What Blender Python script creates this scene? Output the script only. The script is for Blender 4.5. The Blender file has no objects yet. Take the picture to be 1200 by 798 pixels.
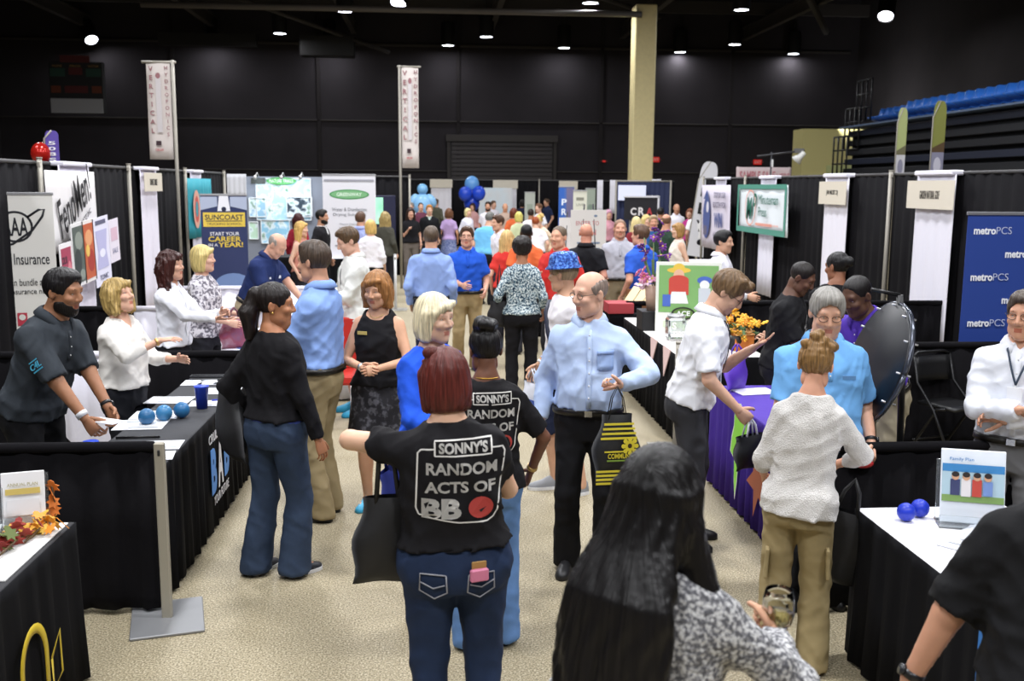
import bpy, math, random
import numpy as np
from mathutils import Matrix, Vector
from mathutils.bvhtree import BVHTree

SC = bpy.context.scene
COL = SC.collection
RAD = math.radians
np.random.seed(7); random.seed(7)

# ------------------------------------------------------------------ camera
FPX, EYE = 1167.0, 2.25
PITCH = math.atan(181 / FPX); YAW = math.atan(90 / math.hypot(FPX, 181)); ROLL = RAD(0.4)
FW = np.array([math.sin(YAW) * math.cos(PITCH), math.cos(YAW) * math.cos(PITCH), -math.sin(PITCH)])
_rt = np.array([math.cos(YAW), -math.sin(YAW), 0.0]); _up = np.cross(_rt, FW)
RT = _rt * math.cos(ROLL) + _up * math.sin(ROLL)
UP = _up * math.cos(ROLL) - _rt * math.sin(ROLL)
EYEP = np.array([0.0, 0.0, EYE])
cam = bpy.data.cameras.new('camera'); camo = bpy.data.objects.new('camera', cam); COL.objects.link(camo)
M3 = np.stack([RT, UP, -FW], 1)
camo.matrix_world = Matrix([[*M3[0], 0], [*M3[1], 0], [*M3[2], EYE], [0, 0, 0, 1]])
cam.sensor_width = 36.0; cam.lens = FPX / 1200 * 36.0; cam.clip_end = 300; cam.clip_start = 0.05
cam.dof.use_dof = True; cam.dof.focus_distance = 5.6; cam.dof.aperture_fstop = 3.5
SC.camera = camo

# ------------------------------------------------------------------ world, lamps, exposure
SC.view_settings.view_transform = 'Standard'; SC.view_settings.look = 'None'
SC.view_settings.gamma = 1.0; SC.view_settings.use_curve_mapping = False
SC.view_settings.exposure = -1.15
W = bpy.data.worlds.new('hall'); SC.world = W; W.use_nodes = True
bg = W.node_tree.nodes['Background']; bg.inputs[0].default_value = (0.80, 0.86, 1.0, 1); bg.inputs[1].default_value = 0.12
LAMP_W = 900.0            # watts of one ceiling lamp over the hall
LAMP_COL = (0.96, 0.97, 1.0)

def raydir(px, py): return FW + RT * (px - 600) / FPX - UP * (py - 399) / FPX
def at_z(px, py, z): r = raydir(px, py); return EYEP + r * ((z - EYE) / r[2])
def at_y(px, py, y): r = raydir(px, py); return EYEP + r * (y / r[1])
def at_x(px, py, x): r = raydir(px, py); return EYEP + r * (x / r[0])
def at_s(px, py, s): return EYEP + raydir(px, py) * (FPX / s)

# ------------------------------------------------------------------ materials
def lin(c):
    if isinstance(c, str):
        c = c.lstrip('#'); c = [int(c[i:i + 2], 16) / 255 for i in (0, 2, 4)]
    return tuple((x / 12.92 if x <= 0.04045 else ((x + 0.055) / 1.055) ** 2.4) for x in c) + (1.0,)
_mats = {}
def nd(nt, t, **kw):
    n = nt.nodes.new(t)
    for k, v in kw.items(): setattr(n, k, v)
    return n
def mat(name, col='#808080', rough=0.6, metal=0.0, bump=0.0, bscale=60.0, vary=0.0, vscale=8.0, sss=0.0,
        emit=None, estr=0.0, trans=0.0, alpha=1.0, ior=1.45, coat=0.0, stretch=None, pal=None, pscale=20.0, ptype='noise',
        spec=0.5, sheen=0.0, folds=0.0):
    if name in _mats: return _mats[name]
    m = bpy.data.materials.new(name); m.use_nodes = True; nt = m.node_tree
    b = nt.nodes['Principled BSDF']
    b.inputs['Base Color'].default_value = lin(col); b.inputs['Roughness'].default_value = rough
    b.inputs['Metallic'].default_value = metal; b.inputs['IOR'].default_value = ior
    b.inputs['Specular IOR Level'].default_value = spec
    if trans: b.inputs['Transmission Weight'].default_value = trans
    if alpha < 1: b.inputs['Alpha'].default_value = alpha
    if sss:
        b.inputs['Subsurface Weight'].default_value = sss; b.inputs['Subsurface Radius'].default_value = (0.01, 0.004, 0.002)
        b.inputs['Subsurface Scale'].default_value = 1.0
    if coat: b.inputs['Coat Weight'].default_value = coat
    if sheen: b.inputs['Sheen Weight'].default_value = sheen
    if emit: b.inputs['Emission Color'].default_value = lin(emit); b.inputs['Emission Strength'].default_value = estr
    tc = mp = None
    def coords():
        nonlocal tc, mp
        if tc is None:
            tc = nd(nt, 'ShaderNodeTexCoord'); mp = nd(nt, 'ShaderNodeMapping')
            if stretch: mp.inputs['Scale'].default_value = stretch
            nt.links.new(tc.outputs['Object'], mp.inputs[0])
        return mp.outputs[0]
    if pal:
        if ptype == 'voronoi':
            t = nd(nt, 'ShaderNodeTexVoronoi'); t.inputs['Scale'].default_value = pscale; out = t.outputs['Color']
            sp = nd(nt, 'ShaderNodeSeparateColor'); nt.links.new(out, sp.inputs[0]); fac = sp.outputs[0]
        else:
            t = nd(nt, 'ShaderNodeTexNoise'); t.inputs['Scale'].default_value = pscale; t.inputs['Detail'].default_value = 3
            fac = t.outputs['Fac']
        nt.links.new(coords(), t.inputs['Vector'])
        r = nd(nt, 'ShaderNodeValToRGB'); r.color_ramp.interpolation = 'LINEAR' if ptype == 'noise' else 'CONSTANT'
        els = r.color_ramp.elements
        while len(els) > 1: els.remove(els[0])
        for i, (p, c) in enumerate(pal):
            e = els[0] if i == 0 else els.new(p)
            e.position = p; e.color = lin(c)
        nt.links.new(fac, r.inputs[0]); nt.links.new(r.outputs[0], b.inputs['Base Color'])
    elif vary:
        t = nd(nt, 'ShaderNodeTexNoise'); t.inputs['Scale'].default_value = vscale; t.inputs['Detail'].default_value = 4
        nt.links.new(coords(), t.inputs['Vector'])
        hs = nd(nt, 'ShaderNodeHueSaturation'); hs.inputs['Color'].default_value = lin(col)
        mr = nd(nt, 'ShaderNodeMapRange'); mr.inputs['From Min'].default_value = 0.3; mr.inputs['From Max'].default_value = 0.7
        mr.inputs['To Min'].default_value = 1 - vary; mr.inputs['To Max'].default_value = 1 + vary
        nt.links.new(t.outputs['Fac'], mr.inputs[0]); nt.links.new(mr.outputs[0], hs.inputs['Value'])
        nt.links.new(hs.outputs[0], b.inputs['Base Color'])
    if bump:
        t2 = nd(nt, 'ShaderNodeTexNoise'); t2.inputs['Scale'].default_value = bscale; t2.inputs['Detail'].default_value = 3
        nt.links.new(coords(), t2.inputs['Vector'])
        bp = nd(nt, 'ShaderNodeBump'); bp.inputs['Strength'].default_value = bump; bp.inputs['Distance'].default_value = 0.01
        nt.links.new(t2.outputs['Fac'], bp.inputs['Height'])
        if folds:                                                       # broad creases of hanging cloth under the weave
            t3 = nd(nt, 'ShaderNodeTexNoise'); t3.inputs['Scale'].default_value = folds; t3.inputs['Detail'].default_value = 2.5; t3.inputs['Distortion'].default_value = 1.4
            t3.noise_type = 'RIDGED_MULTIFRACTAL'
            nt.links.new(coords(), t3.inputs['Vector']); b3 = nd(nt, 'ShaderNodeBump'); b3.inputs['Strength'].default_value = .9; b3.inputs['Distance'].default_value = .03
            nt.links.new(t3.outputs['Fac'], b3.inputs['Height']); nt.links.new(b3.outputs[0], bp.inputs['Normal'])
        nt.links.new(bp.outputs[0], b.inputs['Normal'])
    _mats[name] = m
    return m
def cloth(col, key=None, rough=0.85, vary=0.06, bump=0.25, bscale=14.0):
    return mat(key or 'cloth_' + str(col).strip('#'), col, rough, bump=bump, bscale=bscale, vary=vary, vscale=5, spec=0.25, folds=4.2)
def skin(col):
    c = [int(col[i:i + 2], 16) for i in (1, 3, 5)]; k = .16 if c[0] > 170 else .05
    col = '#%02x%02x%02x' % tuple(int(a * (1 - k) + b * k) for a, b in zip(c, (240, 212, 200)))
    return mat('skin_' + col.strip('#'), col, 0.5, sss=0.12, vary=0.05, vscale=14, bump=0.05, bscale=300, spec=0.4)
def hairm(col):
    key = 'hair_' + col.strip('#')
    if key in _mats: return _mats[key]
    m = mat(key, col, 0.4, spec=0.4); nt = m.node_tree; b = nt.nodes['Principled BSDF']      # strands run down from the crown
    tc = nd(nt, 'ShaderNodeTexCoord'); mp = nd(nt, 'ShaderNodeMapping'); mp.inputs['Location'].default_value = (-.5, -.5, 0)
    gr = nd(nt, 'ShaderNodeTexGradient', gradient_type='RADIAL'); sp = nd(nt, 'ShaderNodeSeparateXYZ'); cb = nd(nt, 'ShaderNodeCombineXYZ')
    m1 = nd(nt, 'ShaderNodeMath', operation='MULTIPLY'); m1.inputs[1].default_value = 75; m2 = nd(nt, 'ShaderNodeMath', operation='MULTIPLY'); m2.inputs[1].default_value = 2.2
    L = nt.links.new; L(tc.outputs['Generated'], mp.inputs[0]); L(mp.outputs[0], gr.inputs[0]); L(mp.outputs[0], sp.inputs[0]); L(gr.outputs['Fac'], m1.inputs[0]); L(sp.outputs[2], m2.inputs[0])
    L(m1.outputs[0], cb.inputs[0]); L(m2.outputs[0], cb.inputs[2]); n = nd(nt, 'ShaderNodeTexNoise'); n.inputs['Scale'].default_value = 1.0; n.inputs['Detail'].default_value = 4; n.inputs['Distortion'].default_value = .3; L(cb.outputs[0], n.inputs['Vector'])
    hs = nd(nt, 'ShaderNodeHueSaturation'); hs.inputs['Color'].default_value = lin(col); mr = nd(nt, 'ShaderNodeMapRange')
    for k_, v_ in (('From Min', .3), ('From Max', .7), ('To Min', .5), ('To Max', 1.5)): mr.inputs[k_].default_value = v_
    L(n.outputs['Fac'], mr.inputs[0]); L(mr.outputs[0], hs.inputs['Value']); L(hs.outputs[0], b.inputs['Base Color'])
    bp = nd(nt, 'ShaderNodeBump'); bp.inputs['Strength'].default_value = .8; bp.inputs['Distance'].default_value = .008; L(n.outputs['Fac'], bp.inputs['Height']); L(bp.outputs[0], b.inputs['Normal'])
    return m
def plain(col, rough=0.5, metal=0.0): return mat('plain_%s_%d_%d' % (col.strip('#'), rough * 100, metal * 100), col, rough, metal)

# ------------------------------------------------------------------ mesh building
def link(name, me, parent=None, mats=()):
    o = bpy.data.objects.new(name, me); COL.objects.link(o)
    if parent is not None: o.parent = parent
    return o
def tag(o, label=None, cat=None, group=None, kind=None):
    if label: o['label'] = label
    if cat: o['category'] = cat
    if group: o['group'] = group
    if kind: o['kind'] = kind
    return o
def empty(name, loc, rz=0.0, label=None, cat=None, group=None):
    o = bpy.data.objects.new(name, None); COL.objects.link(o); o.location = loc; o.rotation_euler = (0, 0, rz)
    o.empty_display_size = 0.1
    return tag(o, label, cat, group)
def copy_tree(o, parent=None):
    c = o.copy(); COL.objects.link(c)
    if parent is not None: c.parent = parent
    for ch in list(o.children): copy_tree(ch, c)
    return c
def raw_mesh(name, V, faces, mats):
    """faces: list of (array[n,k], material index or array, smooth)"""
    me = bpy.data.meshes.new(name)
    V = np.asarray(V, np.float32)
    nl = sum(f.size for f, _, _ in faces); nf = sum(len(f) for f, _, _ in faces)
    me.vertices.add(len(V)); me.vertices.foreach_set('co', V.ravel())
    me.loops.add(nl); me.polygons.add(nf)
    li = np.concatenate([f.ravel() for f, _, _ in faces]).astype(np.int32)
    cnt = np.concatenate([np.full(len(f), f.shape[1], np.int32) for f, _, _ in faces])
    st = np.concatenate([[0], np.cumsum(cnt)[:-1]]).astype(np.int32)
    mi = np.concatenate([np.broadcast_to(np.asarray(m, np.int32), (len(f),)) for f, m, _ in faces]).astype(np.int32)
    sm = np.concatenate([np.full(len(f), s, bool) for f, _, s in faces])
    me.loops.foreach_set('vertex_index', li); me.polygons.foreach_set('loop_start', st)
    me.polygons.foreach_set('material_index', mi); me.polygons.foreach_set('use_smooth', sm)
    for m in mats: me.materials.append(m)
    me.update(calc_edges=True); me.validate()
    return me
def frame(d, up=(0, 0, 1)):
    d = np.asarray(d, float); d = d / (np.linalg.norm(d) + 1e-12); u = np.asarray(up, float)
    if abs(d @ u) > 0.95: u = np.array([0, 1.0, 0]) if abs(d[1]) < 0.9 else np.array([1.0, 0, 0])
    x = np.cross(u, d); x /= np.linalg.norm(x); y = np.cross(d, x)
    return np.stack([x, y, d], 1)
def RX(a): c, s = math.cos(a), math.sin(a); return np.array([[1, 0, 0], [0, c, -s], [0, s, c]])
def RY(a): c, s = math.cos(a), math.sin(a); return np.array([[c, 0, s], [0, 1, 0], [-s, 0, c]])
def RZ(a): c, s = math.cos(a), math.sin(a); return np.array([[c, -s, 0], [s, c, 0], [0, 0, 1]])
class MB:
    def __init__(s): s.v = []; s.f = []; s.n = 0
    def add(s, V, faces, mat=0, smooth=False, R=None, T=None):
        V = np.asarray(V, float)
        if R is not None: V = V @ np.asarray(R).T
        if T is not None: V = V + np.asarray(T)
        s.v.append(V)
        by = {}
        for f in faces: by.setdefault(len(f), []).append(f)
        for k, fl in by.items(): s.f.append((np.asarray(fl, np.int32) + s.n, mat, smooth))
        s.n += len(V); return s
    def box(s, c, d, mat=0, b=0.004, R=None):
        hx, hy, hz = d[0] / 2, d[1] / 2, d[2] / 2; b = min(b, hx * .5, hy * .5, hz * .5)
        V = []; idx = {}
        for sx in (-1, 1):
            for sy in (-1, 1):
                for sz in (-1, 1):
                    for ax in range(3):
                        p = [sx * (hx - b), sy * (hy - b), sz * (hz - b)]; p[ax] = (sx * hx, sy * hy, sz * hz)[ax]
                        idx[(sx, sy, sz, ax)] = len(V); V.append(p)
        F = []
        for ax in range(3):
            o = [a for a in range(3) if a != ax]
            for sg in (-1, 1):
                q = []
                for a, c2 in ((-1, -1), (1, -1), (1, 1), (-1, 1)):
                    k = [0, 0, 0]; k[ax] = sg; k[o[0]] = a; k[o[1]] = c2; q.append(idx[(*k, ax)])
                if (sg > 0) == (ax == 1): q = q[::-1]
                F.append(q)
        for ax in range(3):
            o = [a for a in range(3) if a != ax]
            for a in (-1, 1):
                for c2 in (-1, 1):
                    def k(t, w): q = [0, 0, 0]; q[ax] = t; q[o[0]] = a; q[o[1]] = c2; return idx[(*q, w)]
                    F.append([k(-1, o[0]), k(1, o[0]), k(1, o[1]), k(-1, o[1])])
        for sx in (-1, 1):
            for sy in (-1, 1):
                for sz in (-1, 1): F.append([idx[(sx, sy, sz, a)] for a in range(3)])
        return s.add(V, F, mat, False, R, c)
    def tube(s, pts, r, seg=8, mat=0, smooth=True, flat=1.0, up=(0, 0, 1), cap=True):
        P = np.asarray(pts, float); n = len(P); r = np.broadcast_to(np.asarray(r, float), (n,))
        T = np.gradient(P, axis=0) if n > 2 else np.repeat((P[1] - P[0])[None], n, 0)
        V = []; fr = None
        for i in range(n):
            if fr is None: fr = frame(T[i], up)
            else:
                d = T[i] / (np.linalg.norm(T[i]) + 1e-12); x = fr[:, 0] - d * (fr[:, 0] @ d); x /= np.linalg.norm(x) + 1e-12
                fr = np.stack([x, np.cross(d, x), d], 1)
            a = np.arange(seg) * 2 * math.pi / seg
            V.append(P[i] + r[i] * (np.cos(a)[:, None] * fr[:, 0] + flat * np.sin(a)[:, None] * fr[:, 1]))
        V = np.concatenate(V); F = []
        for i in range(n - 1):
            for j in range(seg):
                F.append([i * seg + j, i * seg + (j + 1) % seg, (i + 1) * seg + (j + 1) % seg, (i + 1) * seg + j])
        s.add(V, F, mat, smooth)
        if cap: s.f.append((np.array([list(range(seg))[::-1]], np.int32) + s.n - n * seg, mat, smooth)); s.f.append((np.array([list(range((n - 1) * seg, n * seg))], np.int32) + s.n - n * seg, mat, smooth))
        return s
    def lathe(s, prof, seg=16, mat=0, smooth=True, R=None, T=None):
        a = np.arange(seg) * 2 * math.pi / seg; V = []; F = []
        for r, z in prof: V += [(max(r, 1e-4) * math.cos(t), max(r, 1e-4) * math.sin(t), z) for t in a]
        for i in range(len(prof) - 1):
            for j in range(seg): F.append([i * seg + j, i * seg + (j + 1) % seg, (i + 1) * seg + (j + 1) % seg, (i + 1) * seg + j])
        F.append(list(range(seg))[::-1]); F.append(list(range((len(prof) - 1) * seg, len(prof) * seg)))
        return s.add(V, F, mat, smooth, R, T)
    def ball(s, c, r, seg=12, rings=8, mat=0, R=None):
        r = np.broadcast_to(np.asarray(r, float), (3,)); pr = []
        V = [(0, 0, -r[2])]
        for i in range(1, rings):
            p = -math.pi / 2 + math.pi * i / rings
            V += [(r[0] * math.cos(p) * math.cos(t), r[1] * math.cos(p) * math.sin(t), r[2] * math.sin(p)) for t in np.arange(seg) * 2 * math.pi / seg]
        V.append((0, 0, r[2])); F = []
        for j in range(seg): F.append([0, 1 + (j + 1) % seg, 1 + j])
        for i in range(rings - 2):
            for j in range(seg):
                a = 1 + i * seg; F.append([a + j, a + (j + 1) % seg, a + seg + (j + 1) % seg, a + seg + j])
        a = 1 + (rings - 2) * seg
        for j in range(seg): F.append([a + j, a + (j + 1) % seg, len(V) - 1])
        return s.add(V, F, mat, True, R, c)
    def prism(s, outline, z0, z1, mat=0, smooth=False, R=None, T=None):
        n = len(outline); V = [(x, y, z0) for x, y in outline] + [(x, y, z1) for x, y in outline]
        F = [[i, (i + 1) % n, n + (i + 1) % n, n + i] for i in range(n)]
        F.append(list(range(n))[::-1]); F.append(list(range(n, 2 * n)))
        return s.add(V, F, mat, smooth, R, T)
    def sheet(s, G, thick=0.004, mat=0, smooth=True):
        """G: grid (n,m,3) of points; closed thin sheet of real thickness"""
        G = np.asarray(G, float); n, m = G.shape[:2]
        du = np.gradient(G, axis=0); dv = np.gradient(G, axis=1); N = np.cross(du, dv)
        N /= np.linalg.norm(N, axis=2, keepdims=True) + 1e-12
        V = np.concatenate([(G + N * thick / 2).reshape(-1, 3), (G - N * thick / 2).reshape(-1, 3)]); k = n * m; F = []
        for i in range(n - 1):
            for j in range(m - 1):
                a, b, c, d = i * m + j, (i + 1) * m + j, (i + 1) * m + j + 1, i * m + j + 1
                F.append([a, b, c, d]); F.append([k + d, k + c, k + b, k + a])
        for i in range(n - 1):
            for j in (0, m - 1):
                a, b = i * m + j, (i + 1) * m + j; F.append([a, k + a, k + b, b] if j == 0 else [b, k + b, k + a, a])
        for j in range(m - 1):
            for i in (0, n - 1):
                a, b = i * m + j, i * m + j + 1; F.append([a, b, k + b, k + a] if i == 0 else [b, a, k + a, k + b])
        return s.add(V, F, mat, smooth)
    def build(s, name, mats, parent=None, loc=None, rz=0.0):
        if not isinstance(mats, (list, tuple)): mats = [mats]
        o = link(name, raw_mesh(name, np.concatenate(s.v), s.f, mats), parent)
        if loc is not None: o.location = loc
        if rz: o.rotation_euler = (0, 0, rz)
        return o

# ------------------------------------------------------------------ lettering
_tx = {}
def text_mesh(body, bold=0.0, shear=0.0, space=1.0, extr=0.01):
    k = (body, bold, shear, space)
    if k not in _tx:
        cu = bpy.data.curves.new('t', 'FONT'); cu.body = body; cu.size = 1.0; cu.align_x = 'CENTER'; cu.align_y = 'CENTER'
        cu.offset = bold; cu.shear = shear; cu.extrude = extr; cu.space_character = space; cu.resolution_u = 3; cu.space_line = 0.85
        ob = bpy.data.objects.new('t', cu); COL.objects.link(ob)
        me = bpy.data.meshes.new_from_object(ob)
        V = np.empty(len(me.vertices) * 3, np.float32); me.vertices.foreach_get('co', V); V = V.reshape(-1, 3)
        F = [list(p.vertices) for p in me.polygons]
        bpy.data.objects.remove(ob); bpy.data.curves.remove(cu); bpy.data.meshes.remove(me)
        _tx[k] = (V, F)
    return _tx[k]
def text(mb, body, c, x, up, height, width=None, mat=0, bold=0.0, shear=0.0, space=1.0, lift=0.003):
    """flat print: centre c, direction of reading x, up, cap height and optional total width"""
    V, F = text_mesh(body, bold, shear, space); V = np.array(V, float)
    lo, hi = V.min(0), V.max(0); V[:, :2] -= (lo[:2] + hi[:2]) / 2
    sy = height / (hi[1] - lo[1]); sx = width / (hi[0] - lo[0]) if width else sy
    x = np.asarray(x, float); x = x / np.linalg.norm(x); up = np.asarray(up, float); up = up / np.linalg.norm(up); n = np.cross(x, up)
    P = np.asarray(c) + V[:, :1] * sx * x + V[:, 1:2] * sy * up + (V[:, 2:] * 0.1 + lift) * n
    mb.add(P, F, mat, False); return mb
def panel(mb, c, x, up, w, h, mat=0, lift=0.0015, t=0.001):
    x = np.asarray(x, float) / np.linalg.norm(x); up = np.asarray(up, float) / np.linalg.norm(up); n = np.cross(x, up)
    return mb.box(np.asarray(c) + n * lift, (w, h, t), mat, 0.0002, np.stack([x, up, n], 1))
def shape(mb, c, x, up, pts, mat=0, lift=0.002, t=0.001):
    x = np.asarray(x, float) / np.linalg.norm(x); up = np.asarray(up, float) / np.linalg.norm(up); n = np.cross(x, up)
    return mb.prism(pts, lift, lift + t, mat, False, np.stack([x, up, n], 1), c)
def disc(r, n=20, ry=None): return [(r * math.cos(2 * math.pi * i / n), (ry or r) * math.sin(2 * math.pi * i / n)) for i in range(n)]
def ring(mb, c, x, up, r, w, mat=0, ry=None, lift=0.002, n=28):
    x = np.asarray(x, float) / np.linalg.norm(x); up = np.asarray(up, float) / np.linalg.norm(up); nn = np.cross(x, up); ry = ry or r
    P = [np.asarray(c) + x * r * math.cos(2 * math.pi * i / n) + up * ry * math.sin(2 * math.pi * i / n) + nn * lift for i in range(n + 1)]
    return mb.tube(P, w / 2, 6, mat, False, 0.2, up=nn)
# ------------------------------------------------------------------ smooth solid modelling (distance field + surface nets)
class Field:
    def __init__(s, lo, hi, res):
        s.lo = np.asarray(lo, np.float32); s.res = float(res)
        n = np.maximum(np.ceil((np.asarray(hi) - np.asarray(lo)) / res).astype(int) + 1, 3)
        s.n = n; s.ax = [(s.lo[i] + np.arange(n[i]) * res).astype(np.float32) for i in range(3)]
        s.F = np.full(tuple(n), 1.0, np.float32)
    def box(s, lo, hi):
        sl = []
        for i in range(3):
            a = int(max(0, math.floor((lo[i] - s.lo[i]) / s.res))); b = int(min(s.n[i], math.ceil((hi[i] - s.lo[i]) / s.res) + 1))
            if b <= a: return None
            sl.append(slice(a, b))
        return tuple(sl)
    def put(s, lo, hi, fn, k=0.0, sub=False):
        m = k + 2 * s.res; sl = s.box(np.asarray(lo) - m, np.asarray(hi) + m)
        if sl is None: return s
        x = s.ax[0][sl[0]][:, None, None]; y = s.ax[1][sl[1]][None, :, None]; z = s.ax[2][sl[2]][None, None, :]
        d = fn(x, y, z); a = s.F[sl]
        if sub:
            d = -d
            if k > 0: h = np.maximum(k - np.abs(a - d), 0) / k; s.F[sl] = np.maximum(a, d) + h * h * k / 4
            else: s.F[sl] = np.maximum(a, d)
        else:
            if k > 0: h = np.maximum(k - np.abs(a - d), 0) / k; s.F[sl] = np.minimum(a, d) - h * h * k / 4
            else: s.F[sl] = np.minimum(a, d)
        return s
    def cap(s, a, b, ra, rb=None, k=0.02, cut=False, sub=False):
        a = np.asarray(a, float); b = np.asarray(b, float); rb = ra if rb is None else rb; ba = b - a; l2 = max(ba @ ba, 1e-9); L = math.sqrt(l2); r = max(ra, rb)
        def fn(x, y, z):
            px, py, pz = x - a[0], y - a[1], z - a[2]
            t0 = (px * ba[0] + py * ba[1] + pz * ba[2]) / l2; t = np.clip(t0, 0, 1)
            d = np.sqrt((px - t * ba[0]) ** 2 + (py - t * ba[1]) ** 2 + (pz - t * ba[2]) ** 2) - (ra + (rb - ra) * t)
            return np.maximum(d, (t0 - 1) * L) if cut else d
        return s.put(np.minimum(a, b) - r, np.maximum(a, b) + r, fn, k, sub)
    def ell(s, c, r, k=0.02, R=None, sub=False):
        c = np.asarray(c, float); r = np.asarray(r, float); m = float(r.max()) if R is not None else r; mn = float(r.min())
        def fn(x, y, z):
            p = [x - c[0], y - c[1], z - c[2]]
            if R is not None: p = [R[0, i] * p[0] + R[1, i] * p[1] + R[2, i] * p[2] for i in range(3)]
            q = np.sqrt((p[0] / r[0]) ** 2 + (p[1] / r[1]) ** 2 + (p[2] / r[2]) ** 2)
            g = np.sqrt((p[0] / r[0] ** 2) ** 2 + (p[1] / r[1] ** 2) ** 2 + (p[2] / r[2] ** 2) ** 2)
            return np.where(q < 0.3, (q - 1) * mn, q * (q - 1) / (g + 1e-6))
        return s.put(c - m, c + m, fn, k, sub)
    def wrinkle(s, amp, waves, seed=0):
        if amp <= 0: return s
        rs = np.random.RandomState(seed); x = s.ax[0][:, None, None]; y = s.ax[1][None, :, None]; z = s.ax[2][None, None, :]
        for fr in waves:                                               # soft creases: ridges with flat stretches between
            d = rs.normal(size=3) * (1, 1, .8); d /= np.linalg.norm(d); d2 = rs.normal(size=3); d2 /= np.linalg.norm(d2); p, p2 = rs.rand(2) * 6.28
            u = np.sin(.5 * fr * (x * d[0] + y * d[1] + z * d[2]) + p + 1.3 * np.sin(fr * .3 * (x * d2[0] + y * d2[1] + z * d2[2]) + p2))
            s.F += amp * 1.5 / len(waves) ** .5 * (np.abs(u) ** .6 - .72)
        return s
    def mesh(s):
        F = s.F; I = F < 0; n = s.n
        c = np.zeros(tuple(n - 1), np.int8)
        for i in (0, 1):
            for j in (0, 1):
                for k in (0, 1): c += I[i:n[0] - 1 + i, j:n[1] - 1 + j, k:n[2] - 1 + k]
        act = np.nonzero((c > 0) & (c < 8)); N = len(act[0])
        if N == 0: return np.zeros((0, 3)), np.zeros((0, 4), np.int32)
        idx = np.full(c.shape, -1, np.int32); idx[act] = np.arange(N)
        acc = np.zeros((N, 3), np.float32); cnt = np.zeros(N, np.float32); a0 = np.stack(act, 1)
        for ax in range(3):
            o = [q for q in range(3) if q != ax]
            for u in (0, 1):
                for v in (0, 1):
                    p = a0.copy(); p[:, o[0]] += u; p[:, o[1]] += v; q = p.copy(); q[:, ax] += 1
                    fa = F[p[:, 0], p[:, 1], p[:, 2]]; fb = F[q[:, 0], q[:, 1], q[:, 2]]; m = (fa < 0) != (fb < 0)
                    t = np.where(m, fa / np.where(fa == fb, 1, fa - fb), 0); w = m.astype(np.float32)
                    off = np.zeros((N, 3), np.float32); off[:, o[0]] = u; off[:, o[1]] = v; off[:, ax] = t
                    acc += off * w[:, None]; cnt += w
        V = s.lo + (a0 + acc / cnt[:, None]) * s.res
        Q = []
        for ax in range(3):
            o = [(ax + 1) % 3, (ax + 2) % 3]
            A = np.take(I, range(0, n[ax] - 1), ax); B = np.take(I, range(1, n[ax]), ax)
            e = np.stack(np.nonzero(A != B), 1)
            e = e[(e[:, o[0]] > 0) & (e[:, o[1]] > 0) & (e[:, o[0]] < n[o[0]] - 1) & (e[:, o[1]] < n[o[1]] - 1)]
            if not len(e): continue
            ins = I[e[:, 0], e[:, 1], e[:, 2]]; q = []
            for u, v in ((-1, -1), (0, -1), (0, 0), (-1, 0)):
                p = e.copy(); p[:, o[0]] += u; p[:, o[1]] += v; q.append(idx[p[:, 0], p[:, 1], p[:, 2]])
            q = np.stack(q, 1); q[~ins] = q[~ins][:, ::-1]; Q.append(q)
        return V.astype(float), np.concatenate(Q).astype(np.int32)

def ik(a, t, l1, l2, hint):
    a = np.asarray(a, float); t = np.asarray(t, float); d = t - a; L = np.linalg.norm(d); Lc = min(max(L, abs(l1 - l2) + .02), (l1 + l2) * .999)
    u = d / L; t = a + u * Lc; x = (l1 * l1 - l2 * l2 + Lc * Lc) / (2 * Lc); h = math.sqrt(max(l1 * l1 - x * x, 0))
    hint = np.asarray(hint, float); hp = hint - u * (hint @ u); hp = hp / (np.linalg.norm(hp) + 1e-9)
    return a + u * x + hp * h, t

# ------------------------------------------------------------------ heads, hands
_tmpl = {}
def head_mesh(fem, res, wide=1.0, chin=0.0):
    k = (fem, res, wide, chin)
    if k in _tmpl: return _tmpl[k]
    f = Field((-.11, -.13, -.16), (.11, .15, .15), res); j = .92 if fem else 1.0
    f.ell((0, -.012, .035), (.075 * wide, .094, .084), .02)
    f.ell((0, .028, -.03), (.061 * wide * (0.97 if fem else 1), .066, .082), .03)
    f.ell((0, .062, -.098), (.030 * j * wide, .030, .024), .035)
    for sx in (-1, 1):
        f.ell((sx * .044 * wide, .02, -.075), (.022 * j, .04, .03), .03)
        f.ell((sx * .036 * wide, .072, -.022), (.024, .022, .02), .02)
    f.cap((-.036, .079, .032), (.036, .079, .032), .011, .011, .02)
    for sx in (-1, 1):
        f.ell((sx * .031, .100, .012), (.018, .016, .011), .014, sub=True)
        f.cap((sx * .021, .0845, .0175), (sx * .041, .0795, .0165), .006, .006, .008)
    f.cap((0, .088, .022), (0, .109, -.022), .008, .0115, .012)
    for sx in (-1, 1): f.ell((sx * .011, .098, -.028), (.009, .011, .008), .008)
    f.cap((-.014, .0865, -.0585), (.014, .0865, -.0585), .0065, .0065, .006)
    f.cap((-.015, .0855, -.070), (.015, .0855, -.070), .0075, .0075, .006)
    for sx in (-1, 1):
        R = RZ(sx * .35); f.ell((sx * .077 * wide, -.008, -.004), (.009, .019, .031), .008, R=R)
        f.ell((sx * .084 * wide, .001, .0), (.005, .009, .016), .006, sub=True)
    if chin: f.ell((0, .03, -.125), (.045, .045, .03), .03)
    _tmpl[k] = f.mesh(); return _tmpl[k]
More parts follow.
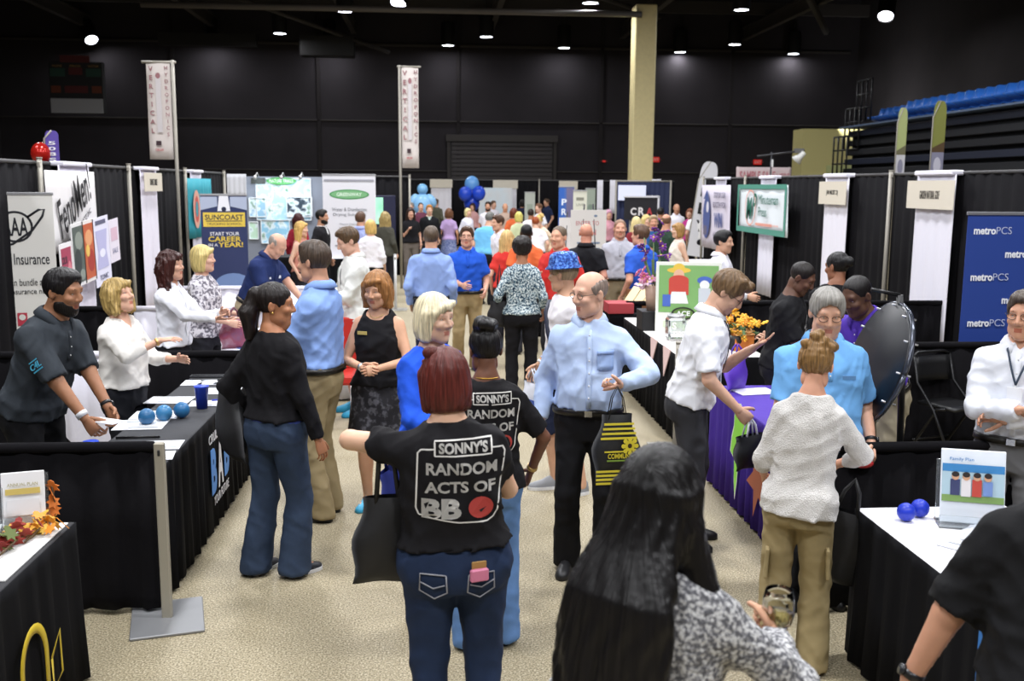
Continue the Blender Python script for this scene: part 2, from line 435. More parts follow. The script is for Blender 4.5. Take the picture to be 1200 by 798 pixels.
def hand_mesh(style, seg=6):
    k = ('hand', style, seg)
    if k in _tmpl: return _tmpl[k]
    curl = dict(relax=(22, 32, 18), grip=(62, 80, 50), flat=(4, 6, 4), spread=(10, 14, 8), point=(60, 75, 45), pinch=(50, 45, 20), half=(40, 50, 30))[style]
    mb = MB()
    pal = [(-.03, .026, .021), (.0, .029, .019), (.03, .037, .017), (.06, .042, .015), (.088, .041, .012), (.096, .036, .007)]
    V = []; F = []; sg = 10
    for z, rx, ry in pal:
        a = np.arange(sg) * 2 * math.pi / sg; V += [(rx * math.cos(t), ry * math.sin(t), z) for t in a]
    for i in range(len(pal) - 1):
        for j in range(sg): F.append([i * sg + j, i * sg + (j + 1) % sg, (i + 1) * sg + (j + 1) % sg, (i + 1) * sg + j])
    F.append(list(range(sg))[::-1]); F.append(list(range((len(pal) - 1) * sg, len(pal) * sg)))
    mb.add(V, F, 0, True)
    for q, (x, L, r, z0) in enumerate(((.030, .074, .0088, .086), (.010, .083, .0090, .090), (-.010, .077, .0087, .087), (-.029, .060, .0076, .080))):
        c = curl
        if style == 'point' and q == 0: c = (6, 6, 4)
        a = 0; p = np.array([x, 0, z0 - .02]); pts = [p.copy()]; rr = [r * 1.05]; sp = (x * (2.2 if style == 'spread' else .9))
        for w, l in zip(c, (.45, .32, .23)):
            a += RAD(w); d = np.array([sp * (1 if a < 1 else 0), math.sin(a), math.cos(a)]); p = p + d * l * L + (np.array([0, 0, .02]) if len(pts) == 1 else 0)
            pts.append(p.copy()); rr.append(r * (1 - .08 * len(pts)))
        pts.append(p + d * r * .6); rr.append(r * .35)
        mb.tube(pts, rr, seg)
    g = style in ('grip', 'pinch', 'point', 'half'); p = np.array([.022, .004, .012]); pts = [p]; rr = [.013]
    for d, l, r in (((.62, .35, .70), .042, .0125), ((.42, .55 if g else .30, .75), .034, .0105), ((.0 if g else .25, .7 if g else .3, .7), .026, .0085)):
        d = np.array(d); p = p + d / np.linalg.norm(d) * l; pts.append(p); rr.append(r)
    pts.append(p + d * .006); rr.append(.004)
    mb.tube(pts, rr, seg)
    _tmpl[k] = (np.concatenate(mb.v), mb.f); return _tmpl[k]

def hair_mesh(style, res, seed=0):
    ls = style == 'longstraight'; f = Field((-.2, -.30 if ls else -.24, -.66 if ls else -.46), (.2, .17, .24), res); rs = np.random.RandomState(seed + 11)
    face = lambda r=(.066, .095, .105), c=(0, .105, -.045), k=.012: f.ell(c, r, k, sub=True)
    low = lambda z, k=.015: f.put((-.3, -.3, -.6), (.3, .3, z), lambda x, y, zz: (zz - z) + 0 * x + 0 * y, k, sub=True)
    def capp(t=0.010, c=(0, -.014, .037)): f.ell(c, (.077 + t, .096 + t, .086 + t * 1.15), 0)
    amp, fr = .0028, 150
    if style in ('short', 'tousled', 'sideback'):
        capp(.011 if style == 'short' else .016); f.ell((0, .02, .095), (.065, .07, .04), .02)
        face((.078, .09, .100), (0, .112, -.015)); low(-.055)
        for sx in (-1, 1): f.ell((sx * .09, .02, -.045), (.04, .04, .05), .01, sub=True)
        if style == 'tousled':
            for i in range(26):
                p = np.array([rs.uniform(-.06, .06), rs.uniform(-.03, .085), .10 + rs.uniform(-.01, .02)]); f.ell(p, (.022, .022, .02), .012)
        amp = .003
    elif style == 'buzz':
        capp(.004); face((.082, .09, .098), (0, .112, -.006)); low(-.04)
        for sx in (-1, 1): f.ell((sx * .09, .02, -.04), (.04, .045, .05), .01, sub=True)
        amp = .0008
    elif style == 'fringe':                                             # bald on top, hair round the sides
        capp(.006); f.ell((0, .03, .10), (.074, .15, .10), .01, sub=True); face((.09, .09, .12), (0, .09, -.02)); low(-.05)
        amp = .001
    elif style in ('bob', 'bobcurl', 'wavy', 'long', 'longstraight', 'longcurl'):
        curl = style in ('bobcurl', 'longcurl'); w = 1.12 if curl or style == 'wavy' else 1.0
        capp(.016 * w)
        f.ell((0, -.028, -.035), (.098 * w, .092 * w, .125), .03)
        for sx in (-1, 1): f.cap((sx * .078 * w, .015, .03), (sx * (.083 if style != 'bob' else .074) * w, .012, -.125 if style != 'bob' else -.10), .026, .026 * w, .03)
        if ls:
            f.put((-.2, -.28, -.58), (.2, .06, .10), lambda x, y, z: np.maximum((np.sqrt((x / (.088 + .07 * np.clip(-z / .25, 0, 1))) ** 2 + ((y + .045 + .085 * np.clip(-z / .22, 0, 1)) / .06) ** 2) - 1) * .06, np.maximum(-.56 - z, z - .02)), .05)
            f.cap((.085, .0, -.06), (.135, .045, -.24), .04, .045, .03); f.cap((.135, .045, -.24), (.15, .075, -.44), .045, .03, .03)
            f.cap((-.085, .0, -.06), (-.13, -.02, -.30), .04, .05, .03)
        elif style in ('long', 'longcurl'):
            L = -.26 if style == 'long' else -.30
            f.put((-.16, -.16, L), (.16, .06, 0), lambda x, y, z: np.maximum((np.sqrt((x / (.105 * w + .0 * z)) ** 2 + ((y + .055) / .055) ** 2) - 1) * .055, np.maximum(L - z, z)), .03)
            for sx in (-1, 1): f.cap((sx * .085, .0, -.08), (sx * .098, .005, L + .04), .03, .034, .03)
        face((.062, .10, .108), (0, .112, -.05), .015)
        f.ell((0, .055, -.19), (.05, .10, .10), .02, sub=True)
        if style not in ('long', 'longcurl', 'longstraight'): low(-.135 if style != 'bob' else -.125)
        if style != 'longstraight': f.cap((-.058, .074, .088), (.02, .086, .074), .016, .016, .02); f.cap((.02, .086, .074), (.062, .066, .040), .016, .012, .02)   # fringe over the brow
        if curl or style == 'wavy': amp, fr = .007 if curl else .004, 75
    elif style == 'afro':
        f.ell((0, -.03, .045), (.112, .115, .115), 0); face((.075, .09, .10), (0, .115, -.035)); low(-.10); amp, fr = .006, 90
    elif style in ('bun', 'bunlow', 'topbun', 'ponytail'):
        capp(.011); face((.076, .092, .098), (0, .110, -.032)); low(-.075)
        for sx in (-1, 1): f.ell((sx * .088, .012, -.03), (.03, .03, .045), .01, sub=True)
        if style == 'bun':
            for i in range(18): f.ell(np.array([0, -.075, .115]) + rs.normal(size=3) * (.036, .028, .024), (.030, .028, .026), .008)
            for i in range(8): f.cap((rs.uniform(-.07, .07), -.07, rs.uniform(-.04, .05)), (rs.uniform(-.03, .03), -.10, .06), .012, .012, .012)
        elif style == 'topbun':
            for i in range(12): f.ell(np.array([0, -.055, .125]) + rs.normal(size=3) * .022, (.034, .034, .03), .012)
        elif style == 'bunlow': f.ell((0, -.125, .035), (.048, .042, .048), .015)
        else:
            f.ell((0, -.112, .05), (.04, .04, .042), .015)
            for i in range(8):
                q = np.array([rs.uniform(-.04, .04), -.13 - rs.uniform(0, .045), 0]); f.cap((0, -.115, .05), q + (0, 0, -.06), .035, .036, .02); f.cap(q + (0, 0, -.06), q + (rs.uniform(-.02, .02), 0.02, -.20), .036, .018, .02)
        amp = .0045 if style == 'bun' else .003
    x = f.ax[0][:, None, None]; y = f.ax[1][None, :, None]; z = f.ax[2][None, None, :]
    th = np.arctan2(x, y + .02)
    f.F += amp * (np.sin(th * 17 + 2 * np.sin(z * 25 + seed)) + .7 * np.sin(th * 41 + 3 * np.sin(z * 17)) + .5 * np.sin(th * 67 + 4 * np.sin(z * 13 + 2))) * .6
    if amp > .0035: f.wrinkle(amp, (fr, fr * 1.35, fr * .8, fr), seed)
    return f.mesh()

# ------------------------------------------------------------------ people
PROF_M = np.array([[.78, .135, .085, .09], [.86, .165, .10, .12], [.93, .170, .108, .122], [1.02, .158, .112, .105], [1.10, .150, .112, .098], [1.25, .165, .122, .112],
                   [1.35, .176, .118, .118], [1.42, .148, .090, .103], [1.465, .105, .066, .078], [1.50, .062, .052, .058], [1.52, .055, .048, .055]])
PROF_F = np.array([[.78, .14, .085, .10], [.86, .175, .10, .128], [.93, .178, .105, .125], [1.02, .150, .104, .095], [1.10, .133, .100, .085], [1.25, .148, .142, .098],
                   [1.35, .155, .118, .102], [1.42, .130, .080, .090], [1.465, .092, .058, .070], [1.50, .054, .046, .052], [1.52, .048, .042, .048]])
def sh_hang(sd): return (sd * .235, .06, .90)
def person(label, px, ytop, h=None, s=None, face=0, fem=False, skn='#c99678', hair='short', hcol='#3a2a1e', top=None, bottom=None, shoes='#1a1a1c', w=1.0, belly=0.0,
           lean=0.0, roll=0.0, head=(0, 0, 0), R=None, L=None, Rhint=None, Lhint=None, Rhand='relax', Lhand='relax', Rpalm=None, Lpalm=None, Rdir=None, Ldir=None, feet=None, glasses=None, beard=None,
           lod=None, group=None, jaw=1.0, extra=None, seed=None, xy=None, eyes=True, wid=1.0, sole=None, bareleg=False):
    if xy is not None: P = np.array([xy[0], xy[1], 0.0])
    elif s is None: P = at_z(px, ytop, h)
    else: P = at_s(px, ytop, s); h = h or P[2]
    dist = math.hypot(P[0], P[1]); sc = FPX / max(dist, .5)
    if lod is None: lod = 0 if sc > 115 else 1 if sc > 62 else 2
    K = h / 1.75; rb = (.017, .022, .030)[lod]; rc = (.0105, .016, .026)[lod]; rh = (.0055, .0085, .014)[lod]; rhair = (.0075, .011, .018)[lod]
    seed = seed if seed is not None else int(abs(px) * 7 + ytop) % 997
    pr = (PROF_F if fem else PROF_M).copy(); pr[:, 1:] *= w; pr[:, 1] *= wid
    pr[-3:, 1:] /= w ** .6
    pr[:, 2] += belly * np.exp(-((pr[:, 0] - 1.08) / .12) ** 2); pr[:, 1] += belly * .4 * np.exp(-((pr[:, 0] - 1.06) / .13) ** 2)
    zz = np.linspace(.78, 1.52, 75); sm = np.ones(7) / 7
    tab = np.stack([zz] + [np.convolve(np.pad(np.interp(zz, pr[:, 0], pr[:, i]), 3, mode='edge'), sm, 'valid') for i in (1, 2, 3)], 1)
    piv = np.array([0, 0, .93]); Rt = RX(-RAD(lean)) @ RY(RAD(roll))
    T = lambda p: Rt @ (np.asarray(p, float) - piv) + piv
    shw = (.140 if fem else .165) * w ** .5 * wid
    col_w = w ** .6
    S = {1: T((shw, -.01, 1.378)), -1: T((-shw, -.01, 1.378))}
    tg = {1: R or sh_hang(1), -1: L or sh_hang(-1)}; hint = {1: Rhint or (.35, -1, -.2), -1: Lhint or (-.35, -1, -.2)}
    if R is None: tg[1] = tuple(T(tg[1]) if lean > 40 else tg[1])
    El, Wr = {}, {}
    for sd in (1, -1): El[sd], Wr[sd] = ik(S[sd], tg[sd], .285, .255, hint[sd])
    feet = feet or ((.105, .01), (-.105, -.01)); HJ = {1: np.array([.088 * w ** .7, 0, .89]), -1: np.array([-.088 * w ** .7, 0, .89])}; An = {}; Kn = {}
    for i, sd in enumerate((1, -1)):
        Kn[sd], An[sd] = ik(HJ[sd], (feet[i][0], feet[i][1] - .03, .085), .41, .405, (sd * .12, 1, 0)); An[sd][2] = .085
    hd = np.array(head, float); Rh = RZ(RAD(hd[0])) @ RX(-RAD(lean * .45 + hd[1])) @ RY(RAD(hd[2] + roll * .5))
    nb = T((0, .0, 1.49)); hc = nb + RX(-RAD(lean * .7 + hd[1] * .5)) @ RY(RAD(roll)) @ np.array([0, .018, .145])
    hs = 1.03
    top = dict(top or {}); bottom = dict(bottom or {})
    lo = np.array([-.55, -.5, -.02]); hi = np.array([.55, .6, 1.62])
    pts = np.array([S[1], S[-1], El[1], El[-1], Wr[1], Wr[-1], Kn[1], Kn[-1], An[1], An[-1], hc, piv])
    lo = pts.min(0) - .26; hi = pts.max(0) + .26; lo[2] = -.03
    def loft(f, z0, z1, dw, k, extra_=None, prof=None):
        tb = (tab if prof is None else prof)
        zs = tb[:, 0]; c0, c1 = T((0, 0, z0)), T((0, 0, z1)); r = .34 * w
        def fn(x, y, z):
            p = [x - piv[0], y - piv[1], z - piv[2]]; q = [Rt[0, i] * p[0] + Rt[1, i] * p[1] + Rt[2, i] * p[2] for i in range(3)]
            qz = q[2] + piv[2]; ww = np.interp(qz, zs, tb[:, 1]).astype(np.float32) + dw; fd = np.where(q[1] > 0, np.interp(qz, zs, tb[:, 2]).astype(np.float32), np.interp(qz, zs, tb[:, 3]).astype(np.float32)) + dw
            rr = ((np.abs(q[0]) / ww) ** 2.35 + (np.abs(q[1]) / fd) ** 2.35) ** (1 / 2.35)
            d = (rr - 1) * np.minimum(ww, fd)
            return np.maximum(d, np.maximum(z0 - qz, qz - z1))
        f.put(np.minimum(c0, c1) - r, np.maximum(c0, c1) + r, fn, k)
    # --- body
    f = Field(lo, hi, rb)
    loft(f, .85, 1.515, 0, .0)
    aw = w ** .75 * (.86 if fem else 1.0)
    for sd in (1, -1):
        f.cap(S[sd], El[sd], .052 * aw, .041 * aw, .045); f.cap(El[sd], Wr[sd], .041 * aw, .0265 * aw ** .5, .012)
        lg = .80 if bottom.get('kind', 'trousers') in ('trousers', 'jeans') else 1.0; f.cap(HJ[sd], Kn[sd], .086 * w * lg, .056 * w ** .8 * lg, .04); f.cap(Kn[sd], An[sd], .054 * w ** .8 * lg, .036, .02)
        cm = Kn[sd] * .68 + An[sd] * .32 + np.array([0, -.018, 0]); f.ell(cm, (.047 * w ** .7 * lg, .05 * w ** .7 * lg, .11), .03)
        f.cap(An[sd] + (0, .0, -.03), An[sd] + (sd * .02, .12, -.05), .032, .024, .02)
    f.cap(T((0, -.012, 1.44)), hc + Rh @ np.array([0, -.02, -.05]), (.052 if fem else .060) * col_w, (.047 if fem else .056) * col_w, .035)
    V, Q = f.mesh(); mb = MB(); mb.v.append(V); mb.n = len(V); mb.f.append((Q, 0, True))
    HV, HQ = head_mesh(fem, rh, 1.0 if w < 1.12 else 1.06, 1 if w > 1.12 else 0)
    hm = np.zeros(len(HQ), np.int32); ct = HV[HQ].mean(1); hm[(ct[:, 1] > .078) & (np.abs(ct[:, 0]) < .0195) & (np.abs(ct[:, 2] + .0645) < .0115)] = 1
    mb.f.append((HQ + mb.n, hm, True)); mb.v.append(HV * hs @ Rh.T + hc); mb.n += len(HV)
    hands = {}
    for sd, st, pl, di in ((1, Rhand, Rpalm, Rdir), (-1, Lhand, Lpalm, Ldir)):
        HN, HF = hand_mesh(st, 6 if lod < 2 else 4); fd = (Wr[sd] - El[sd]); fd /= np.linalg.norm(fd)
        z = np.asarray(di, float) if di is not None else fd; z = z / np.linalg.norm(z)
        p = np.asarray(pl, float) if pl is not None else np.array([-sd, .15, -.25]); p = p - z * (p @ z); p /= np.linalg.norm(p) + 1e-9
        x = np.cross(z, p) if sd > 0 else np.cross(p, z); M = np.stack([x, p, z], 1); hk = .9 if fem else 1.0
        mb.v.append(HN * hk @ M.T + Wr[sd] - fd * .0)
        for fa, m, smo in HF: mb.f.append(((fa[:, ::-1] if sd > 0 else fa) + mb.n, 0, True))
        mb.n += len(HN); hands[sd] = dict(pos=Wr[sd] + z * .085 * hk + p * .02, dir=z, palm=p, wrist=Wr[sd])
    sm_ = skin(skn); lip = mat('lips_' + skn.strip('#'), '#%02x%02x%02x' % tuple(int(c) for c in np.clip(np.array([int(skn[i:i + 2], 16) for i in (1, 3, 5)]) * np.array([.90, .74, .74]), 0, 255)), .4)
    me = raw_mesh('person', np.concatenate(mb.v) * K, mb.f, [sm_, lip]); root = link('person', me)
    root.location = P * (1, 1, 0); root.rotation_euler = (0, 0, RAD(face + 180)); tag(root, label, 'person', group)
    def part(name, V, Q, m, mi=0, smooth=True): return link(name, raw_mesh(name, np.asarray(V) * K, [(Q, mi, smooth)] if not isinstance(Q, list) else Q, m if isinstance(m, list) else [m]), root)
    def bpart(name, b, m, parent=None):
        b.v = [v * K for v in b.v]; o = b.build(name, m, parent or root); return o
    # --- trousers / skirt
    bk = bottom.get('kind', 'trousers'); bm = bottom.get('mat') or cloth(bottom.get('col', '#2b2b30'))
    waist = bottom.get('waist', 1.0 if not fem else .99); dl = bottom.get('d', .014)
    if bk in ('trousers', 'shorts', 'jeans'):
        f = Field((lo[0], lo[1], .0), (hi[0], hi[1], waist + .1), rc if lod else rc * 1.1); loft(f, .80, waist, .009, 0)
        hem = bottom.get('hem', .072); kr = max(bottom.get('knee', .066) * w ** .6, .056 * w ** .8 + .014)
        for sd in (1, -1):
            kn = Kn[sd]; f.cap(HJ[sd] + (0, 0, .01), kn, .086 * w + .012, kr, .03)
            if bk != 'shorts': f.cap(kn, An[sd] + (0, 0, -.035), kr, hem, .02)
            else: f.cap(kn, kn * .9 + An[sd] * .1, kr + .012, kr + .014, .01, cut=True)
        f.put((-1, -1, -.2), (1, 1, .022), lambda x, y, z: z - .022 + 0 * x + 0 * y, 0, sub=True)
        if lod < 2: f.wrinkle(.007 if bk != 'jeans' else .006, (34, 48, 60, 75, 28), seed)
        V, Q = f.mesh(); part('jeans' if bk == 'jeans' else 'shorts' if bk == 'shorts' else 'trousers', V, Q, bm)
    else:
        f = Field((lo[0], lo[1], .0), (hi[0], hi[1], waist + .1), rc); zh = bottom.get('zhem', .5); fl = bottom.get('flare', .05)
        loft(f, .86, waist, .009, 0)
        def fn(x, y, z):
            t = (.93 - z) / (.93 - zh); ww = .178 * w + .01 + fl * t; dd = .122 * w + .012 + fl * t * .8
            yy = y - 0.0; rr = np.sqrt((x / ww) ** 2 + (yy / dd) ** 2); return np.maximum((rr - 1) * dd, np.maximum(zh - z, z - .95))
        f.put((-.35, -.35, zh), (.35, .35, .95), fn, .03)
        if lod < 2: f.wrinkle(.005, (30, 45, 55), seed)
        V, Q = f.mesh(); part('skirt', V, Q, bm)
    # --- shirt
    tk = top.get('kind', 'tee'); tm = top.get('mat') or cloth(top.get('col', '#dddddd')); dt = top.get('d', .014 if tk not in ('jacket', 'sweater') else .022)
    sl = top.get('sleeve', 'short'); zh = top.get('hem', .93); tuck = top.get('tuck', False)
    if tuck: zh = .985
    f = Field(lo, (hi[0], hi[1], hi[2]), rc)
    tb = tab.copy()
    if top.get('loose', .5) > 0:                                       # cloth hangs from the widest ring above it
        for i in (1, 2, 3):
            m = tb[::-1, i].copy(); run = np.maximum.accumulate(np.where(tb[::-1, 0] < 1.36, m, 0)); tb[:, i] = tb[:, i] + (np.maximum(run[::-1], tb[:, i]) - tb[:, i]) * top.get('loose', .5) * (tb[:, 0] < 1.36)
    if not tuck: tb[:, 1:] += (.013 * np.clip((1.04 - tb[:, 0]) / .05, 0, 1))[:, None]
    zt = top.get('neck', 1.485)
    if zh < .80: tb = np.concatenate([[[zh, tb[0, 1] + top.get('flare', .03), tb[0, 2] + top.get('flare', .03), tb[0, 3] + top.get('flare', .03)]], tb[4:]])
    loft(f, zh, zt, dt, 0, prof=tb)
    if sl != 'none':
        for sd in (1, -1):
            so = .012 if tk != 'jacket' else .018; a, b, c = S[sd], El[sd], Wr[sd]
            if sl == 'short':
                e = a + (b - a) * top.get('slen', .72); f.cap(a, e, .053 * aw + so, .054 * aw + so, .045, cut=True)
            else:
                f.cap(a, b, .053 * aw + so, .046 * aw + so, .045); fr = {'long': .97, '34': .55, 'elbow': .15}[sl]
                e = b + (c - b) * fr; f.cap(b, e, .046 * aw + so, (.046 - .014 * fr) * aw + so * .9, .015, cut=True)
    else:
        for sd in (1, -1): f.ell(S[sd] + Rt @ np.array([sd * .045, 0, .02]), (.07, .12, .12), .015, sub=True)
    if tk == 'dress' and not top.get('vneck'): f.cap(T((0, .075, 1.50)), T((0, .11, 1.44)), .034, .008, .006, sub=True)
    if top.get('vneck'):
        v = top['vneck']; f.cap(T((0, .065, 1.50)), T((0, .135, 1.50 - v)), .055, .012, .006, sub=True)
    if top.get('scoop'): f.ell(T((0, .07, 1.47)), (.085, .11, top['scoop']), .01, sub=True)
    f.cap(T((0, -.01, 1.46)), hc, .052 * col_w, .052 * col_w, .006, sub=True) if top.get('opencollar') else None
    if top.get('open'):                                                # open jacket front
        f.cap(T((0, .17, 1.46)), T((0, .17, zh - .05)), .05, .05, .01, sub=True)
    if lod < 2: f.wrinkle(top.get('wr', .010), (26, 38, 52, 66, 80, 33), seed + 3)
    V, Q = f.mesh()
    nm = top.get('name') or {'tee': 'shirt', 'polo': 'polo_shirt', 'dress': 'shirt', 'jacket': 'jacket', 'tank': 'top', 'sweater': 'sweater', 'blouse': 'blouse'}[tk]
    sho = part(nm, V, Q, tm); shV, shQ = V, Q
    def tor(x, z, front=True, off=0.0):
        ww = np.interp(z, tb[:, 0], tb[:, 1]) + dt; dd = np.interp(z, tb[:, 0], tb[:, 2 if front else 3]) + dt
        y = dd * max(1 - (abs(x) / ww) ** 2.35, 0.02) ** (1 / 2.35) + off; return T((x, y if front else -y, z))
    if top.get('inner'):                                               # shirt seen under an open jacket
        f = Field(lo, hi, max(rc, .012)); loft(f, .97, 1.49, .008, 0); V, Q = f.mesh(); part('shirt', V, Q, cloth(top['inner']))
    if tk in ('polo', 'dress') or top.get('collar'):
        b = MB(); n = 22; G = []; cr = (.074 if not fem else .064) * col_w
        for i in range(n):
            a = RAD(22) + (2 * math.pi - RAD(44)) * i / (n - 1); dx, dy = math.sin(a), math.cos(a); dr = .030 * max(0, math.cos(a)) ** 2
            G.append([T((dx * cr * .95, dy * cr * .95 - .006, 1.524 - dr * 1.2 - .014 * max(0, dy))), T((dx * (cr + .012), dy * (cr + .014) - .006, 1.512 - dr * 1.4)), T((dx * (cr + .030), dy * (cr + .034) - .006, 1.480 - dr * 1.9 - .016 * max(0, dy) ** 4))])
        b.sheet(np.array(G), .006); bpart('collar', b, top.get('collar') if isinstance(top.get('collar'), bpy.types.Material) else tm)
    if (tk in ('polo', 'dress') or top.get('placket')) and lod < 2:
        b = MB(); b.sheet(np.array([[tor(x, z, True, .003) for z in np.linspace(1.44, 1.28 if tk == 'polo' else zh + .02, 9)] for x in (-.014, .014)]), .004); pk = bpart('placket', b, tm)
        if lod == 0:
            for z in np.linspace(1.41, 1.31 if tk == 'polo' else zh + .08, 3 if tk == 'polo' else 6):
                b = MB(); b.ball(tor(0, z, True, .007), (.005, .003, .005), 6, 4); bpart('button', b, plain('#d8d8d8'), pk)
    if top.get('belt') or (tuck and bk in ('trousers', 'jeans') and lod < 2):
        b = MB(); G = []
        for i in range(33):
            a = 2 * math.pi * i / 32; row = []
            for z in (.955, .99):
                ww = np.interp(z, tab[:, 0], tab[:, 1]) + .024; dd = np.interp(z, tab[:, 0], tab[:, 2 if math.cos(a) > 0 else 3]) + .024; ca, sa = math.cos(a), math.sin(a)
                row.append(T((ww * abs(sa) ** .85 * np.sign(sa), dd * abs(ca) ** .85 * np.sign(ca), z)))
            G.append(row)
        b.sheet(np.array(G), .005); bl = bpart('belt', b, plain(top.get('belt') or '#16130f', .4))
        if lod == 0:
            b = MB(); b.box(np.array(G)[0].mean(0) + (0, .006, 0), (.045, .006, .036)); bpart('buckle', b, plain('#b8b8b8', .25, 1.0), bl)
    # --- shoes
    if lod < 2 or True:
        for i, sd in enumerate((1, -1)):
            b = MB(); a = An[sd]; sec = [(-.085, .012, .04), (-.075, .034, .085), (-.03, .040, .095), (.03, .041, .085), (.08, .047, .06), (.13, .047, .046), (.165, .036, .034), (.182, .012, .02)]
            k2 = .9 if fem else 1.0; V = []; F = []; sg = 12
            for y, hw, hh in sec:
                for j in range(sg):
                    t = 2 * math.pi * j / sg; V.append((hw * math.cos(t) * (1.0 if math.sin(t) < 0 else .95), y, (hh * math.sin(t) if math.sin(t) > 0 else max(-.012, .02 * math.sin(t))) + .012))
            for q in range(len(sec) - 1):
                for j in range(sg): F.append([q * sg + j, (q + 1) * sg + j, (q + 1) * sg + (j + 1) % sg, q * sg + (j + 1) % sg])
            F.append(list(range(sg))); F.append(list(range((len(sec) - 1) * sg, len(sec) * sg))[::-1])
            b.add(np.array(V) * k2, F, 0, True, RZ(-sd * .16), (a[0], a[1] + .03, 0))
            so_ = bpart('shoe', b, plain(shoes, .45))
            if lod == 0 and sole:
                b = MB(); V = [(hw * 1.04 * sx, y, z) for y, hw, hh in sec for sx in (-1, 1) for z in (0, .022)]; n = len(sec)
                F = []
                for q in range(n - 1):
                    c0 = q * 4; c1 = c0 + 4; F += [[c0, c1, c1 + 1, c0 + 1], [c0 + 2, c0 + 3, c1 + 3, c1 + 2], [c0, c0 + 2, c1 + 2, c1], [c0 + 1, c1 + 1, c1 + 3, c0 + 3]]
                b.add(np.array(V) * k2, F, 0, False, RZ(-sd * .16), (a[0], a[1] + .03, 0)); bpart('sole', b, plain(sole, .6), so_)
    # --- hair, face details
    hmesh = None
    if hair and hair != 'bald':
        V, Q = hair_mesh(hair, rhair, seed); part('hair', V @ Rh.T + hc, Q, hairm(hcol))
    hp = lambda p: Rh @ np.asarray(p, float) + hc
    if lod == 0 and eyes:
        for sx in (-1, 1):
            b = MB(); b.ball((0, 0, 0), .0118, 10, 8); b.ball((0, .0066, 0), (.0062, .0056, .0062), 10, 6, 1); b.ball((0, .0112, 0), (.0028, .0016, .0028), 8, 4, 2)
            b.v = [v @ Rh.T + hp((sx * .031, .0765, .011)) for v in b.v]; bpart('eye', b, [plain('#d9d4cd', .2), plain('#4a3626' if hcol < '#7' else '#5d7486', .2), plain('#080808', .2)])
            b = MB(); b.tube([hp((sx * .014, .0905, .030)), hp((sx * .03, .0905, .036)), hp((sx * .047, .079, .031))], (.0035, .004, .002), 6); bpart('eyebrow', b, hairm(hcol if hair not in ('bald', 'fringe') else '#6b5a4c'))
    if beard:
        f = Field((-.11, -.05, -.17), (.11, .13, .03), rhair); j = 1
        f.ell((0, .028, -.034), (.066, .071, .088), .02); f.ell((0, .062, -.100), (.036, .036, .031), .035)
        for sx in (-1, 1): f.ell((sx * .045, .02, -.075), (.027, .045, .034), .03)
        f.ell((0, .115, -.015), (.036, .05, .034), .01, sub=True); f.ell((0, .11, -.0645), (.022, .04, .011), .004, sub=True)
        for sx in (-1, 1): f.ell((sx * .035, .10, -.03), (.03, .06, .028), .01, sub=True)
        f.put((-.2, -.2, -.035), (.2, .2, .1), lambda x, y, z: -(z + .035) + .25 * (y - .05) + 0 * x, .01, sub=True)
        f.put((-.2, -.2, -.2), (.2, -.005, .1), lambda x, y, z: (y + .005) + 0 * x + 0 * z, .01, sub=True)
        V, Q = f.mesh(); part('beard', V @ Rh.T + hc, Q, hairm(beard))
    if glasses and lod < 2:
        b = MB()
        for sx in (-1, 1):
            b.tube([hp((sx * .033 + .024 * math.cos(t), .101 - .10 * abs(.024 * math.cos(t) * sx + .0) , .008 + .017 * math.sin(t))) for t in np.linspace(0, 2 * math.pi, 17)], .0017, 5, cap=False)
            b.tube([hp((sx * .057, .098, .012)), hp((sx * .080, .05, .012)), hp((sx * .082, -.012, .012))], .0017, 5)
        b.tube([hp((-.010, .101, .011)), hp((.010, .101, .011))], .0017, 5)
        g = bpart('glasses', b, plain(glasses, .3, .6))
    info = dict(root=root, K=K, T=T, tor=tor, hp=hp, Rh=Rh, hc=hc, hands=hands, El=El, Wr=Wr, S=S, shirt=(shV, shQ), part=part, bpart=bpart, P=P, h=h, face=face, tab=tab, An=An, Kn=Kn, sho=sho, lod=lod, aw=aw)
    info['world'] = lambda p: (RZ(RAD(face + 180)) @ (np.asarray(p, float) * K)) + P * (1, 1, 0)
    info['wdir'] = lambda d: RZ(RAD(face + 180)) @ np.asarray(d, float)
    return info
def lanyard(I, col='#111', badge='#e8e8ea', zb=1.12):
    b = MB(); tor = I['tor']; pts = [tor(-.06, 1.455, True, .006)] + [tor(-.055 * (1 - t) , 1.45 - t * (1.45 - zb - .06), True, .008) for t in np.linspace(.05, 1, 9)]
    p2 = [tor(.06, 1.455, True, .006)] + [tor(.055 * (1 - t), 1.45 - t * (1.45 - zb - .06), True, .008) for t in np.linspace(.05, 1, 9)]
    back = [I['T']((.066 * math.cos(a), -.01 - .066 * math.sin(a), 1.50)) for a in np.linspace(0, math.pi, 7)]
    b.tube(pts[::-1] + back[::-1] + p2, .006, 5, flat=.4); ln = I['bpart']('lanyard', b, plain(col, .7))
    b = MB(); b.box(tor(0, zb, True, .012), (.075, .004, .10)); I['bpart']('badge', b, plain(badge, .4), ln)
def wristband(I, sd, col, wd=.018, metal=0.0, name='watch', up=.03):
    w, e = I['Wr'][sd], I['El'][sd]; d = (w - e) / np.linalg.norm(w - e); c = w - d * up; b = MB(); r = .032 * I['aw'] ** .5
    b.tube([c - d * wd / 2, c + d * wd / 2], r, 14); o = I['bpart'](name, b, plain(col, .35, metal))
    if name == 'watch':
        pal = I['hands'][sd]['palm']; b = MB(); b.tube([c - pal * r * .9, c - pal * (r + .009)], .018, 12); I['bpart']('watch_face', b, plain('#26282c', .2), o)
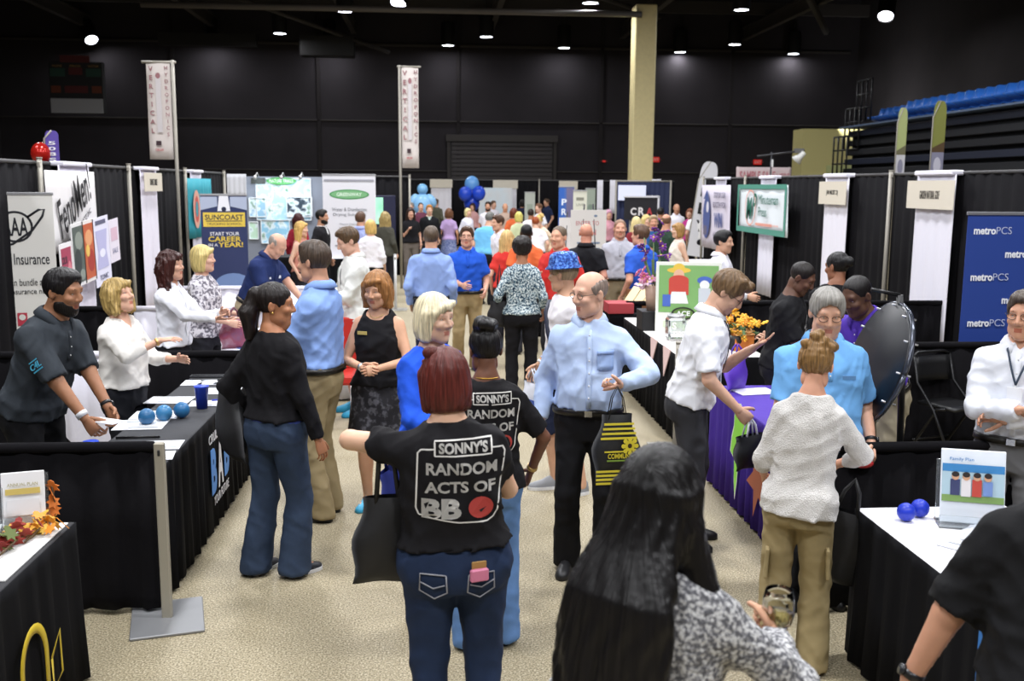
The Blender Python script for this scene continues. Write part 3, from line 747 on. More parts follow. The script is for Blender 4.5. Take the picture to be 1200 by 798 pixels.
def conform(I, mb, front=False, lift=.004, dirv=None):
    """lay flat print (local person metres) onto the shirt surface by casting rays along dirv"""
    V, Q = I['shirt']; tree = BVHTree.FromPolygons([tuple(v) for v in V], [tuple(q) for q in Q]); d = Vector(dirv if dirv is not None else (0, -1, 0) if front else (0, 1, 0))
    out = []
    for arr in mb.v:
        r = []
        for p in arr:
            o = Vector(p) - d * .5; hit = tree.ray_cast(o, d, 1.0)
            q = hit[0] - d * (lift + (0 if True else 0)) if hit[0] is not None else None
            if q is None:
                for dz in (.02, .04, .07, .1):
                    hit = tree.ray_cast(o - Vector((0, 0, dz)), d, 1.0)
                    if hit[0] is not None: q = hit[0] - d * lift; break
            r.append(tuple(q if q is not None else Vector(p)))
        out.append(np.array(r))
    mb.v = out; return mb
# ------------------------------------------------------------------ structure of the hall
def structure(o): o['kind'] = 'structure'; return o
floor_m = mat('terrazzo', '#a59a80', .6, pal=[(0, '#4a4234'), (.38, '#6f6650'), (.46, '#8f8469'), (.54, '#9c9177'), (.62, '#b8ad94'), (1, '#e0d9c8')], pscale=105, bump=.05, bscale=80)
b = MB(); b.box((2, 22, -.1), (64, 64, .2)); structure(b.build('floor', floor_m))
dark = mat('wall_dark', '#343134', .9, spec=.15, vary=.12, vscale=.6); dark2 = mat('wall_darker', '#2e2b2c', .9, spec=.15, vary=.1, vscale=.8); steel = mat('dark_steel', '#3b3735', .7)
b = MB(); b.box((2, 46.2, 6.5), (64, .4, 13)); structure(b.build('wall_back', dark))
b = MB(); b.box((-19.2, 22, 6.5), (.4, 48, 13)); structure(b.build('wall_left', dark2))
b = MB(); b.box((19.6, 22, 6.5), (.4, 48, 13)); structure(b.build('wall_right', dark2))
b = MB(); b.box((2, -6, 6.5), (64, .4, 13)); structure(b.build('wall_front', dark2))
b = MB(); b.box((2, 22, 12.6), (64, 64, .3)); structure(b.build('ceiling', dark2))
for i, (z, h) in enumerate(((5.1, .06), (8.4, .10), (2.9, .05))):
    b = MB(); b.box((0, 45.95, z), (38, .1, h), b=.01); structure(b.build('trim_%d' % (i + 1), steel))
b = MB()
for x in (-11.5, -5.2, 1.0, 7.5, 13.5): b.box((x, 45.96, 6.5), (.16, .12, 13), b=.01)
structure(b.build('trim_4', dark2))
# roll-up door in the back wall
x0, x1 = at_y(528, 200, 45.9)[0], at_y(648, 200, 45.9)[0]; zt = at_y(590, 166, 45.9)[2]
b = MB(); b.box(((x0 + x1) / 2, 45.94, zt / 2), (x1 - x0, .05, zt)); dr = structure(b.build('door_1', mat('door_dark', '#373435', .6)))
b = MB(); b.box((.0, 0, 0), (x1 - x0 - .1, .05, .16), b=.02); sl0 = b.build('slat', mat('door_slat', '#3e3a3b', .6), dr); sl0.location = ((x0 + x1) / 2, 45.88, .12)
n = int(zt / .19)
for i in range(1, n): s_ = sl0.copy(); COL.objects.link(s_); s_.location = ((x0 + x1) / 2, 45.88, .12 + i * .19)
b = MB()
for x in (x0 - .08, x1 + .08): b.box((x, 45.9, zt / 2), (.14, .12, zt))
b.box(((x0 + x1) / 2, 45.88, zt + .14), (x1 - x0 + .4, .2, .3)); b.build('door_frame', steel, dr)
# painted column, lit side passage
cx = at_y(750, 210, 34)[0]
b = MB(); b.box((cx, 34, 4.1), (.72, .72, 8.2), b=.03); co = b.build('column', mat('cream_paint', '#e4d5a0', .6, vary=.04)); structure(co)
b = MB(); b.box((16.6, 42, 2.35), (2.6, 1.2, 4.7)); structure(b.build('wall_passage', mat('yellow_paint', '#d9cf8e', .6)))
b = MB(); b.box((16.9, 41.36, 1.6), (1.1, .06, 3.2)); b.box((17.1, 41.31, 1.5), (.05, .05, .2), 0); structure(b.build('door_2', mat('pale_door', '#c9cf92', .5)))
# roof steel
def beam(nm, p, q, r, m, i): b = MB(); b.tube([p, q], r, 8); return structure(b.build(nm, m))
ps, pe = at_y(165, 5, 33.5), at_y(752, 17, 33.5)
beam('trim_5', ps, pe, .10, mat('pale_steel', '#5a544f', .6), 0)
k = 6
for x in (-15, -9.5, -3.6, 2.4, 8.4, 14): b = MB(); b.box((x, 26, 9.4), (.22, 40, .08)); b.box((x, 26, 9.15), (.07, 40, .45)); b.box((x, 26, 8.9), (.22, 40, .08)); structure(b.build('trim_%d' % k, steel)); k += 1
for y in (29, 37, 43): b = MB(); b.box((0, y, 9.75), (37, .16, .5)); structure(b.build('trim_%d' % k, steel)); k += 1
b = MB(); b.tube([(-8, 40, 9.4), (-2, 44.5, 7.9)], .09, 6); b.tube([(10, 30, 9.6), (15.5, 40, 8.4)], .14, 6); b.tube([(3, 36, 9.6), (9, 41, 9.0)], .09, 6); structure(b.build('trim_%d' % k, steel)); k += 1
b = MB(); b.box((-4.5, 43.5, 7.95), (2.2, .9, .8)); b.box((-9.5, 44, 8.2), (4, .5, .5)); structure(b.build('trim_%d' % k, mat('duct', '#1d1c1c', .6)))

# ------------------------------------------------------------------ ceiling lamps (the ones in view hang as fittings; the same lamps go on over the near hall)
can = mat('lamp_can', '#1b1a1b', .5); glow = mat('lamp_face', '#ffffff', .4, emit='#eef0ff', estr=30)
def lamp_light(loc, power, size=.5):
    l = bpy.data.lights.new('ceiling_lamp_light', 'AREA'); l.shape = 'DISK'; l.size = size; l.energy = power; l.color = LAMP_COL
    o = bpy.data.objects.new('ceiling_lamp_light', l); COL.objects.link(o); o.location = loc; return o
where = 'the row by the scoreboard|the dark left bay|the left end of the steel pipe|the middle of the steel pipe|over the first tall sign banner|above the left roof beam|over the roll-up door|higher, over the roll-up door|over the door\'s right half|at the top edge near the column|just right of the cream column|high right of the column|right of the column, lower|over the right back corner|highest over the bleacher corner'.split('|')
for i, (px, py) in enumerate(((107, 46), (248, 48), (328, 38), (386, 50), (404, 12), (467, 3), (525, 52), (570, 42), (661, 55), (692, 2), (797, 60), (869, 10), (861, 51), (930, 62), (1038, 18))):
    p = at_z(px, py, 8.3); small = i in (4, 5)
    r_ = empty('ceiling_lamp', p, 0, 'black cylinder spotlight hanging from the dark ceiling, ' + where[i], 'lamp', 'ceiling spotlights')
    b = MB(); rr = .30
    b.lathe([(.02, .95), (rr * .9, .93), (rr, .88), (rr, .02), (rr, -.06), (rr - .02, -.06), (rr - .03, .05)], 18); hs_ = b.build('lamp_housing', can, r_)
    b = MB(); b.tube([(0, 0, .9), (0, 0, 1.9)], .025, 6); b.build('hanger', can, r_)
    b = MB(); b.tube([(0, 0, -.04), (0, 0, -.02)], rr - .05, 16, 0, False); b.build('lens', glow, r_)
    if i in (0, 5, 14):
        for ch in r_.children: ch.rotation_euler = (RAD(-28), RAD(18 if i else -25), 0)
    lamp_light(p + np.array([0, 0, -.12]), LAMP_W * (.10 if p[1] > 40 else .35))
for x in (-8, -2.5, 3, 8.5):
    for y in (-2, 4.5, 11, 18, 25): lamp_light((x + (.8 if y == 4.5 else 0), y, 8.2), LAMP_W * (1.0 if x in (-2.5, 3) else .6), 1.0)
passage = lamp_light((16.6, 41.0, 4.95), 170, .3); passage.rotation_euler = (0, RAD(-118), 0)

# ------------------------------------------------------------------ helpers for the fair's furniture
black_cloth = mat('black_cloth', '#100f12', .9, bump=.2, bscale=30, vary=.1, spec=.15); white_cloth = mat('white_cloth', '#e3e1ec', .85, bump=.15, bscale=30)
alu = mat('aluminium', '#a9a69f', .4, .55); greypole = mat('grey_pole', '#9c978d', .5, .2)
def pleats(p0, p1, amp=.022, wave=.13, seed=0):
    p0 = np.array(p0, float); p1 = np.array(p1, float); L = np.linalg.norm(p1 - p0); d = (p1 - p0) / L; nrm = np.array([-d[1], d[0]]); rs = np.random.RandomState(seed)
    n = max(4, int(L / wave * 6)); t = np.linspace(0, 1, n + 1); ph = np.cumsum(2 * math.pi * L / n / (wave * rs.uniform(.75, 1.3, n + 1)))
    off = amp * (np.sin(ph) + .4 * np.sin(2.3 * ph + 1))
    return p0 + d * (t * L)[:, None] + nrm * off[:, None]
def drape_mb(p0, p1, z0, z1, amp=.022, wave=.13, seed=0, top_amp=.45):
    P = pleats(p0, p1, amp, wave, seed); Pm = np.array(p0) + (np.array(p1) - np.array(p0)) * np.linspace(0, 1, len(P))[:, None]
    G = []
    for f in (0, .08, .5, 1): G.append(np.concatenate([Pm + (P - Pm) * (top_amp + (1 - top_amp) * (1 - f)), np.full((len(P), 1), z0 + (z1 - z0) * f)], 1))
    b = MB(); b.sheet(np.transpose(np.array(G), (1, 0, 2)), .008); return b
def drape(label, p0, p1, z1, z0=.03, m=None, group=None, pole=True, seed=1, bar=True, nm='drape_curtain', amp=.018):
    r_ = empty(nm, (*p0, 0), 0, label, 'curtain', group); o = np.array(p0, float); q = tuple(np.array(p1) - o)
    drape_mb((0, 0), q, z0, z1 - .02, amp, .25 if z1 > 1 else .2, seed).build('cloth', m or black_cloth, r_)
    if bar: b = MB(); b.tube([(0, 0, z1), (*q, z1)], .02 if z1 > 1 else .028, 8); b.build('crossbar' if z1 > 1 else 'rail_sleeve', plain('#4a494a', .6) if z1 > 1 else (m or black_cloth), r_)
    return r_
def pipe_stand(label, x, y, z, group=None, base=True, w=.05, m=None, bw=(.42, .42)):
    r_ = empty('pipe_stand', (x, y, 0), 0, label, 'post', group)
    b = MB(); b.tube([(0, 0, .012), (0, 0, z)], w / 2, 10); b.tube([(0, 0, z), (0, 0, z + .015)], w / 2 * 1.15, 10); b.build('pole', m or greypole, r_)
    if base: b = MB(); b.box((0, 0, .006), (*bw, .012)); b.build('base_plate', alu, r_)
    b = MB(); b.box((0, -.03, z - .06), (.03, .03, .05)); b.build('slot_hook', greypole, r_); return r_
def decal(parent, name, cmds, cols, c0=(0, -.006, 0), x=(1, 0, 0), up=(0, 0, 1), rough=.5):
    b = MB(); x = np.asarray(x, float); up = np.asarray(up, float); c0 = np.asarray(c0, float)
    for i, c in enumerate(cmds):
        l = .001 + .0007 * i; P = lambda u, v: c0 + x * u + up * v
        if c[0] == 't': text(b, c[1], P(c[2], c[3]), x, up, c[4], c[5] if len(c) > 5 else None, c[6] if len(c) > 6 else 0, c[7] if len(c) > 7 else 0, c[8] if len(c) > 8 else 0, lift=l)
        elif c[0] == 'T': a_ = RAD(c[9]); text(b, c[1], P(c[2], c[3]), x * math.cos(a_) + up * math.sin(a_), up * math.cos(a_) - x * math.sin(a_), c[4], c[5], c[6], c[7], c[8], lift=l)
        elif c[0] == 'r': panel(b, P(c[1], c[2]), x, up, c[3], c[4], c[5], l)
        elif c[0] == 'd': shape(b, P(c[1], c[2]), x, up, disc(c[3], 20, c[4]), c[5], l)
        elif c[0] == 'o': ring(b, P(c[1], c[2]), x, up, c[3], c[5], c[6], c[4], l)
        elif c[0] == 'p': shape(b, P(c[1], c[2]), x, up, c[3], c[4], l)
        elif c[0] == 'l': b.tube([P(u, v) + np.cross(x, up) * l for u, v in c[1]], c[2], 5, c[3], flat=.07, up=np.cross(x, up))
    return b.build(name, [plain(c, rough) for c in cols], parent)
def banner_stand(label, x, y, rz, w, h, cmds, cols, bgc, bar='#b5b5b8', lean=0.0, z0=.08, group=None, cat='banner'):
    r_ = empty('banner_stand', (x, y, 0), RAD(rz), label, cat, group)
    b = MB(); b.box((0, 0, .045), (w + .06, .16, .09), b=.02); b.build('base', plain(bar, .35, .6), r_)
    b = MB(); b.box((0, 0, z0 + h / 2), (w, .006, h), b=.001); p_ = b.build('banner_panel', plain(bgc, .55), r_)
    b = MB(); b.box((0, 0, z0 + h + .012), (w + .02, .025, .03)); b.build('top_rail', plain(bar, .35, .6), r_)
    b = MB(); b.tube([(0, .04, .05), (0, .02, z0 + h)], .012, 8); b.build('support_pole', plain(bar, .35, .6), r_)
    if cmds: decal(p_, 'print', cmds, cols, (0, -.004, z0))
    return r_
def hung(label, x, y, rz, w, z0, z1, cmds, cols, bgc, nm='hanging_banner', cat='banner', wave=.012, shear=0.0, group=None, m=None):
    """cloth banner or strip hung from a bar: local x right, facing -y"""
    r_ = empty(nm, (x, y, 0), RAD(rz), label, cat, group); n = 18; G = []
    for i in range(n + 1):
        u = -w / 2 + w * i / n; G.append([(u + shear * (z1 - z), -abs(0) + wave * math.sin(i * 1.35) * (.3 + .7 * (z1 - z) / (z1 - z0)), z) for z in np.linspace(z0, z1, 6)])
    b = MB(); b.sheet(np.array(G), .004); p_ = b.build('cloth', m or mat('print_' + bgc.strip('#'), bgc, .7), r_)
    if cmds: decal(p_, 'print', cmds, cols, (0, -wave - .008, z0))
    return r_
def sign_card(label, x, y, rz, w, h, z, txt, th, cc='#d8d0c0'):
    r_ = empty('booth_sign', (x, y, z), RAD(rz), label, 'sign', 'booth name cards')
    b = MB(); b.box((0, 0, 0), (w, .008, h), b=.001); p_ = b.build('card', plain(cc, .6), r_)
    if txt: decal(p_, 'lettering', [('t', txt, 0, 0, th, w * .42, 0, .01)], ['#2a2622'], (0, -.005, 0))
    return r_
def skirted_table(label, x0, x1, y0, y1, z=.75, topc='#e4e2e8', skirt='#17161a', group=None, seed=3, sm=None, front=None, corner=.0):
    r_ = empty('skirted_table', ((x0 + x1) / 2, (y0 + y1) / 2, 0), 0, label, 'table', group); hx, hy = (x1 - x0) / 2, (y1 - y0) / 2
    tm = mat('tablecloth_' + topc.strip('#'), topc, .8, bump=.1, bscale=20); km = sm or mat('skirt_' + skirt.strip('#'), skirt, .9, bump=.15, bscale=25, vary=.08, spec=.15)
    b = MB(); b.box((0, 0, z - .012), (2 * hx, 2 * hy, .024), b=.008); b.build('tabletop', tm, r_)
    pts = []; cs = [(-hx, -hy), (hx, -hy), (hx, hy), (-hx, hy)]
    for i in range(4): pts.append(pleats(cs[i], cs[(i + 1) % 4], .010, .16, seed + i)[:-1])
    P = np.concatenate(pts); base = np.concatenate([np.linspace(cs[i], cs[(i + 1) % 4], len(pts[i]) + 1)[:-1] for i in range(4)]); P = np.concatenate([P, P[:1]]); base = np.concatenate([base, base[:1]])
    ctr = lambda A, f: A * (1 + f)
    G = [np.concatenate([ctr(base + (P - base) * w_, f), np.full((len(P), 1), zz)], 1) for zz, w_, f in ((.02, 1.6, .025), (z * .5, 1.1, .012), (z - .06, .5, .002), (z - .003, .0, .001))]
    b = MB(); b.sheet(np.transpose(np.array(G), (1, 0, 2)), .006); b.build('skirt', km, r_)
    return r_
def paper(label, x, y, z, rz, w=.215, h=.28, col='#eeeef0', cmds=None, cols=None, cat='flyer', group=None, nm='flyer', t=.004):
    r_ = empty(nm, (x, y, z), RAD(rz), label, cat, group); b = MB(); b.box((0, 0, t / 2), (w, h, t), b=.0005); p_ = b.build('sheet', plain(col, .55), r_)
    if cmds: decal(p_, 'print', cmds, cols, (0, 0, t), (1, 0, 0), (0, 1, 0))
    return r_
def ball_thing(label, x, y, z, r, col, cat='ball', group=None, nm='stress_ball'):
    b = MB(); b.ball((0, 0, r), r, 16, 10); o = b.build(nm, plain(col, .35), None, (x, y, z)); return tag(o, label, cat, group)
def cup(label, x, y, z, col, r=.042, h=.12, group=None, clear=False):
    r_ = empty('plastic_cup', (x, y, z), 0, label, 'cup', group); b = MB(); b.lathe([(.001, .004), (r * .75, 0), (r, h), (r * 1.06, h + .003), (r * .95, h), (r * .72, .006), (.001, .007)], 18)
    b.build('cup_body', mat('cup_' + col.strip('#'), col, .25, trans=.35 if not clear else .9), r_); b = MB(); b.lathe([(r * 1.0, h - .004), (r * 1.07, h), (r * 1.0, h + .005)], 18); b.build('rim', plain(col, .3), r_); return r_
def folding_chair(label, x, y, rz):
    r_ = empty('folding_chair', (x, y, 0), RAD(rz), label, 'chair', 'black folding chairs'); fm = plain('#1b1b1d', .4, .3); pm = plain('#141416', .45)
    b = MB(); b.sheet(np.array([[(u, v, .445 + .012 * math.cos(u * 6)) for v in np.linspace(-.19, .20, 5)] for u in np.linspace(-.19, .19, 7)]), .02); b.build('seat', pm, r_)
    b = MB(); b.sheet(np.array([[(u, .215 + .02 * math.cos(u * 7) + (z - .6) * .18, z) for z in np.linspace(.62, .83, 4)] for u in np.linspace(-.2, .2, 9)]), .018); b.build('backrest', pm, r_)
    for sx in (-1, 1):
        b = MB(); b.tube([(sx * .225, -.24, .01), (sx * .22, .0, .42), (sx * .21, .20, .62), (sx * .205, .255, .84)], .012, 8); b.build('leg', fm, r_)
        b = MB(); b.tube([(sx * .205, .25, .01), (sx * .205, -.02, .43), (sx * .2, -.10, .445)], .012, 8); b.build('leg', fm, r_)
    b = MB(); b.tube([(-.205, .255, .84), (-.15, .275, .865), (.15, .275, .865), (.205, .255, .84)], .012, 8); b.build('top_rail', fm, r_)
    b = MB(); b.tube([(-.21, .21, .12), (.21, .21, .12)], .009, 6); b.tube([(-.215, -.19, .12), (.215, -.19, .12)], .009, 6); b.build('stretcher', fm, r_); return r_
def bag(label, loc, rz, w, h, t, col, handles=.0, hw=.1, cmds=None, cols=None, tilt=0.0, nm='tote_bag', m=None, top=.85, cat='bag', flare=0.0, hcol=None, apex=None, hr=.009):
    """soft bag hanging from its handles: origin at the middle of the mouth"""
    r_ = empty(nm, loc, RAD(rz), label, cat); r_.rotation_euler = (0, RAD(tilt), RAD(rz)); n, k = 13, 11; V = []; F = []
    for side in (-1, 1):
        for i in range(n):
            for j in range(k):
                u, v = i / (n - 1), j / (k - 1); e = math.sin(math.pi * u) ** .5; d = t / 2 * e * (.35 + .65 * math.sin(math.pi * min(v * 1.0 + .05, 1)) ** .6) if 0 < j else t / 2 * e * .5
                if j == k - 1: d *= .25
                ww = w * (top + (1 - top) * min(1, v * 2.2)) * (1 + flare * v); V.append(((u - .5) * ww + .012 * math.sin(9 * v + 3 * u), side * d + .012 * math.sin(7 * u + 5 * v) * v, -h * v))
    off = n * k
    for i in range(n - 1):
        for j in range(k - 1):
            a, b_, c, d = i * k + j, (i + 1) * k + j, (i + 1) * k + j + 1, i * k + j + 1; F.append([a, d, c, b_]); F.append([off + a, off + b_, off + c, off + d])
    for i in range(n - 1):
        a, b_ = i * k + k - 1, (i + 1) * k + k - 1; F.append([a, off + a, off + b_, b_])
    for j in range(k - 1):
        for i in (0, n - 1): a = i * k + j; F.append([a, a + 1, off + a + 1, off + a] if i else [a, off + a, off + a + 1, a + 1])
    b = MB(); b.add(V, F, 0, True); bm_ = m or mat('bag_' + col.strip('#'), col, .6, bump=.35, bscale=9); bo = b.build('bag_body', bm_, r_)
    if handles:
        A = np.zeros(3) if apex is None else RZ(-RAD(rz)) @ (np.asarray(apex) - np.asarray(loc)) - (0, 0, handles)
        for sd in (-1, 1):
            b = MB(); b.tube([np.array(q_) + A * max(0, q_[2]) / handles for q_ in ((-hw * w * 2, sd * t * .22, -.03), (-hw * w * 1.2, sd * t * .15, handles * .6), (0, sd * .01, handles), (hw * w * 1.2, sd * t * .15, handles * .6), (hw * w * 2, sd * t * .22, -.03))], hr, 6, flat=.5); b.build('handle', plain(hcol or col, .6), r_)
    if cmds: decal(bo, 'print', cmds, cols, (0, -t / 2 * .92 - .004, -h))
    return r_

# ------------------------------------------------------------------ pipe and drape rows
LX, RXW = -4.2, 6.1
posL = [1.7, 4.81, 7.88, 10.95, 14.02, 17.09, 20.16]
nL = ['fourth booth back', 'nearest booth', 'booth behind the white insurance banner', 'booth with the white script banner', 'booth with the narrow white strip', 'booth with the teal banner']
for i in range(6): drape('tall black pleated drape closing the left row, ' + nL[i], (LX, posL[i]), (LX, posL[i + 1]), 2.46, seed=i, group='tall black drapes')
for i, y in enumerate(posL[2:]): pipe_stand('slim grey drape pole in the left row, ' + ('beside the insurance banner', 'right of the insurance banner', 'right of the posters', 'left of the teal banner', 'behind the teal banner')[i], LX + .05, y, 2.5, 'drape poles', w=.055)
posR = [4.0, 6.95, 10.0, 13.05, 16.2, 19.4, 22.5]
nR = ['nearest bay', 'bay behind the blue logo banner', 'bay with the large name card', 'bay with the small name card', 'bay with the green bordered banner', 'bay with the prize banner']
for i in range(6): drape('tall black pleated drape closing the right row, ' + nR[i], (RXW, posR[i + 1]), (RXW, posR[i]), 2.44, seed=20 + i, group='tall black drapes')
for i, y in ((3, 13.05), (5, 19.4), (6, 22.5)): pipe_stand('slim grey drape pole in the right row, ' + {3: 'between the two name cards', 5: 'left of the green bordered banner', 6: 'left of the prize banner'}[i], RXW - .05, y, 2.48, 'drape poles', w=.055)
# low side rails
drape('low black pleated rail drape between the two nearest left booths', (LX, 5.12), (-1.46, 5.12), .91, group='low rail drapes', seed=41)
drape('low black rail drape behind the blonde woman in white', (LX, 8.0), (-3.02, 8.0), .91, group='low rail drapes', seed=42)
drape('low white rail drape panel behind the bearded man', (-3.0, 8.0), (-2.5, 8.0), .91, m=white_cloth, group='low rail drapes', seed=43)
drape('low black rail drape right of the blonde woman in white', (-2.48, 8.0), (-1.52, 8.0), .91, group='low rail drapes', seed=44)
drape('low black rail drape below the white strip on the left', (LX, 11.0), (-3.3, 11.0), .91, group='low rail drapes', seed=45)
drape('low white rail drape behind the two women at the second left booth', (-3.28, 11.0), (-1.6, 11.0), .91, m=white_cloth, group='low rail drapes', seed=46)
drape('low white rail drape in front of the man in navy polo', (-3.6, 13.2), (-1.7, 13.2), .91, m=white_cloth, group='low rail drapes', seed=47)
drape('low black rail drape behind the white brochure table', (1.95, 4.92), (RXW, 4.92), .91, group='low rail drapes', seed=48)
drape('low black rail drape left of the blue logo banner', (3.6, 8.25), (RXW, 8.25), .91, group='low rail drapes', seed=49)
drape('low white rail drape panel behind the prize wheel', (3.0, 8.27), (3.58, 8.27), .91, m=white_cloth, group='low rail drapes', seed=50)
drape('low black rail drape behind the flower pot', (2.2, 11.4), (RXW, 11.4), .91, group='low rail drapes', seed=51)
drape('low black rail drape across the booth behind the red book box', (1.3, 14.6), (3.4, 14.6), .91, group='low rail drapes', seed=52)
pp = empty('rail_post', (-1.41, 5.04, 0), 0, 'flat grey upright rail post on a grey base plate at the near left rail', 'post')
b = MB(); b.box((0, 0, .48), (.052, .035, .94), b=.006); b.build('pole', mat('post_grey', '#a59f90', .5, .2), pp)
b = MB(); b.box((0, 0, .008), (.36, .44, .016), R=RZ(.25)); b.build('base_plate', mat('plate_grey', '#8f9092', .45, .4), pp)
b = MB(); b.box((0, -.02, .90), (.012, .01, .03)); b.build('slot', plain('#2a2a2a'), pp)
pipe_stand('grey rail post with a hook at the jar table corner', 2.06, 8.28, .93, None, w=.05)
pipe_stand('white rail post beside the woman in black polo', -.75, 18.2, 1.0, 'low white posts', m=plain('#d8d8d8'))
pipe_stand('white rail post nearer the aisle by the woman in black polo', -.98, 17.0, 1.0, 'low white posts', m=plain('#d8d8d8'))
# rows across the far end
def far(px, py, Y): p = at_y(px, py, Y); return p
xs = [far(p, 218, 37)[0] for p in (440, 520, 632, 706, 790)]
for i in range(4): drape('tall black drape across the far end, ' + ('left of the blue figure', 'behind the far crowd', 'behind the blue edged banner', 'behind the red lettered sign')[i], (xs[i], 37), (xs[i + 1], 37), 2.46, group='far end drapes', seed=60 + i)
pipe_stand('far drape pole right of the far crowd', far(632, 210, 36.9)[0], 36.9, 2.5, 'far drape poles')
x0, x1 = far(445, 208, 25)[0], far(480, 208, 25)[0]
drape('black drape behind the green screen in the far left booth', (far(418, 208, 25)[0], 25), (x1, 25), 2.46, group='far end drapes', seed=66)
pipe_stand('far drape pole right of the green screen', x1, 24.95, 2.5, 'far drape poles'); pipe_stand('second far drape pole right of the green screen', far(479, 210, 27)[0], 27, 2.46, 'far drape poles')
for i, (pa, pb, pt, pbm, Y, nm_) in enumerate(((505, 529, 210, 262, 36.6, 'right of the blue figure'), (579, 605, 211, 265, 36.6, 'right of the blue balloons'), (656, 675, 212, 262, 36.6, 'above the blue edged banner'), (700, 706, 211, 250, 32, 'left of the navy booth'), (715, 722, 211, 250, 32, 'at the navy booth\'s left edge'), (764, 774, 210, 236, 31.3, 'right of the projection screen'))):
    a, c = far(pa, pt, Y), far(pb, pbm, Y); w_ = c[0] - a[0]
    r_ = hung('white cloth strip on the far drape, ' + nm_, (a[0] + c[0]) / 2, Y, 0, w_, max(.2, c[2]), a[2], None, None, '#eceaf2', nm='drape_strip', cat='curtain', group='far white strips')
    if i < 3: sign_card('far white name card on the strip ' + nm_, (a[0] + c[0]) / 2, Y - .05, 0, w_ * 1.1, .3, a[2] - .15, None, 0)
# ------------------------------------------------------------------ left side: banners and booth goods
# insurance banner
px0 = at_y(0, 230, 10.4)[0]
SQ = lambda n, r0, r1: [((r0 if i % 2 else r1) * math.cos(math.pi * i / n), (r0 if i % 2 else r1) * math.sin(math.pi * i / n)) for i in range(2 * n)]
ins = banner_stand('white insurance banner with oval letter logo and small pictures, left edge', -4.19, 10.2, 16, .80, 2.05, [
    ('o', .05, 1.74, .15, .145, .022, 1), ('t', 'AAA', .05, 1.74, .18, .23, 1, .02), ('l', [(-.2, 1.56), (-.12, 1.53), (.02, 1.57), (.2, 1.70), (.30, 1.84), (.32, 1.91), (.27, 1.905), (.16, 1.83)], .012, 1),
    ('t', 'Insurance', .18, 1.42, .11, .32, 1, .006), ('t', 'We can bundle all of', .10, 1.19, .07, .52, 1, .0), ('t', 'your insurance needs', .10, 1.09, .07, .54, 1, .0),
    ('r', -.16, .80, .20, .13, 2), ('p', -.16, .84, [(-.1, 0), (.1, 0), (0, .06)], 3), ('r', .06, .82, .09, .13, 4), ('d', .06, .84, .03, .03, 0), ('r', .24, .83, .14, .10, 5), ('p', .24, .84, [(-.09, -.02), (.09, -.02), (.05, .05), (-.04, .05)], 6),
    ('p', -.12, .56, [(0, -.11), (.09, 0), (0, .11), (-.09, 0)], 7), ('p', -.12, .56, [(-.02, -.05), (.03, -.05), (.02, .05), (-.03, .03)], 1), ('r', .10, .58, .09, .19, 8), ('d', .10, .70, .025, .025, 9), ('d', .26, .56, .035, .05, 3), ('r', -.12, .28, .14, .12, 2), ('d', -.02, .27, .06, .06, 1), ('d', .2, .3, .06, .04, 4)],
    ['#dedcd6', '#23242a', '#8f9298', '#5c5f66', '#b8384a', '#93a6b8', '#46536a', '#caa33a', '#77818f', '#c99a80'], '#e6e4de', lean=0)
# white strips and script banner on the left row
def left_strip(label, py, y, w, z0, z1, card=None, th=.05, ztop=2.5):
    r_ = hung(label, LX + .10, y, 90, w, z0, z1, None, None, '#e6e2f0', nm='drape_strip', cat='curtain', group='white strips on the drapes')
    b = MB(); b.box((0, .02, z1 + .02), (w * .95, .16, .05), b=.02); b.build('fold', white_cloth, r_)
    if card: sign_card('cream name card on the narrow white strip of the left row', LX + .17, y, 90, w * 1.12, .26, z1 - .17, card, th)
left_strip('white cloth strip hanging behind the script banner and posters', 0, 11.8, .95, .35, 2.44)
left_strip('narrow white cloth strip with name card, left row', 0, 14.75, .80, .35, 2.44, 'SUNSET SMILE', .09)
left_strip('white cloth strip below the teal banner', 0, 17.6, .75, .3, 2.44)
hung('white cloth banner with slanted black script lettering, left drape', LX + .15, 11.55, 90, 1.5, 1.50, 2.38, [('T', 'FenoMen!', .0, .56, .42, 1.15, 0, .010, .4, 24), ('T', 'GINGER PRODUCTS INC.', .12, .27, .06, .85, 0, .0, .3, 24)], ['#1c1b1e'], '#e9e6e6', wave=.02)
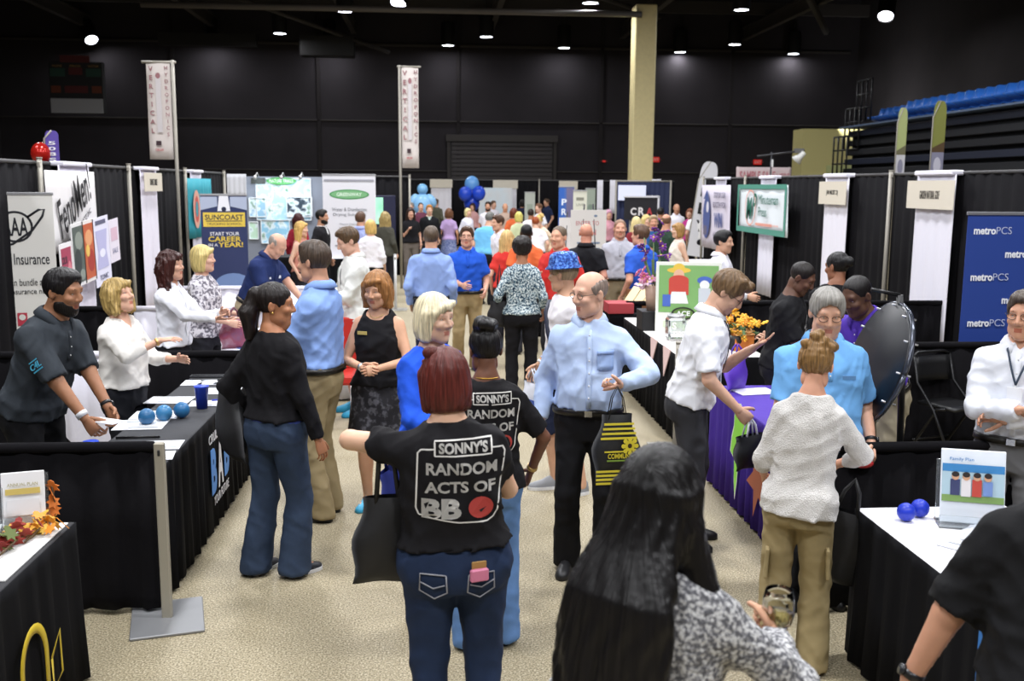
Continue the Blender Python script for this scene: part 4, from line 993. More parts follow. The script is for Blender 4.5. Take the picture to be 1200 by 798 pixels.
for (lab, u, v, w_, h_, bgc, cm, cl) in (
    ('red lettered white poster, leftmost of the five hung posters', 10.98, 1.02, .36, .60, '#ece9ea', [('r', 0, .30, .29, .5, 0), ('t', 'COLOR', -.06, .42, .08, .16, 1, .02), ('t', 'SHOW', -.06, .30, .08, .16, 1, .02), ('t', 'BEST', -.06, .18, .08, .16, 1, .02), ('d', .07, .24, .06, .16, 2)], ['#a8405a', '#26222a', '#d5808a']),
    ('grey green poster, second of the five hung posters', 11.36, 1.12, .38, .70, '#e6e4e4', [('r', 0, .35, .32, .62, 0), ('d', .02, .5, .12, .1, 1), ('d', -.04, .28, .10, .14, 2), ('d', .06, .12, .08, .06, 1)], ['#56605a', '#8c948a', '#343d3c']),
    ('orange red food poster, middle of the five hung posters', 11.70, 1.14, .38, .70, '#e9e3de', [('r', 0, .35, .31, .62, 0), ('d', 0, .5, .12, .09, 1), ('d', .03, .24, .11, .13, 2), ('d', -.06, .36, .06, .07, 3)], ['#c0603c', '#e0a070', '#a83a30', '#e8c060']),
    ('white poster with lavender bottle, fourth of the five hung posters', 12.14, 1.06, .56, .80, '#e4e2f2', [('r', 0, .74, .36, .05, 0), ('p', 0, .2, [(-.2, 0), (.2, 0), (.14, .2), (.2, .45), (-.2, .45), (-.14, .2)], 1), ('d', 0, .38, .10, .05, 2), ('t', 'TONIC', 0, .1, .06, .3, 0, .0)], ['#62627c', '#b9b8dc', '#e8e8f4']),
    ('small pale poster at the right end of the hung posters', 12.60, 1.30, .36, .52, '#e6dfea', [('r', 0, .34, .24, .16, 0), ('t', 'SALE', 0, .14, .06, .2, 1)], ['#d8b8c8', '#9090a8'])):
    r_ = empty('poster', (LX + .26, u, v), RAD(90), lab, 'poster', 'hung posters'); r_.rotation_euler = (0, RAD(-4), RAD(90)); b = MB(); b.box((0, 0, h_ / 2), (w_, .008, h_), b=.001); p_ = b.build('board', plain(bgc, .5), r_); decal(p_, 'print', cm, cl, (0, -.005, 0))
hung('teal cloth banner with a red and cream letter O, left drape', LX + .16, 17.6, 90, 1.7, 1.35, 2.34, [('d', -.42, .48, .24, .32, 0), ('d', -.42, .48, .15, .22, 1), ('d', -.42, .48, .09, .13, 2), ('r', .1, .5, .02, .9, 3), ('r', .45, .5, .02, .9, 3), ('t', 'ONE', .35, .45, .3, .5, 3)], ['#d9a08c', '#c2483c', '#2c8f9c', '#5fb4be'], '#2e96a6', wave=.03)
# sign banners on poles
def mast(label, px, Y, pyt, side, zb, w=.36):
    p = at_y(px, pyt, Y); zt = p[2]; r_ = empty('mast_banner', (p[0], Y, 0), 0, label, 'banner', 'tall trade banners')
    b = MB(); b.tube([(0, 0, 0), (0, 0, zt + .03)], .028, 8); b.tube([(-.05 * side, 0, zt), ((w + .1) * side, 0, zt)], .02, 8); b.build('pole', greypole, r_)
    h = zt - zb; b = MB(); G = np.array([[((.04 + w * u) * side, .01 * math.sin(5 * u + 3 * v), zt - h * (1 - v)) for v in np.linspace(0, 1, 8)] for u in np.linspace(0, 1, 5)]); b.sheet(G, .004); c_ = b.build('cloth', plain('#d2c9c4', .8), r_)
    cm = []
    x0 = .04 if side > 0 else -.04 - w
    for i, ch in enumerate('VERTICAL'): cm.append(('t', ch, x0 + w * .2, h * (.95 - .09 * i) - .03, h * .05, None, 0, .02))
    for i, ch in enumerate('HYDROPONICS'): cm.append(('t', ch, x0 + w * .84, h * (.96 - .068 * i) - .03, h * .038, None, 0, .02))
    cm += [('r', x0 + w * .5, h * .58, w * .22, h * .6, 1), ('d', x0 + w * .5, h * .86, w * .1, h * .03, 0), ('r', x0 + w * .42, h * .17, w * .22, h * .045, 2), ('t', 'GROW', x0 + w * .45, h * .10, h * .025, w * .35, 3, .02)]
    decal(c_, 'print', cm, ['#96686c', '#c9c3c4', '#3d2a30', '#b04a50'], (0, -.022, zb)); return r_
mast('tall narrow white trade banner on a pole over the left row', 202, 16.1, 73, -1, 2.62)
mast('tall narrow white trade banner on a pole at the aisle\'s far left', 468, 22, 78, 1, 2.62)
# career banner
banner_stand('navy career banner with yellow block and white and yellow slogan', -3.15, 15.2, 12, .66, 2.0, [('p', 0, 1.773, [(-0.331, 0.014), (-0.092, 0.07), (-0.092, 0.21), (-0.331, 0.21)], 0), ('p', 0, 1.773, [(0.331, 0.014), (0.092, 0.07), (0.092, 0.21), (0.331, 0.21)], 0), ('p', 0, 1.773, [(-0.092, 0.0), (0.092, 0.0), (0.064, 0.224), (-0.064, 0.224)], 1), ('d', 0, 1.801, 0.035, 0.035, 2), ('r', 0, 1.647, 0.6, 0.21, 3), ('t', 'SUNCOAST', 0, 1.682, 0.079, 0.55, 2, 0.02), ('r', 0, 1.626, 0.52, 0.013, 2), ('t', 'TRUCKING SCHOOL', 0, 1.584, 0.034, 0.5, 2), ('t', 'START YOUR', 0, 1.437, 0.053, 0.42, 1, 0.01), ('t', 'CAREER', 0, 1.36, 0.075, 0.47, 3, 0.02), ('t', 'IN A', -0.17, 1.272, 0.045, 0.13, 1, 0.01), ('t', 'YEAR!', 0.08, 1.276, 0.075, 0.36, 3, 0.02), ('d', 0.1, 0.65, 0.28, 0.2, 4), ('d', 0.22, 0.55, 0.1, 0.1, 5)], ['#a9b2c8', '#e4e4ea', '#20263e', '#dcbf4c', '#6e86b4', '#b8c4d8'], '#27315a')
# display booth with lit pictures
Y = 22.0
dx0, dx1 = at_y(283, 210, Y)[0], at_y(383, 210, Y)[0]; zt = at_y(330, 207, Y)[2]
r_ = empty('display_wall', (0, Y, 0), 0, 'grey display wall with blue pictures and small arm lamps in the left booth', 'display')
b = MB(); b.box(((dx0 + dx1) / 2, .06, zt / 2), (dx1 - dx0, .08, zt)); pw = b.build('panel', plain('#7d828e', .7), r_)
PX = lambda p, q: (at_y(p, q, Y)[0], at_y(p, q, Y)[2])
for nm_, (a, c, d, e), colr in (('picture', (292, 232, 312, 254), '#8fb6cf'), ('picture', (336, 231, 366, 254), '#33404e'), ('picture', (292, 260, 303, 280), '#b9d7c0'), ('picture', (306, 258, 340, 285), '#8ec2dc'), ('picture', (300, 209, 365, 258), '#a9cfe2')):
    q0, q1 = PX(a, c), PX(d, e); b = MB(); b.box(((q0[0] + q1[0]) / 2, -.0 if a != 300 else .02, (q0[1] + q1[1]) / 2), (q1[0] - q0[0], .03, q0[1] - q1[1])); o = b.build(nm_, mat('pic_' + colr.strip('#'), colr, .5, pal=[(0, colr), (.45, colr), (.55, '#dfeaf0'), (.7, '#5d8a6a'), (1, '#2c4a66')], pscale=6), r_)
    b = MB(); w_, h_ = q1[0] - q0[0], q0[1] - q1[1]; c_ = ((q0[0] + q1[0]) / 2, (q0[1] + q1[1]) / 2)
    for sx in (-1, 1): b.box((c_[0] + sx * w_ / 2, -.02, c_[1]), (.02, .03, h_))
    for sz in (-1, 1): b.box((c_[0], -.02, c_[1] + sz * h_ / 2), (w_, .03, .02))
    b.build('picture_frame', plain('#d9dde0'), o)
q = PX(330, 212); decal(pw, 'print', [('d', q[0], q[1], .32, .08, 0), ('t', 'NATURE TRAILS', q[0], q[1], .07, .5, 1), ('r', PX(303, 213)[0], q[1], .3, .12, 2)], ['#4f9a55', '#e8f2e0', '#2c2f2a'], (0, -.05, 0))
for p in (303, 333, 355):
    q = PX(p, 208); b = MB(); b.tube([(q[0], .1, q[1]), (q[0], -.15, q[1] + .1), (q[0], -.4, q[1] + .03)], .012, 6); b.tube([(q[0], -.4, q[1] + .03), (q[0], -.43, q[1] - .03)], .035, 8, 0); b.build('arm_lamp', plain('#c9c9c9', .3, .5), r_)
    l = lamp_light((q[0], Y - .42, q[1] - .05), 7, .08); l.data.color = (.75, .9, 1); l.rotation_euler = (RAD(28), 0, 0)
r_ = hung('white paper header at the display wall\'s left top', at_y(277, 206, 21.5)[0], 21.5, 0, .4, 2.0, 2.46, None, None, '#c9cad0', nm='header_card', cat='sign')
x = at_y(409, 215, 20.5)[0]
banner_stand('white banner with green oval and grey lines of text, by the display wall', x, 20.5, 0, 1.06, 2.36, [('d', 0, 1.98, .40, .10, 0), ('d', 0, 1.98, .37, .08, 1), ('t', 'GREENWAY', 0, 1.98, .07, .5, 2, .01), ('t', 'Water & Disinfection', 0, 1.68, .07, .7, 3), ('t', 'Drying Solutions', 0, 1.57, .07, .66, 3), ('t', 'Water Damage', 0, 1.38, .05, .42, 4), ('t', 'Mold Removal', 0, 1.30, .05, .42, 4), ('t', 'Restoration', 0, 1.12, .05, .4, 4), ('r', 0, .95, .6, .03, 4), ('t', '24/7', .2, .72, .1, .24, 3), ('r', 0, 2.26, 1.0, .04, 4)], ['#3d8a4c', '#78b07c', '#e9f4e9', '#6f7078', '#9a9aa2'], '#dddce2')
r_ = empty('screen_stand', (at_y(441, 240, 24)[0], 24, 0), 0, 'navy kiosk with a bright green and white screen, far left booth', 'screen'); za, zb_ = at_y(441, 229, 24)[2], at_y(441, 254, 24)[2]
b = MB(); b.box((0, .05, za / 2), (.9, .12, za), b=.01); b.build('kiosk_body', plain('#1f2140', .5), r_); b = MB(); b.box((-.05, -.02, za - .36), (.42, .02, .62)); b.build('screen', mat('lit_screen', '#a8e0c0', .4, emit='#a0e8c8', estr=1.1, pal=[(0, '#e8fff4'), (.5, '#a8e8c8'), (1, '#3aa060')], pscale=5), r_)
b = MB(); b.box((-.2, -.25, 1.35), (.05, .05, .5), R=RY(.15)); b.build('handset', plain('#141418'), r_)
# little things on top of the left drapes: red balloon, purple feather flag
b = MB(); b.ball((0, 0, 0), (.12, .12, .14), 14, 10); b.lathe([(.001, -.17), (.02, -.16), (.008, -.13)], 8); o = b.build('balloon', mat('red_foil', '#b02018', .2, .3), None, tuple(at_y(48, 180, 13))); tag(o, 'small shiny red balloon above the left black drape', 'balloon')
def feather(label, px, Y, pyt, pyb, w, cols, txt=None, tcol='#e8e8f0', rz=0, mirror=1):
    a = at_y(px, pyt, Y); zb = at_y(px, pyb, Y)[2]; h = a[2] - zb; r_ = empty('feather_flag', (a[0], Y, 0), RAD(rz), label, 'flag', 'feather flags'); b = MB(); b.tube([(-w / 2 * mirror - .01, 0, 0), (-w / 2 * mirror - .01, 0, zb + h * .8), (0, 0, a[2])], .014, 6); b.build('pole', greypole, r_)
    n = 12; L = [(-w / 2, 0), (w / 2, 0)] + [(w / 2 * math.cos(t) ** .6 if t < 1.5 else 0, h * (.86 + .14 * math.sin(t))) for t in np.linspace(0, 1.56, n)] + [(-w / 2 * math.cos(t) ** .6, h * (.86 + .14 * math.sin(t))) for t in np.linspace(1.5, 0, n)]
    b = MB(); b.prism(L, -.004, .004, 0, False, np.stack([(1, 0, 0), (0, 0, 1), (0, -1, 0)], 1), (0, 0, zb)); c_ = b.build('cloth', plain(cols[0], .7), r_)
    cm = []
    if len(cols) > 2: cm = [('r', 0, h * .22, w * .99, h * .40, 1), ('p', 0, h * .38, [(-w / 2, 0), (w / 2, 0), (w / 2, h * .13), (-w / 2, h * .05)], 2), ('d', 0, h * .22, w * .3, h * .10, 3)]
    if txt: cm += [('t', ch, 0, h * (.75 - i * .55 / len(txt)) - h * .06, h * .36 / len(txt), w * .55, len(cols) - 1 if len(cols) > 3 else 0, .02) for i, ch in enumerate(txt)]
    if cm: decal(c_, 'print', cm, cols[:] if len(cols) > 3 else [tcol], (0, -.006, zb))
    return r_
feather('small purple feather flag with white letters above the left drape', 60, 13, 153, 200, .16, ['#5b4aa0'], '508S')
feather('left of the two green and white feather flags before the bleachers', 1059, 20, 126, 215, .19, ['#a9b37a', '#c9c9d0', '#6d6a52', '#8b8ba0'])
feather('right of the two green and white feather flags before the bleachers', 1103, 20, 118, 215, .26, ['#868a48', '#8e8ea6', '#5d4a36', '#c9c8d8'])
feather('white feather flag with black letters behind the far right crowd', 814, 24, 188, 300, .42, ['#dcdce2'], 'KEY', '#1a1a1e')
for o in [o for o in bpy.data.objects if o.name.startswith('feather_flag') and 'black letters' in o.get('label', '')]:
    o.rotation_euler = (0, RAD(8), 0)

# near table with black cloth, papers, balls, cups
skirted_table('long black clothed table with white flyers and cups in the near left booth', -1.93, -1.47, 5.36, 7.82, .75, '#35363a', '#0f0f12', seed=5)
r_ = bpy.data.objects['skirted_table'];
dc = empty('table_print', (-1.44, 6.62, 0), 0); bpy.data.objects.remove(dc)
lt = [o for o in bpy.data.objects if o.name == 'skirted_table'][0]
decal(lt, 'lettering', [('t', 'B', -.19, .42, .30, .15, 0, .05), ('t', 'A', 0, .43, .32, .15, 1, .03), ('t', 'B', .19, .44, .30, .15, 0, .05), ('t', 'CRUISE', -.16, .64, .06, .3, 1, .01), ('t', 'YOUR FUTURE', .0, .22, .06, .45, 1, .0)], ['#3f88d8', '#d9d9de', '#c0804a'], (.258, -.04, 0), (0, 1, 0), (0, 0, 1))
for i, (x, y, rz, w_, h_, lab) in enumerate(((-1.95, 5.62, 4, .56, .19, 'long white flyer strip nearest the rail on the black table'), (-1.62, 5.50, 8, .25, .18, 'white flyer at the black table\'s near corner'), (-1.62, 5.74, 4, .22, .2, 'white flyer right of the long strip on the black table'), (-2.02, 6.25, 3, .34, .26, 'large white flyer left of the blue balls'), (-1.99, 6.52, 3, .34, .24, 'white flyer behind the blue balls'), (-2.04, 6.98, -3, .3, .22, 'white flyer beside the blonde woman'), (-1.62, 7.28, 3, .5, .22, 'wide white flyer behind the blue cup'), (-1.62, 6.86, 4, .22, .18, 'small white flyer left of the blue cup'), (-2.02, 7.60, 2, .15, .2, 'first small flyer at the black table\'s far end'), (-1.84, 7.62, 2, .15, .2, 'second small flyer at the black table\'s far end'), (-1.66, 7.62, 2, .15, .2, 'third small flyer at the black table\'s far end'))):
    x = -1.49 + (x + 1.47) * .66; w_ = min(w_, .30)
    paper(lab, x, y, .752, rz, w_, h_, '#e9ebf0' if i != 0 else '#f0f0f0', [('r', -.2 * w_, h_ * .3, w_ * .3, h_ * .08, 0), ('r', 0, 0, w_ * .8, h_ * .25, 1), ('r', .1 * w_, -h_ * .32, w_ * .6, h_ * .05, 0)], ['#9aa4b4', '#dfe3ea'], group='flyers on the black table')
paper('yellow flyer at the far end of the black table', -1.52, 7.62, .752, 0, .1, .2, '#d9c76a', group='flyers on the black table')
tr = empty('wire_tray', (-1.70, 7.74, .752), 0, 'low dark wire tray at the black table\'s far end', 'tray'); b = MB(); b.tube([(-.2, -.03, .03), (.2, -.03, .03), (.2, .03, .03), (-.2, .03, .03), (-.2, -.03, .03)], .004, 5); b.build('rim', plain('#55565a', .4, .5), tr); b = MB(); b.box((0, 0, .004), (.4, .06, .006)); b.build('tray_floor', plain('#2a2b2e'), tr)
for i, (x, y) in enumerate(((-1.82, 6.26), (-1.74, 6.36), (-1.65, 6.44))): ball_thing('steel blue stress ball on the black table, ' + ('leftmost of three', 'middle of three', 'rightmost of three')[i], x, y, .752, .052, ('#2e6694', '#3f7fae', '#2a6a9c')[i], group='stress balls on the black table')
cup('blue plastic cup standing on the black table by the black tote', -1.585, 6.72, .752, '#2346c8', .048, .15)
cup('blue plastic cup by the bearded man\'s hands', -1.89, 5.45, .752, '#2b4fd0', .04, .10)
paper('turquoise flyer beside the near blue cup', -1.84, 5.56, .752, 30, .16, .1, '#3aa4c4', cat='flyer'); 
for i, (x, y, c) in enumerate(((-1.50, 6.95, '#2b3fc0'), (-1.47, 6.88, '#4a58d0'))): b = MB(); b.tube([(-.07, 0, .006), (.07, 0, .006)], .006, 6); o = b.build('pen', plain(c, .3), None, (x, y, .755)); o.rotation_euler = (0, 0, .3 + i); tag(o, 'blue pen right of the blue cup, ' + ('upper' if i else 'lower') + ' one', 'pen')
b = MB(); b.tube([(-.12, 0, .008), (.13, .02, .008)], .008, 6); o = b.build('pen', plain('#17171a', .4), None, (-1.78, 5.90, .752)); tag(o, 'thick black pen lying on the near left table', 'pen')
folding_chair('black folding chair before the blonde woman in the near left booth', -2.55, 6.70, 165)
paper('folded white card lying on the black folding chair', -2.53, 6.62, .47, 20, .12, .16, '#cfcfda', cat='card', nm='folded_card')
# nearest left table
skirted_table('black clothed table with white runner and autumn leaves, bottom left corner', -2.5, -1.62, 2.2, 4.42, .75, '#2b2b2e', '#0f0f12', seed=9)
nt = bpy.data.objects['skirted_table.001']
b = MB(); b.box((.17, .75, .754), (.5, .66, .006), b=.001); b.build('runner', mat('runner_white', '#d9d9d6', .7, vary=.08, vscale=20), nt)
arch = [(math.cos(t) * .15, .16 + math.sin(t) * .19) for t in np.linspace(0, math.pi, 14)]; arch = [(.15, -.24)] + arch + [(-.15, -.24)]
decal(nt, 'lettering', [('l', arch, .022, 0), ('l', [(-.22, -.2), (-.22, 0)], .012, 0), ('l', [(-.28, -.22), (-.28, -.06)], .012, 0), ('l', [(-.34, -.24), (-.34, -.1)], .012, 0), ('l', [(-.40, -.25), (-.22, .02)], .008, 0), ('l', [(.2, .1), (.32, .20), (.33, -.03), (.21, -.07), (.2, .1)], .011, 0), ('t', 'CompBuild', .10, -.28, .13, .62, 0, .02, .1), ('t', 'MORE', .2, -.42, .08, .3, 0, .02)], ['#bda424'], (.475, .50, .24), (0, .8, 0), (0, 0, .8))
for i, (x, y, rz) in enumerate(((-1.80, 4.33, 16), (-1.90, 4.10, 16))):
    r_ = empty('brochure_holder', (x, y, .757), RAD(rz), 'upright clear holder with a white brochure, ' + ('farther one' if i == 0 else 'cut by the left picture edge') + ', leaf table', 'brochure holder', 'brochure holders on the leaf table'); r_.scale = (.86, .86, .86)
    b = MB(); b.box((0, 0, .15), (.2, .012, .28), R=RX(-.18)); p_ = b.build('brochure', plain('#e8e8ea', .4), r_); decal(p_, 'print', [('r', 0, .20, .16, .03, 0), ('t', 'ANNUAL PLAN', 0, .235, .016, .14, 1), ('r', 0, .12, .15, .08, 2)], ['#c9b464', '#8a8030', '#dcdde0'], (0, -.05, .0), up=RX(-.18) @ np.array([0, 0, 1]))
    b = MB(); b.box((0, .03, .13), (.23, .006, .28), R=RX(-.18)); b.box((0, -.035, .03), (.23, .006, .07), R=RX(-.18)); b.box((0, 0, .003), (.23, .12, .006)); b.build('clear_stand', mat('acrylic', '#f0f4f6', .05, trans=.95), r_)
rs = np.random.RandomState(5); leafm = {}
def leaf(mb, c, s, rz, tilt, mt):
    pts = [(0, -.5), (.12, -.25), (.42, -.3), (.30, -.05), (.5, .12), (.22, .2), (.2, .42), (0, .55), (-.2, .42), (-.22, .2), (-.5, .12), (-.30, -.05), (-.42, -.3), (-.12, -.25)]
    mb.prism([(a * s, b_ * s) for a, b_ in pts], 0, .003, mt, False, RZ(rz) @ RX(tilt), c)
for i, (x, y, n, lab) in enumerate(((-1.72, 4.27, 26, 'garland of yellow and orange artificial leaves beside the farther brochure'), (-1.76, 4.08, 18, 'spray of dark red artificial leaves below the farther brochure'), (-1.80, 3.86, 22, 'yellow and red artificial leaves at the left picture edge'))):
    r_ = empty('leaf_garland', (x, y, .757), 0, lab, 'garland')
    for j in range(n):
        b = MB(); leaf(b, (0, 0, 0), rs.uniform(.05, .08), rs.uniform(0, 6.3), rs.uniform(.2, 1.3), 0); cset = (('#e0a53a', '#d88a2a', '#e3b84c') if i == 0 else ('#8c2f2a', '#a83c30', '#5d6a34') if i == 1 else ('#d8a03a', '#c0502c', '#a83228'))
        o = b.build('leaf', plain(cset[j % 3], .6), r_); o.location = (rs.normal() * .04, rs.normal() * .06, .015 + abs(rs.normal()) * .035)
    b = MB(); b.tube([(0, -.15, .01), (.02, 0, .03), (0, .15, .01)], .005, 5); b.build('stem', plain('#5a4426'), r_)
    if i == 0:
        for j in range(4): b = MB(); leaf(b, (0, 0, 0), .07, j, 1.2, 0); o = b.build('leaf', plain('#c8702a', .6), r_); o.location = (.02, .12, .06 + j * .035)
        b = MB(); b.tube([(.02, .12, 0), (.025, .125, .10), (.02, .12, .17)], .004, 5); b.build('stem', plain('#5a4426'), r_)
# second and third left booths
skirted_table('white clothed table with flyers in the second left booth', -1.94, -1.55, 8.5, 10.6, .75, '#e4e3ee', '#d9d7e4', seed=12)
for i, (x, y, c) in enumerate(((-1.78, 8.75, '#3a4a86'), (-1.70, 9.05, '#dfe6f2'), (-1.82, 9.4, '#5a70b0'), (-1.72, 9.75, '#e3d9dc'), (-1.8, 10.1, '#40508c'))): paper('flyer on the second left table, ' + ('nearest, navy', 'second, white', 'third, blue', 'fourth, pale pink', 'farthest, dark blue')[i], x, y, .752, 20 * i, .24, .3, c, group='flyers on the second left table')
bag('maroon and blue printed paper gift bag on the second left table', (-1.86, 9.25, 1.03), 20, .26, .28, .10, '#6a3a4c', .10, m=mat('giftbag', '#6a4a5c', .4, pal=[(0, '#4a6a9a'), (.5, '#8c4054'), (1, '#c9c9d8')], pscale=7), nm='gift_bag')
skirted_table('white clothed table behind the man in blue shirt', -2.5, -1.62, 11.6, 13.0, .75, '#e6e5ee', '#dddce8', seed=15)
skirted_table('white clothed table before the man in white jacket', -1.55, -.85, 10.4, 12.2, .74, '#dfe2e2', '#d6d6de', seed=16)
for i, (x, y, z) in enumerate(((-1.2, 10.7, .745), (-1.1, 11.0, .745), (-1.3, 11.3, .745))): bag('clear crumpled plastic goodie bag on the white table, ' + ('nearest', 'middle', 'farthest')[i], (x, y, z + .16), 30 * i, .26, .16, .14, '#c3cfcc', nm='plastic_bag', m=mat('clear_plastic', '#d0dad8', .15, trans=.6, bump=.6, bscale=20))
ch = empty('red_crate', (-.98, 9.4, 0), 0, 'red padded seat edge beside the man in blue shirt', 'chair'); b = MB(); b.box((0, 0, .45), (.42, .42, .10), b=.04); b.build('seat', plain('#b8281e', .6), ch); b = MB(); b.box((0, .2, .74), (.42, .06, .5), b=.03); b.build('backrest', plain('#b8281e', .6), ch)
ch.name = 'red_chair'
for sx in (-1, 1):
    for sy in (-1, 1): b = MB(); b.tube([(sx * .18, sy * .18, 0), (sx * .18, sy * .18, .42)], .014, 6); b.build('leg', plain('#d0d0d0', .3, .6), ch)
skirted_table('white clothed table of the lit display booth', -3.4, -1.9, 20.35, 21.0, .78, '#e0e2ea', '#0f0f12', seed=17)
skirted_table('black clothed counter behind the man in navy polo', -3.0, -2.3, 17.6, 18.3, 1.0, '#18181c', '#0f0f12', seed=18)
# scoreboard high on the left
r_ = empty('scoreboard', (at_y(91, 100, 40)[0], 40, at_y(91, 133, 40)[2]), 0, 'dark hanging scoreboard with faint red and green blocks and a pale strip', 'scoreboard'); b = MB(); b.box((0, 0, .95), (1.98, .3, 1.9), b=.02); p_ = b.build('scoreboard_case', plain('#141416', .6), r_)
b = MB(); b.box((0, -.18, .27), (1.92, .04, .54)); b.build('panel', plain('#8b8b8e', .6), r_); decal(p_, 'print', [('r', 0, 2.0, 1.1, .26, 0), ('r', -.66, 1.5, .55, .3, 1), ('r', .66, 1.5, .55, .3, 1), ('r', 0, 1.55, .5, .26, 0), ('r', -.75, .88, .36, .26, 2), ('r', .75, .88, .36, .26, 2), ('r', 0, .88, .85, .26, 0), ('t', 'HOME', -.66, 1.74, .08, .36, 3), ('t', 'PERIOD', 0, 1.74, .08, .4, 3), ('t', 'VISITOR', .66, 1.74, .08, .4, 3)], ['#4a1a1a', '#1f3a30', '#5a2a18', '#8a6a3a'], (0, -.16, 0))
# ------------------------------------------------------------------ right side
def right_strip(label, y, w, z0=.3, z1=2.42, card=None, th=.06, cw=1.3, ch=.3):
    r_ = hung(label, RXW - .10, y, -90, w, z0, z1, None, None, '#e6e2f0', nm='drape_strip', cat='curtain', group='white strips on the drapes', m=white_cloth, wave=.02)
    b = MB(); b.box((0, .02, z1 + .02), (w * .97, .16, .06), b=.02); b.build('fold', white_cloth, r_)
    if card is not None: sign_card('cream booth name card on the white strip, ' + card[1], RXW - .17, y, -90, w * cw, ch, z1 - .24, card[0], th)
right_strip('wide white cloth strip with name card behind the blue logo banner', 11.72, .95, card=('GARDEN NATURAL GOLF', 'right row, larger one'), th=.10, cw=1.22, ch=.34)
right_strip('white cloth strip with name card behind the woman with black bun', 14.72, .90, card=('JAN MUSIC DJ', 'right row, smaller one'), th=.09, cw=1.15, ch=.34)
right_strip('white cloth strip below the green bordered banner', 17.85, .85)
right_strip('short white fold above the prize banner', 20.9, .8, 2.2, 2.42)
hung('white printing banner with a green border and large letters, right drape', RXW - .2, 17.9, -90, 2.75, 1.42, 2.30, [('r', 0, .85, 2.75, .08, 0), ('r', 0, .05, 2.75, .10, 0), ('r', -1.33, .45, .09, .88, 0), ('r', 1.33, .45, .09, .88, 0), ('o', -.55, .46, .30, .32, .03, 2), ('t', 'M', -.62, .45, .40, .34, 1, .03, .2), ('t', 'P', -.30, .52, .42, .22, 1, .01, .2), ('t', 'Minuteman', .45, .62, .17, 1.05, 1, .0), ('t', 'Press', .16, .40, .17, .46, 1, .0), ('r', .25, .17, .9, .05, 2), ('t', 'we design, print & promote', .45, .17, .06, 1.2, 2)], ['#4f9180', '#1f6a58', '#e0a090'], '#dfe6ea', wave=.02, shear=.12)
hung('pale lilac prize banner with a dark blue winged figure and WIN, right drape', RXW - .2, 20.95, -90, 2.2, .95, 2.30, [('d', -.55, .66, .28, .46, 0), ('p', -.62, 1.05, [(-.2, 0), (.25, 0), (.05, .2)], 0), ('d', -.48, .88, .10, .12, 1), ('p', -.62, .28, [(-.15, 0), (.15, .0), (.12, .2), (-.1, .2)], 2), ('t', 'STOP BY OUR', .42, 1.14, .12, .85, 2, .01), ('t', 'BOOTH FOR', .42, .94, .12, .95, 2, .01), ('t', 'WIN', .36, .62, .30, .6, 0, .03), ('t', 'A FREE GIFT', .38, .32, .1, .75, 2), ('t', 'TODAY', .36, .16, .09, .4, 2)], ['#4b5a92', '#d8d4e0', '#6a667c'], '#d5cedd', wave=.02, shear=.08)
# blue logo banner
cm = []
for r in range(9):
    for c in range(3):
        u = (-.40 if r % 2 == 0 else -.70) + c * .60; v = 1.83 - r * .203
        if -.47 < u < .47: cm.append(('t', 'metro', u, v, .060, .20, 0, .03))
        if -.50 < u + .175 < .50: cm.append(('t', 'PCS', u + .175, v + .005, .062, .14, 1, -.008))
p = at_z(1121, 521, 0); banner_stand('tall navy banner repeated all over with a white phone company logo', p[0] + .56, p[1] + .1, 0, 1.12, 1.97, cm, ['#e8eaf2', '#b9c0dc'], '#26408c', bar='#9a9aa0', z0=.06)
# prize wheel seen from behind and its side
wp = at_s(1028, 430, 212); w_ = empty('prize_wheel', (wp[0], wp[1], 0), RAD(-92), 'black prize wheel on a black stand seen nearly edge on, right booth', 'wheel'); zc = wp[2] + .02
b = MB(); Rw = RX(-.30) @ RX(math.pi / 2); b.lathe([(.001, -.02), (.335, -.02), (.348, -.012), (.348, .012), (.335, .02), (.001, .02)], 36, R=Rw, T=(0, 0, zc)); wd = b.build('wheel_board', plain('#0d1018', .35), w_)
for i in range(12):
    a = 2 * math.pi * i / 12; b = MB(); b.tube([Rw @ np.array([.333 * math.cos(a), .333 * math.sin(a), z]) + (0, 0, zc) for z in (-.04, .04)], .006, 5); b.build('peg', plain('#c8c8cc', .3, .8), wd)
b = MB(); b.tube([Rw @ np.array([.348 * math.cos(a), .348 * math.sin(a), 0]) + (0, 0, zc) for a in np.linspace(0, 2 * math.pi, 37)], .014, 6); b.build('rim', plain('#4a4e58', .2, .6), wd)
b = MB(); b.tube([(0, .10, zc + .38), (0, .14, zc), (0, .16, .78)], .02, 8); b.tube([(0, .10, zc + .38), (0, -.06, zc + .41)], .012, 6); b.build('stand_pole', plain('#141416', .4), w_); b = MB(); b.box((0, .16, .765), (.34, .34, .03)); b.build('stand_base', plain('#1a1a1c', .4), w_)
skirted_table('low tan topped table under the prize wheel stand', wp[0] - .14, wp[0] + .36, 5.05, 5.46, .745, '#a08a64', '#0f0f12', seed=31)
folding_chair('black folding chair before the blue logo banner', *at_z(1112, 535, 0)[:2], 20)
